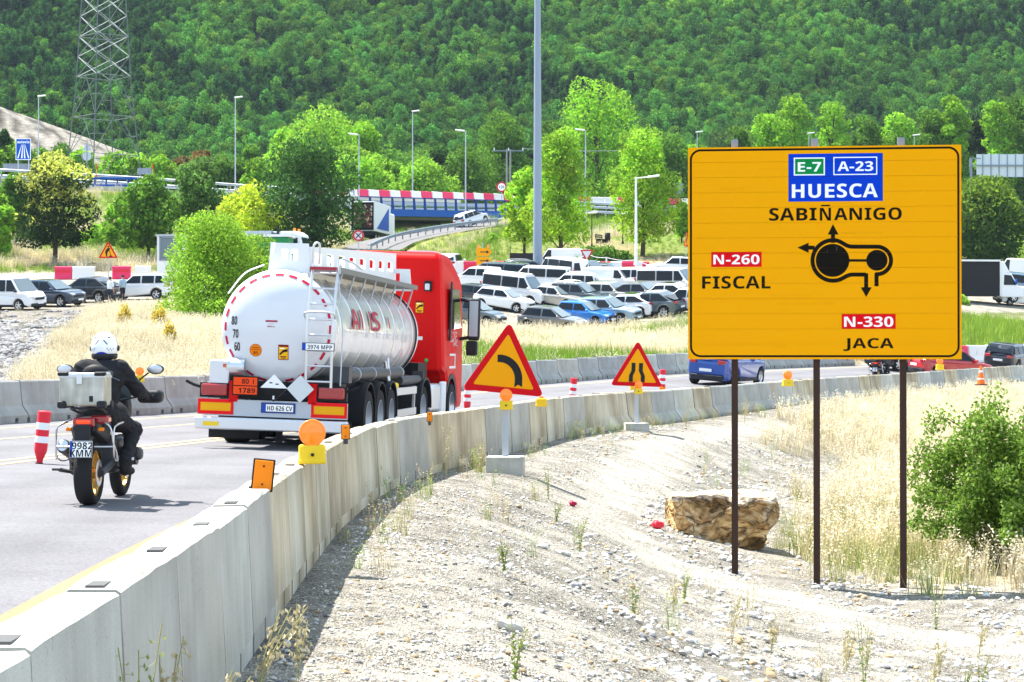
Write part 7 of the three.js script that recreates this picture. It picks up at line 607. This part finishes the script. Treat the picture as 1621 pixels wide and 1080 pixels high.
{ // thin weeds and tufts along the barrier and across the gravel
  const r = RNG(63), A = []; for (let i = 0; i < 430; i++) { const s = 8 + Math.pow(r(), 0.7) * 60, u = r() < 0.5 ? 0.1 + r() * 0.5 : 0.4 + r() * 4.5; const j = Math.floor(clamp(rowsN.findIndex((q) => -q.z > s), 0, ROWS)), n = rowsN[j], b = rowsR[j], l = Math.hypot(n.x - b.x, n.z - b.z), x = n.x + (n.x - b.x) / l * u, d = -(n.z + (n.z - b.z) / l * u); if (pathDist(x, d) < 0.55 || fbm(x * 0.6, d * 0.4, 3) < 0.45) continue; A.push([x, vergeY(x, d), -d, 0.25 + r() * 0.4, r() * 6.28, r() < 0.35 ? [0.55, 0.9, 0.35] : [1, 0.95, 0.85]]); }
  scatter('weeds', 'sparse weeds and dry tufts scattered over the gravel verge', 'weeds', [21, 22, 23].map((s) => tuft(s, 16, 0.55, 0.1, 0.004, [0.34, 0.36, 0.12], ST0, 0.5)), A); }
// yellow broom bushes on the left slope
for (const [px, py, w, l] of [[252, 522, 26, 'golden yellow broom bush in the dry grass below the green bush'], [197, 520, 24, 'pale yellow broom bush in the dry grass above the motorcyclist'], [268, 548, 22, 'small yellow broom bush in the grass left of the tanker']]) { const d = hit(px, py + 6, 45, 122) || 80, s = F / d, o = thing('broom_bush', l, 'bush', at(px, py + 6, d)), r = RNG(px), L = new Leaves(), h = 50 / s; for (let i = 0; i < 520; i++) { const a = r() * 6.28, q = Math.sqrt(r()), t = V(Math.cos(a) * q * w / s * 0.55, h * (0.3 + 0.7 * r()) * (1 - q * q * 0.45), Math.sin(a) * q * w / s * 0.55); L.blade(V(t.x * 0.25, 0, t.z * 0.25), t, 0.012, [0.3, 0.3, 0.06], [0.7, 0.5, 0.05]); for (let k = 0; k < 3; k++) { const u = dirOf(r), v = dirOf(r).cross(u).normalize(); L.add(t.clone().multiplyScalar(0.6 + 0.4 * r()), u.multiplyScalar(0.05), v.multiplyScalar(0.035), vary([0.62, 0.50, 0.08], r, 0.4)); } } part('flowers', grassM, o, L.geo()); part('stems', M.bark, o, rod(V(0, -0.1, 0), V(0, h * 0.4, 0), 0.03)); }
// ---------------------------------------------------------------- foreground stalks
function stalk(name, label, px, pyBase, d, hpx, kind, seed, lean = 0.1, group) { const s = F / d, r = RNG(seed), b = at(px, pyBase, d); b.y = H(b.x, d); const o = thing(name, label, 'plant', b, 0, group), h = hpx / s, L = new Leaves(), st = []; const m = kind === 'oat' ? 4 : 3; for (let k = 0; k < m; k++) { const a = r() * 6.28, e = V(lean * h + Math.cos(a) * 0.12 * h, h * (0.7 + 0.3 * r()), Math.sin(a) * 0.1 * h), c = new THREE.CatmullRomCurve3([V(0, 0, 0), V(e.x * 0.35, e.y * 0.5, e.z * 0.4), e]); st.push(new THREE.TubeGeometry(c, 8, 0.0022, 4)); const n = kind === 'oat' ? 16 : 12; for (let i = 0; i < n; i++) { const t = 0.45 + 0.55 * i / n, q = c.getPoint(t), f = q.clone().add(V((r() - 0.5) * 0.07, -0.01 + (r() - 0.5) * 0.04, (r() - 0.5) * 0.07)); st.push(rod(q, f, 0.001, 3)); const u = dirOf(r).add(V(0, -1.4, 0)).normalize(), v = dirOf(r).cross(u).normalize(), z = kind === 'oat' ? 0.013 : 0.009; for (let w = 0; w < 2; w++) L.add(f.clone().addScaledVector(dirOf(r), 0.004), u.clone().multiplyScalar(z), v.clone().multiplyScalar(z * 0.5), vary(kind === 'oat' ? [0.62, 0.54, 0.36] : [0.3, 0.36, 0.1], r, 0.2)); } if (kind !== 'oat') for (let i = 0; i < 8; i++) { const q = c.getPoint(0.05 + i * 0.09), u = dirOf(r), v = dirOf(r).cross(u).normalize(); L.add(q, u.multiplyScalar(0.025), v.multiplyScalar(0.008), vary([0.2, 0.3, 0.06], r, 0.25)); } }
  part('stems', std(0.36, 0.34, 0.14, 0.9), o, st); part('seed_heads', grassM, o, L.geo()).userData.kind = 'stuff'; return o; }
stalk('wild_oat', 'pale wild oat stalk leaning right beside the nearest barrier', 402, 1100, 8.9, 185, 'oat', 1, 0.35); stalk('wild_oat', 'pale wild oat stalk in the barrier shadow near the bottom edge', 470, 1090, 9.3, 150, 'oat', 2, 0.12); stalk('green_weed', 'thin green weed with seed heads before the nearest barrier at bottom left', 222, 1290, 6.6, 400, 'weed', 3, 0.0); stalk('wild_oat', 'small wild oat with white husks before the nearest barrier', 330, 1170, 7.8, 165, 'oat', 4, 0.3); stalk('wild_oat', 'wild oat with round pale husks at the foot of the near barrier', 258, 1210, 7.4, 230, 'oat', 14, 0.1);
stalk('green_weed', 'tall thin weed on the gravel left of the bottom right corner', 1368, 1075, 14.6, 150, 'weed', 5, 0.02); stalk('green_weed', 'leafy weed on the gravel at the bottom centre', 798, 900, 15.5, 60, 'weed', 6, 0.0); stalk('green_weed', 'reddish weed on the gravel below the bend sign', 815, 1070, 10.6, 110, 'weed', 7, 0.05); stalk('wild_oat', 'tall dry oat against the barrier below the drive wheel', 706, 748, 26, 100, 'oat', 8, 0.06); stalk('wild_oat', 'dry oat beside the concrete foot of the bend sign', 762, 745, 27, 62, 'oat', 9, 0.0); stalk('green_weed', 'green weed right of the concrete foot of the bend sign', 868, 755, 26, 54, 'weed', 10, 0.0); stalk('wild_oat', 'dry weeds against the splayed barrier right of the road narrows sign', 1085, 668, 46, 62, 'oat', 11, 0.1); stalk('wild_oat', 'dry oat in front of the barrier left of the middle sign post', 1178, 655, 50, 50, 'oat', 12, 0.1);
for (let k = 0; k < 16; k++) { const r = RNG(200 + k), d = 15 + r() * 8; stalk('green_weed', 'small weed standing in the stony gravel', lerp(690, 1560, r()), 0, d, 45 + r() * 40, r() < 0.5 ? 'weed' : 'oat', 300 + k, 0.08, 'small weeds in the stony gravel'); }
// ---------------------------------------------------------------- boulder, litter, stones
function rockGeo(seed, w, h, dp, n = 10, amp = 0.12, colf) { const g0 = new THREE.BoxGeometry(w, h, dp, n, n, n), p = g0.attributes.position, C = []; for (let i = 0; i < p.count; i++) { const x = p.getX(i), y = p.getY(i), z = p.getZ(i), u = x / w * 2, v = y / h * 2, q = z / dp * 2, l = Math.pow(Math.abs(u) ** 6 + Math.abs(v) ** 6 + Math.abs(q) ** 6, 1 / 6) || 1, k = 1 / Math.max(1, l / 1.0); const f = (a, b) => fbm(x * 3 / w + a + seed, y * 2.4 / h + z * 2 / dp + b, 4) - 0.5; const nx = x * lerp(1, k, 0.6) + f(1, 2) * amp * w * 0.8, ny = y * lerp(1, k, 0.6) + f(7, 3) * amp * h * (v > 0.9 ? 0.5 : 1), nz = z * lerp(1, k, 0.6) + f(4, 9) * amp * dp; p.setXYZ(i, nx, ny, nz); C.push(...colf(u, v, q, x, y, z)); } g0.setAttribute('color', new THREE.Float32BufferAttribute(C, 3)); g0.computeVertexNormals(); return g0; }
{ const d = 27.2, b = G(X(1135, d), d), g = rockGeo(3, 1.28, 0.74, 1.0, 18, 0.34, (u, v, q, x, y, z) => { if (v > 0.86) return mixc([0.95, 0.92, 0.85], [0.75, 0.7, 0.6], fbm(x * 4, z * 4, 4)); const n = fbm(x * 3 + 3, y * 5 + z * 3, 5), m = fbm(x * 9, y * 9 + z * 9, 3); return mixc(mixc([0.42, 0.30, 0.16], [0.72, 0.54, 0.29], smooth(0.38, 0.58, n)), [0.62, 0.56, 0.44], smooth(0.52, 0.66, m) * 0.75); }).toNonIndexed(); const p = g.attributes.position; for (let i = 0; i < p.count; i++) { const y = p.getY(i) / 0.36; const f = (a) => vnoise(p.getX(i) * 9 + a, p.getY(i) * 9 + p.getZ(i) * 7 + a, 0) - 0.5; const dx = f(3) * 0.11, dy = f(11) * 0.07, dz = f(23) * 0.13; p.setXYZ(i, p.getX(i) * (1 + 0.06 * y) + 0.04 * y + dx, p.getY(i) + dy * (y > 0.8 ? 0.5 : 1), p.getZ(i) + dz); } g.computeVertexNormals(); solo('boulder', 'large brown flat topped boulder behind the left post of the yellow sign', 'rock', std(1, 1, 1, 0.95, { vertexColors: true, map: texRock, bumpMap: bumpRock, bumpScale: 0.06 }), [g], V(b.x, b.y + 0.22, b.z), 0.12).scale.y = 1.12;  // pale boulder top: light from above painted into the vertex colours
  const q = G(X(1041, 26.5), 26.5), c = new THREE.IcosahedronGeometry(0.075, 2), cp = c.attributes.position; for (let i = 0; i < cp.count; i++) { const k = 0.7 + 0.6 * vnoise(cp.getX(i) * 40 + 9, cp.getY(i) * 40 + cp.getZ(i) * 30, 0); cp.setXYZ(i, cp.getX(i) * k, cp.getY(i) * k * 0.8, cp.getZ(i) * k); } c.computeVertexNormals(); solo('litter', 'crumpled red litter left of the brown boulder', 'litter', std(0.75, 0.04, 0.06, 0.5), [c], V(q.x, q.y + 0.05, q.z)); const c2 = c.clone().scale(0.6, 0.6, 0.6); solo('litter', 'dark red scrap of litter right of the bend sign foot', 'litter', std(0.35, 0.02, 0.06, 0.6), [c2], G(X(907, 26), 26).add(V(0, 0.03, 0))); }
{ const r = RNG(71), shapes = [1, 2, 3, 4].map((s) => { const g = new THREE.IcosahedronGeometry(1, 1).toNonIndexed(), p = g.attributes.position; for (let i = 0; i < p.count; i++) { const x = p.getX(i), y = p.getY(i), z = p.getZ(i), k = 0.75 + 0.5 * vnoise(x * 1.6 + s * 9, y * 1.6 + z * 1.7 + s * 5, 0); p.setXYZ(i, x * k, y * k * 0.6, z * k * 0.8); } g.computeVertexNormals(); return g; });
  const stoneM = std(1, 1, 1, 0.9, { bumpMap: bumpFine, bumpScale: 0.002 }), tone = () => { const k = r(), l = 0.32 + r() * 0.42; return k < 0.12 ? [0.36, 0.27, 0.16] : k < 0.2 ? [0.2, 0.2, 0.21] : [l, l * 0.97, l * 0.9]; };
  const density = (x, d) => { const p = pathDist(x, d), band = smooth(0.35, 0.9, p) * (0.35 + 1.1 * smooth(0.42, 0.62, fbm(x * 0.55 + 2, d * 0.35, 4))); return band * (1 - strawAmount(x, d) * 0.9) * (u0(x, d) < 0.12 ? 0 : 1); }; const u0 = (x, d) => { const [i] = onRoad(x, d); return Math.hypot(x - rowsN[i].x, -d - rowsN[i].z); };
  const lists = shapes.map(() => []), big = []; let tries = 0, made = 0; while (made < 26000 && tries++ < 90000) { const d = 8.5 + Math.pow(r(), 1.5) * 38, px = lerp(300, 1680, r()), x = X(px, d); const [, t] = onRoad(x, d); if (t > -0.01) continue; if (r() > density(x, d)) continue; const rough = smooth(0.6, 2.2, x + 0.6 - (d - 12) * 0.02), s = 0.005 + Math.pow(r(), 3.5) * lerp(0.016, 0.042, rough); lists[made % 4].push([x, vergeY(x, d) + s * 0.15, -d, s]); made++; }
  const G0 = new THREE.Group(); G0.name = 'gravel_stones'; G0.userData = { kind: 'stuff', label: 'loose grey and beige gravel stones strewn over the verge', category: 'gravel' }; scene.add(G0); shapes.forEach((g, k) => { const L = lists[k], im = new THREE.InstancedMesh(g, stoneM, L.length), m = new THREE.Matrix4(), q = new THREE.Quaternion(), e = new THREE.Euler(), c = new THREE.Color(); im.name = 'gravel_pebbles'; im.userData.kind = 'stuff'; L.forEach(([x, y, z, s], i) => { e.set((r() - 0.5) * 0.8, r() * 6.28, (r() - 0.5) * 0.8); q.setFromEuler(e); m.compose(V(x, y, z), q, V(s * (0.8 + r() * 0.5), s, s)); im.setMatrixAt(i, m); im.setColorAt(i, c.setRGB(...tone())); }); im.castShadow = im.receiveShadow = true; G0.add(im); });
  const mats = [0, 1, 2, 3, 4].map((k) => std(...[[0.5, 0.48, 0.43], [0.62, 0.59, 0.52], [0.36, 0.28, 0.18], [0.28, 0.28, 0.28], [0.44, 0.4, 0.33]][k], 0.9)); let n = 0, g2 = 0; while (n < 110 && g2++ < 6000) { const d = 9 + Math.pow(r(), 1.1) * 18, px = lerp(800, 1640, r()), x = X(px, d); const [, t] = onRoad(x, d); if (t > -0.05 || r() > density(x, d) * 0.8) continue; const s = 0.03 + Math.pow(r(), 2) * 0.035; const o = new THREE.Mesh(shapes[n % 4], mats[Math.floor(r() * 5)]); o.name = numbered('loose_stone'); tag(o, 'loose fist sized stone lying on the gravel verge', 'stone', 'loose stones on the gravel verge'); o.position.set(x, vergeY(x, d) + s * 0.2, -d); o.rotation.set((r() - 0.5) * 0.5, r() * 6, (r() - 0.5) * 0.5); o.scale.set(s * 1.2, s, s); o.castShadow = o.receiveShadow = true; scene.add(o); n++; }
  // grey heap of coarse gravel below the left cars
  const R2 = []; for (let i = 0; i < 16000; i++) { const d = 44 + r() * 82, px = -30 + r() * 200, x = X(px, d), a = lineAt(0, px), b = lineAt(1, px), tt = (d - a[0]) / (b[0] - a[0]); if (tt - px * 0.0055 + (fbm(x * 0.12, d * 0.12, 4) - 0.5) * 0.3 < 0.0 || d > b[0] - 3 || fbm(x * 0.3, d * 0.2, 3) < 0.36) continue; const s = 0.04 + r() * r() * 0.16; R2.push([x, landY(x, d) + s * 0.2, -d, s, r() * 6.28, (() => { const q = 0.10 + r() * 0.2; return [q, q * 0.98, q * 0.97]; })()]); } scatter('rubble', 'grey stony rubble below the parked cars at the left', 'rubble', shapes, R2, stoneM); }
renderer.render(scene, camera);
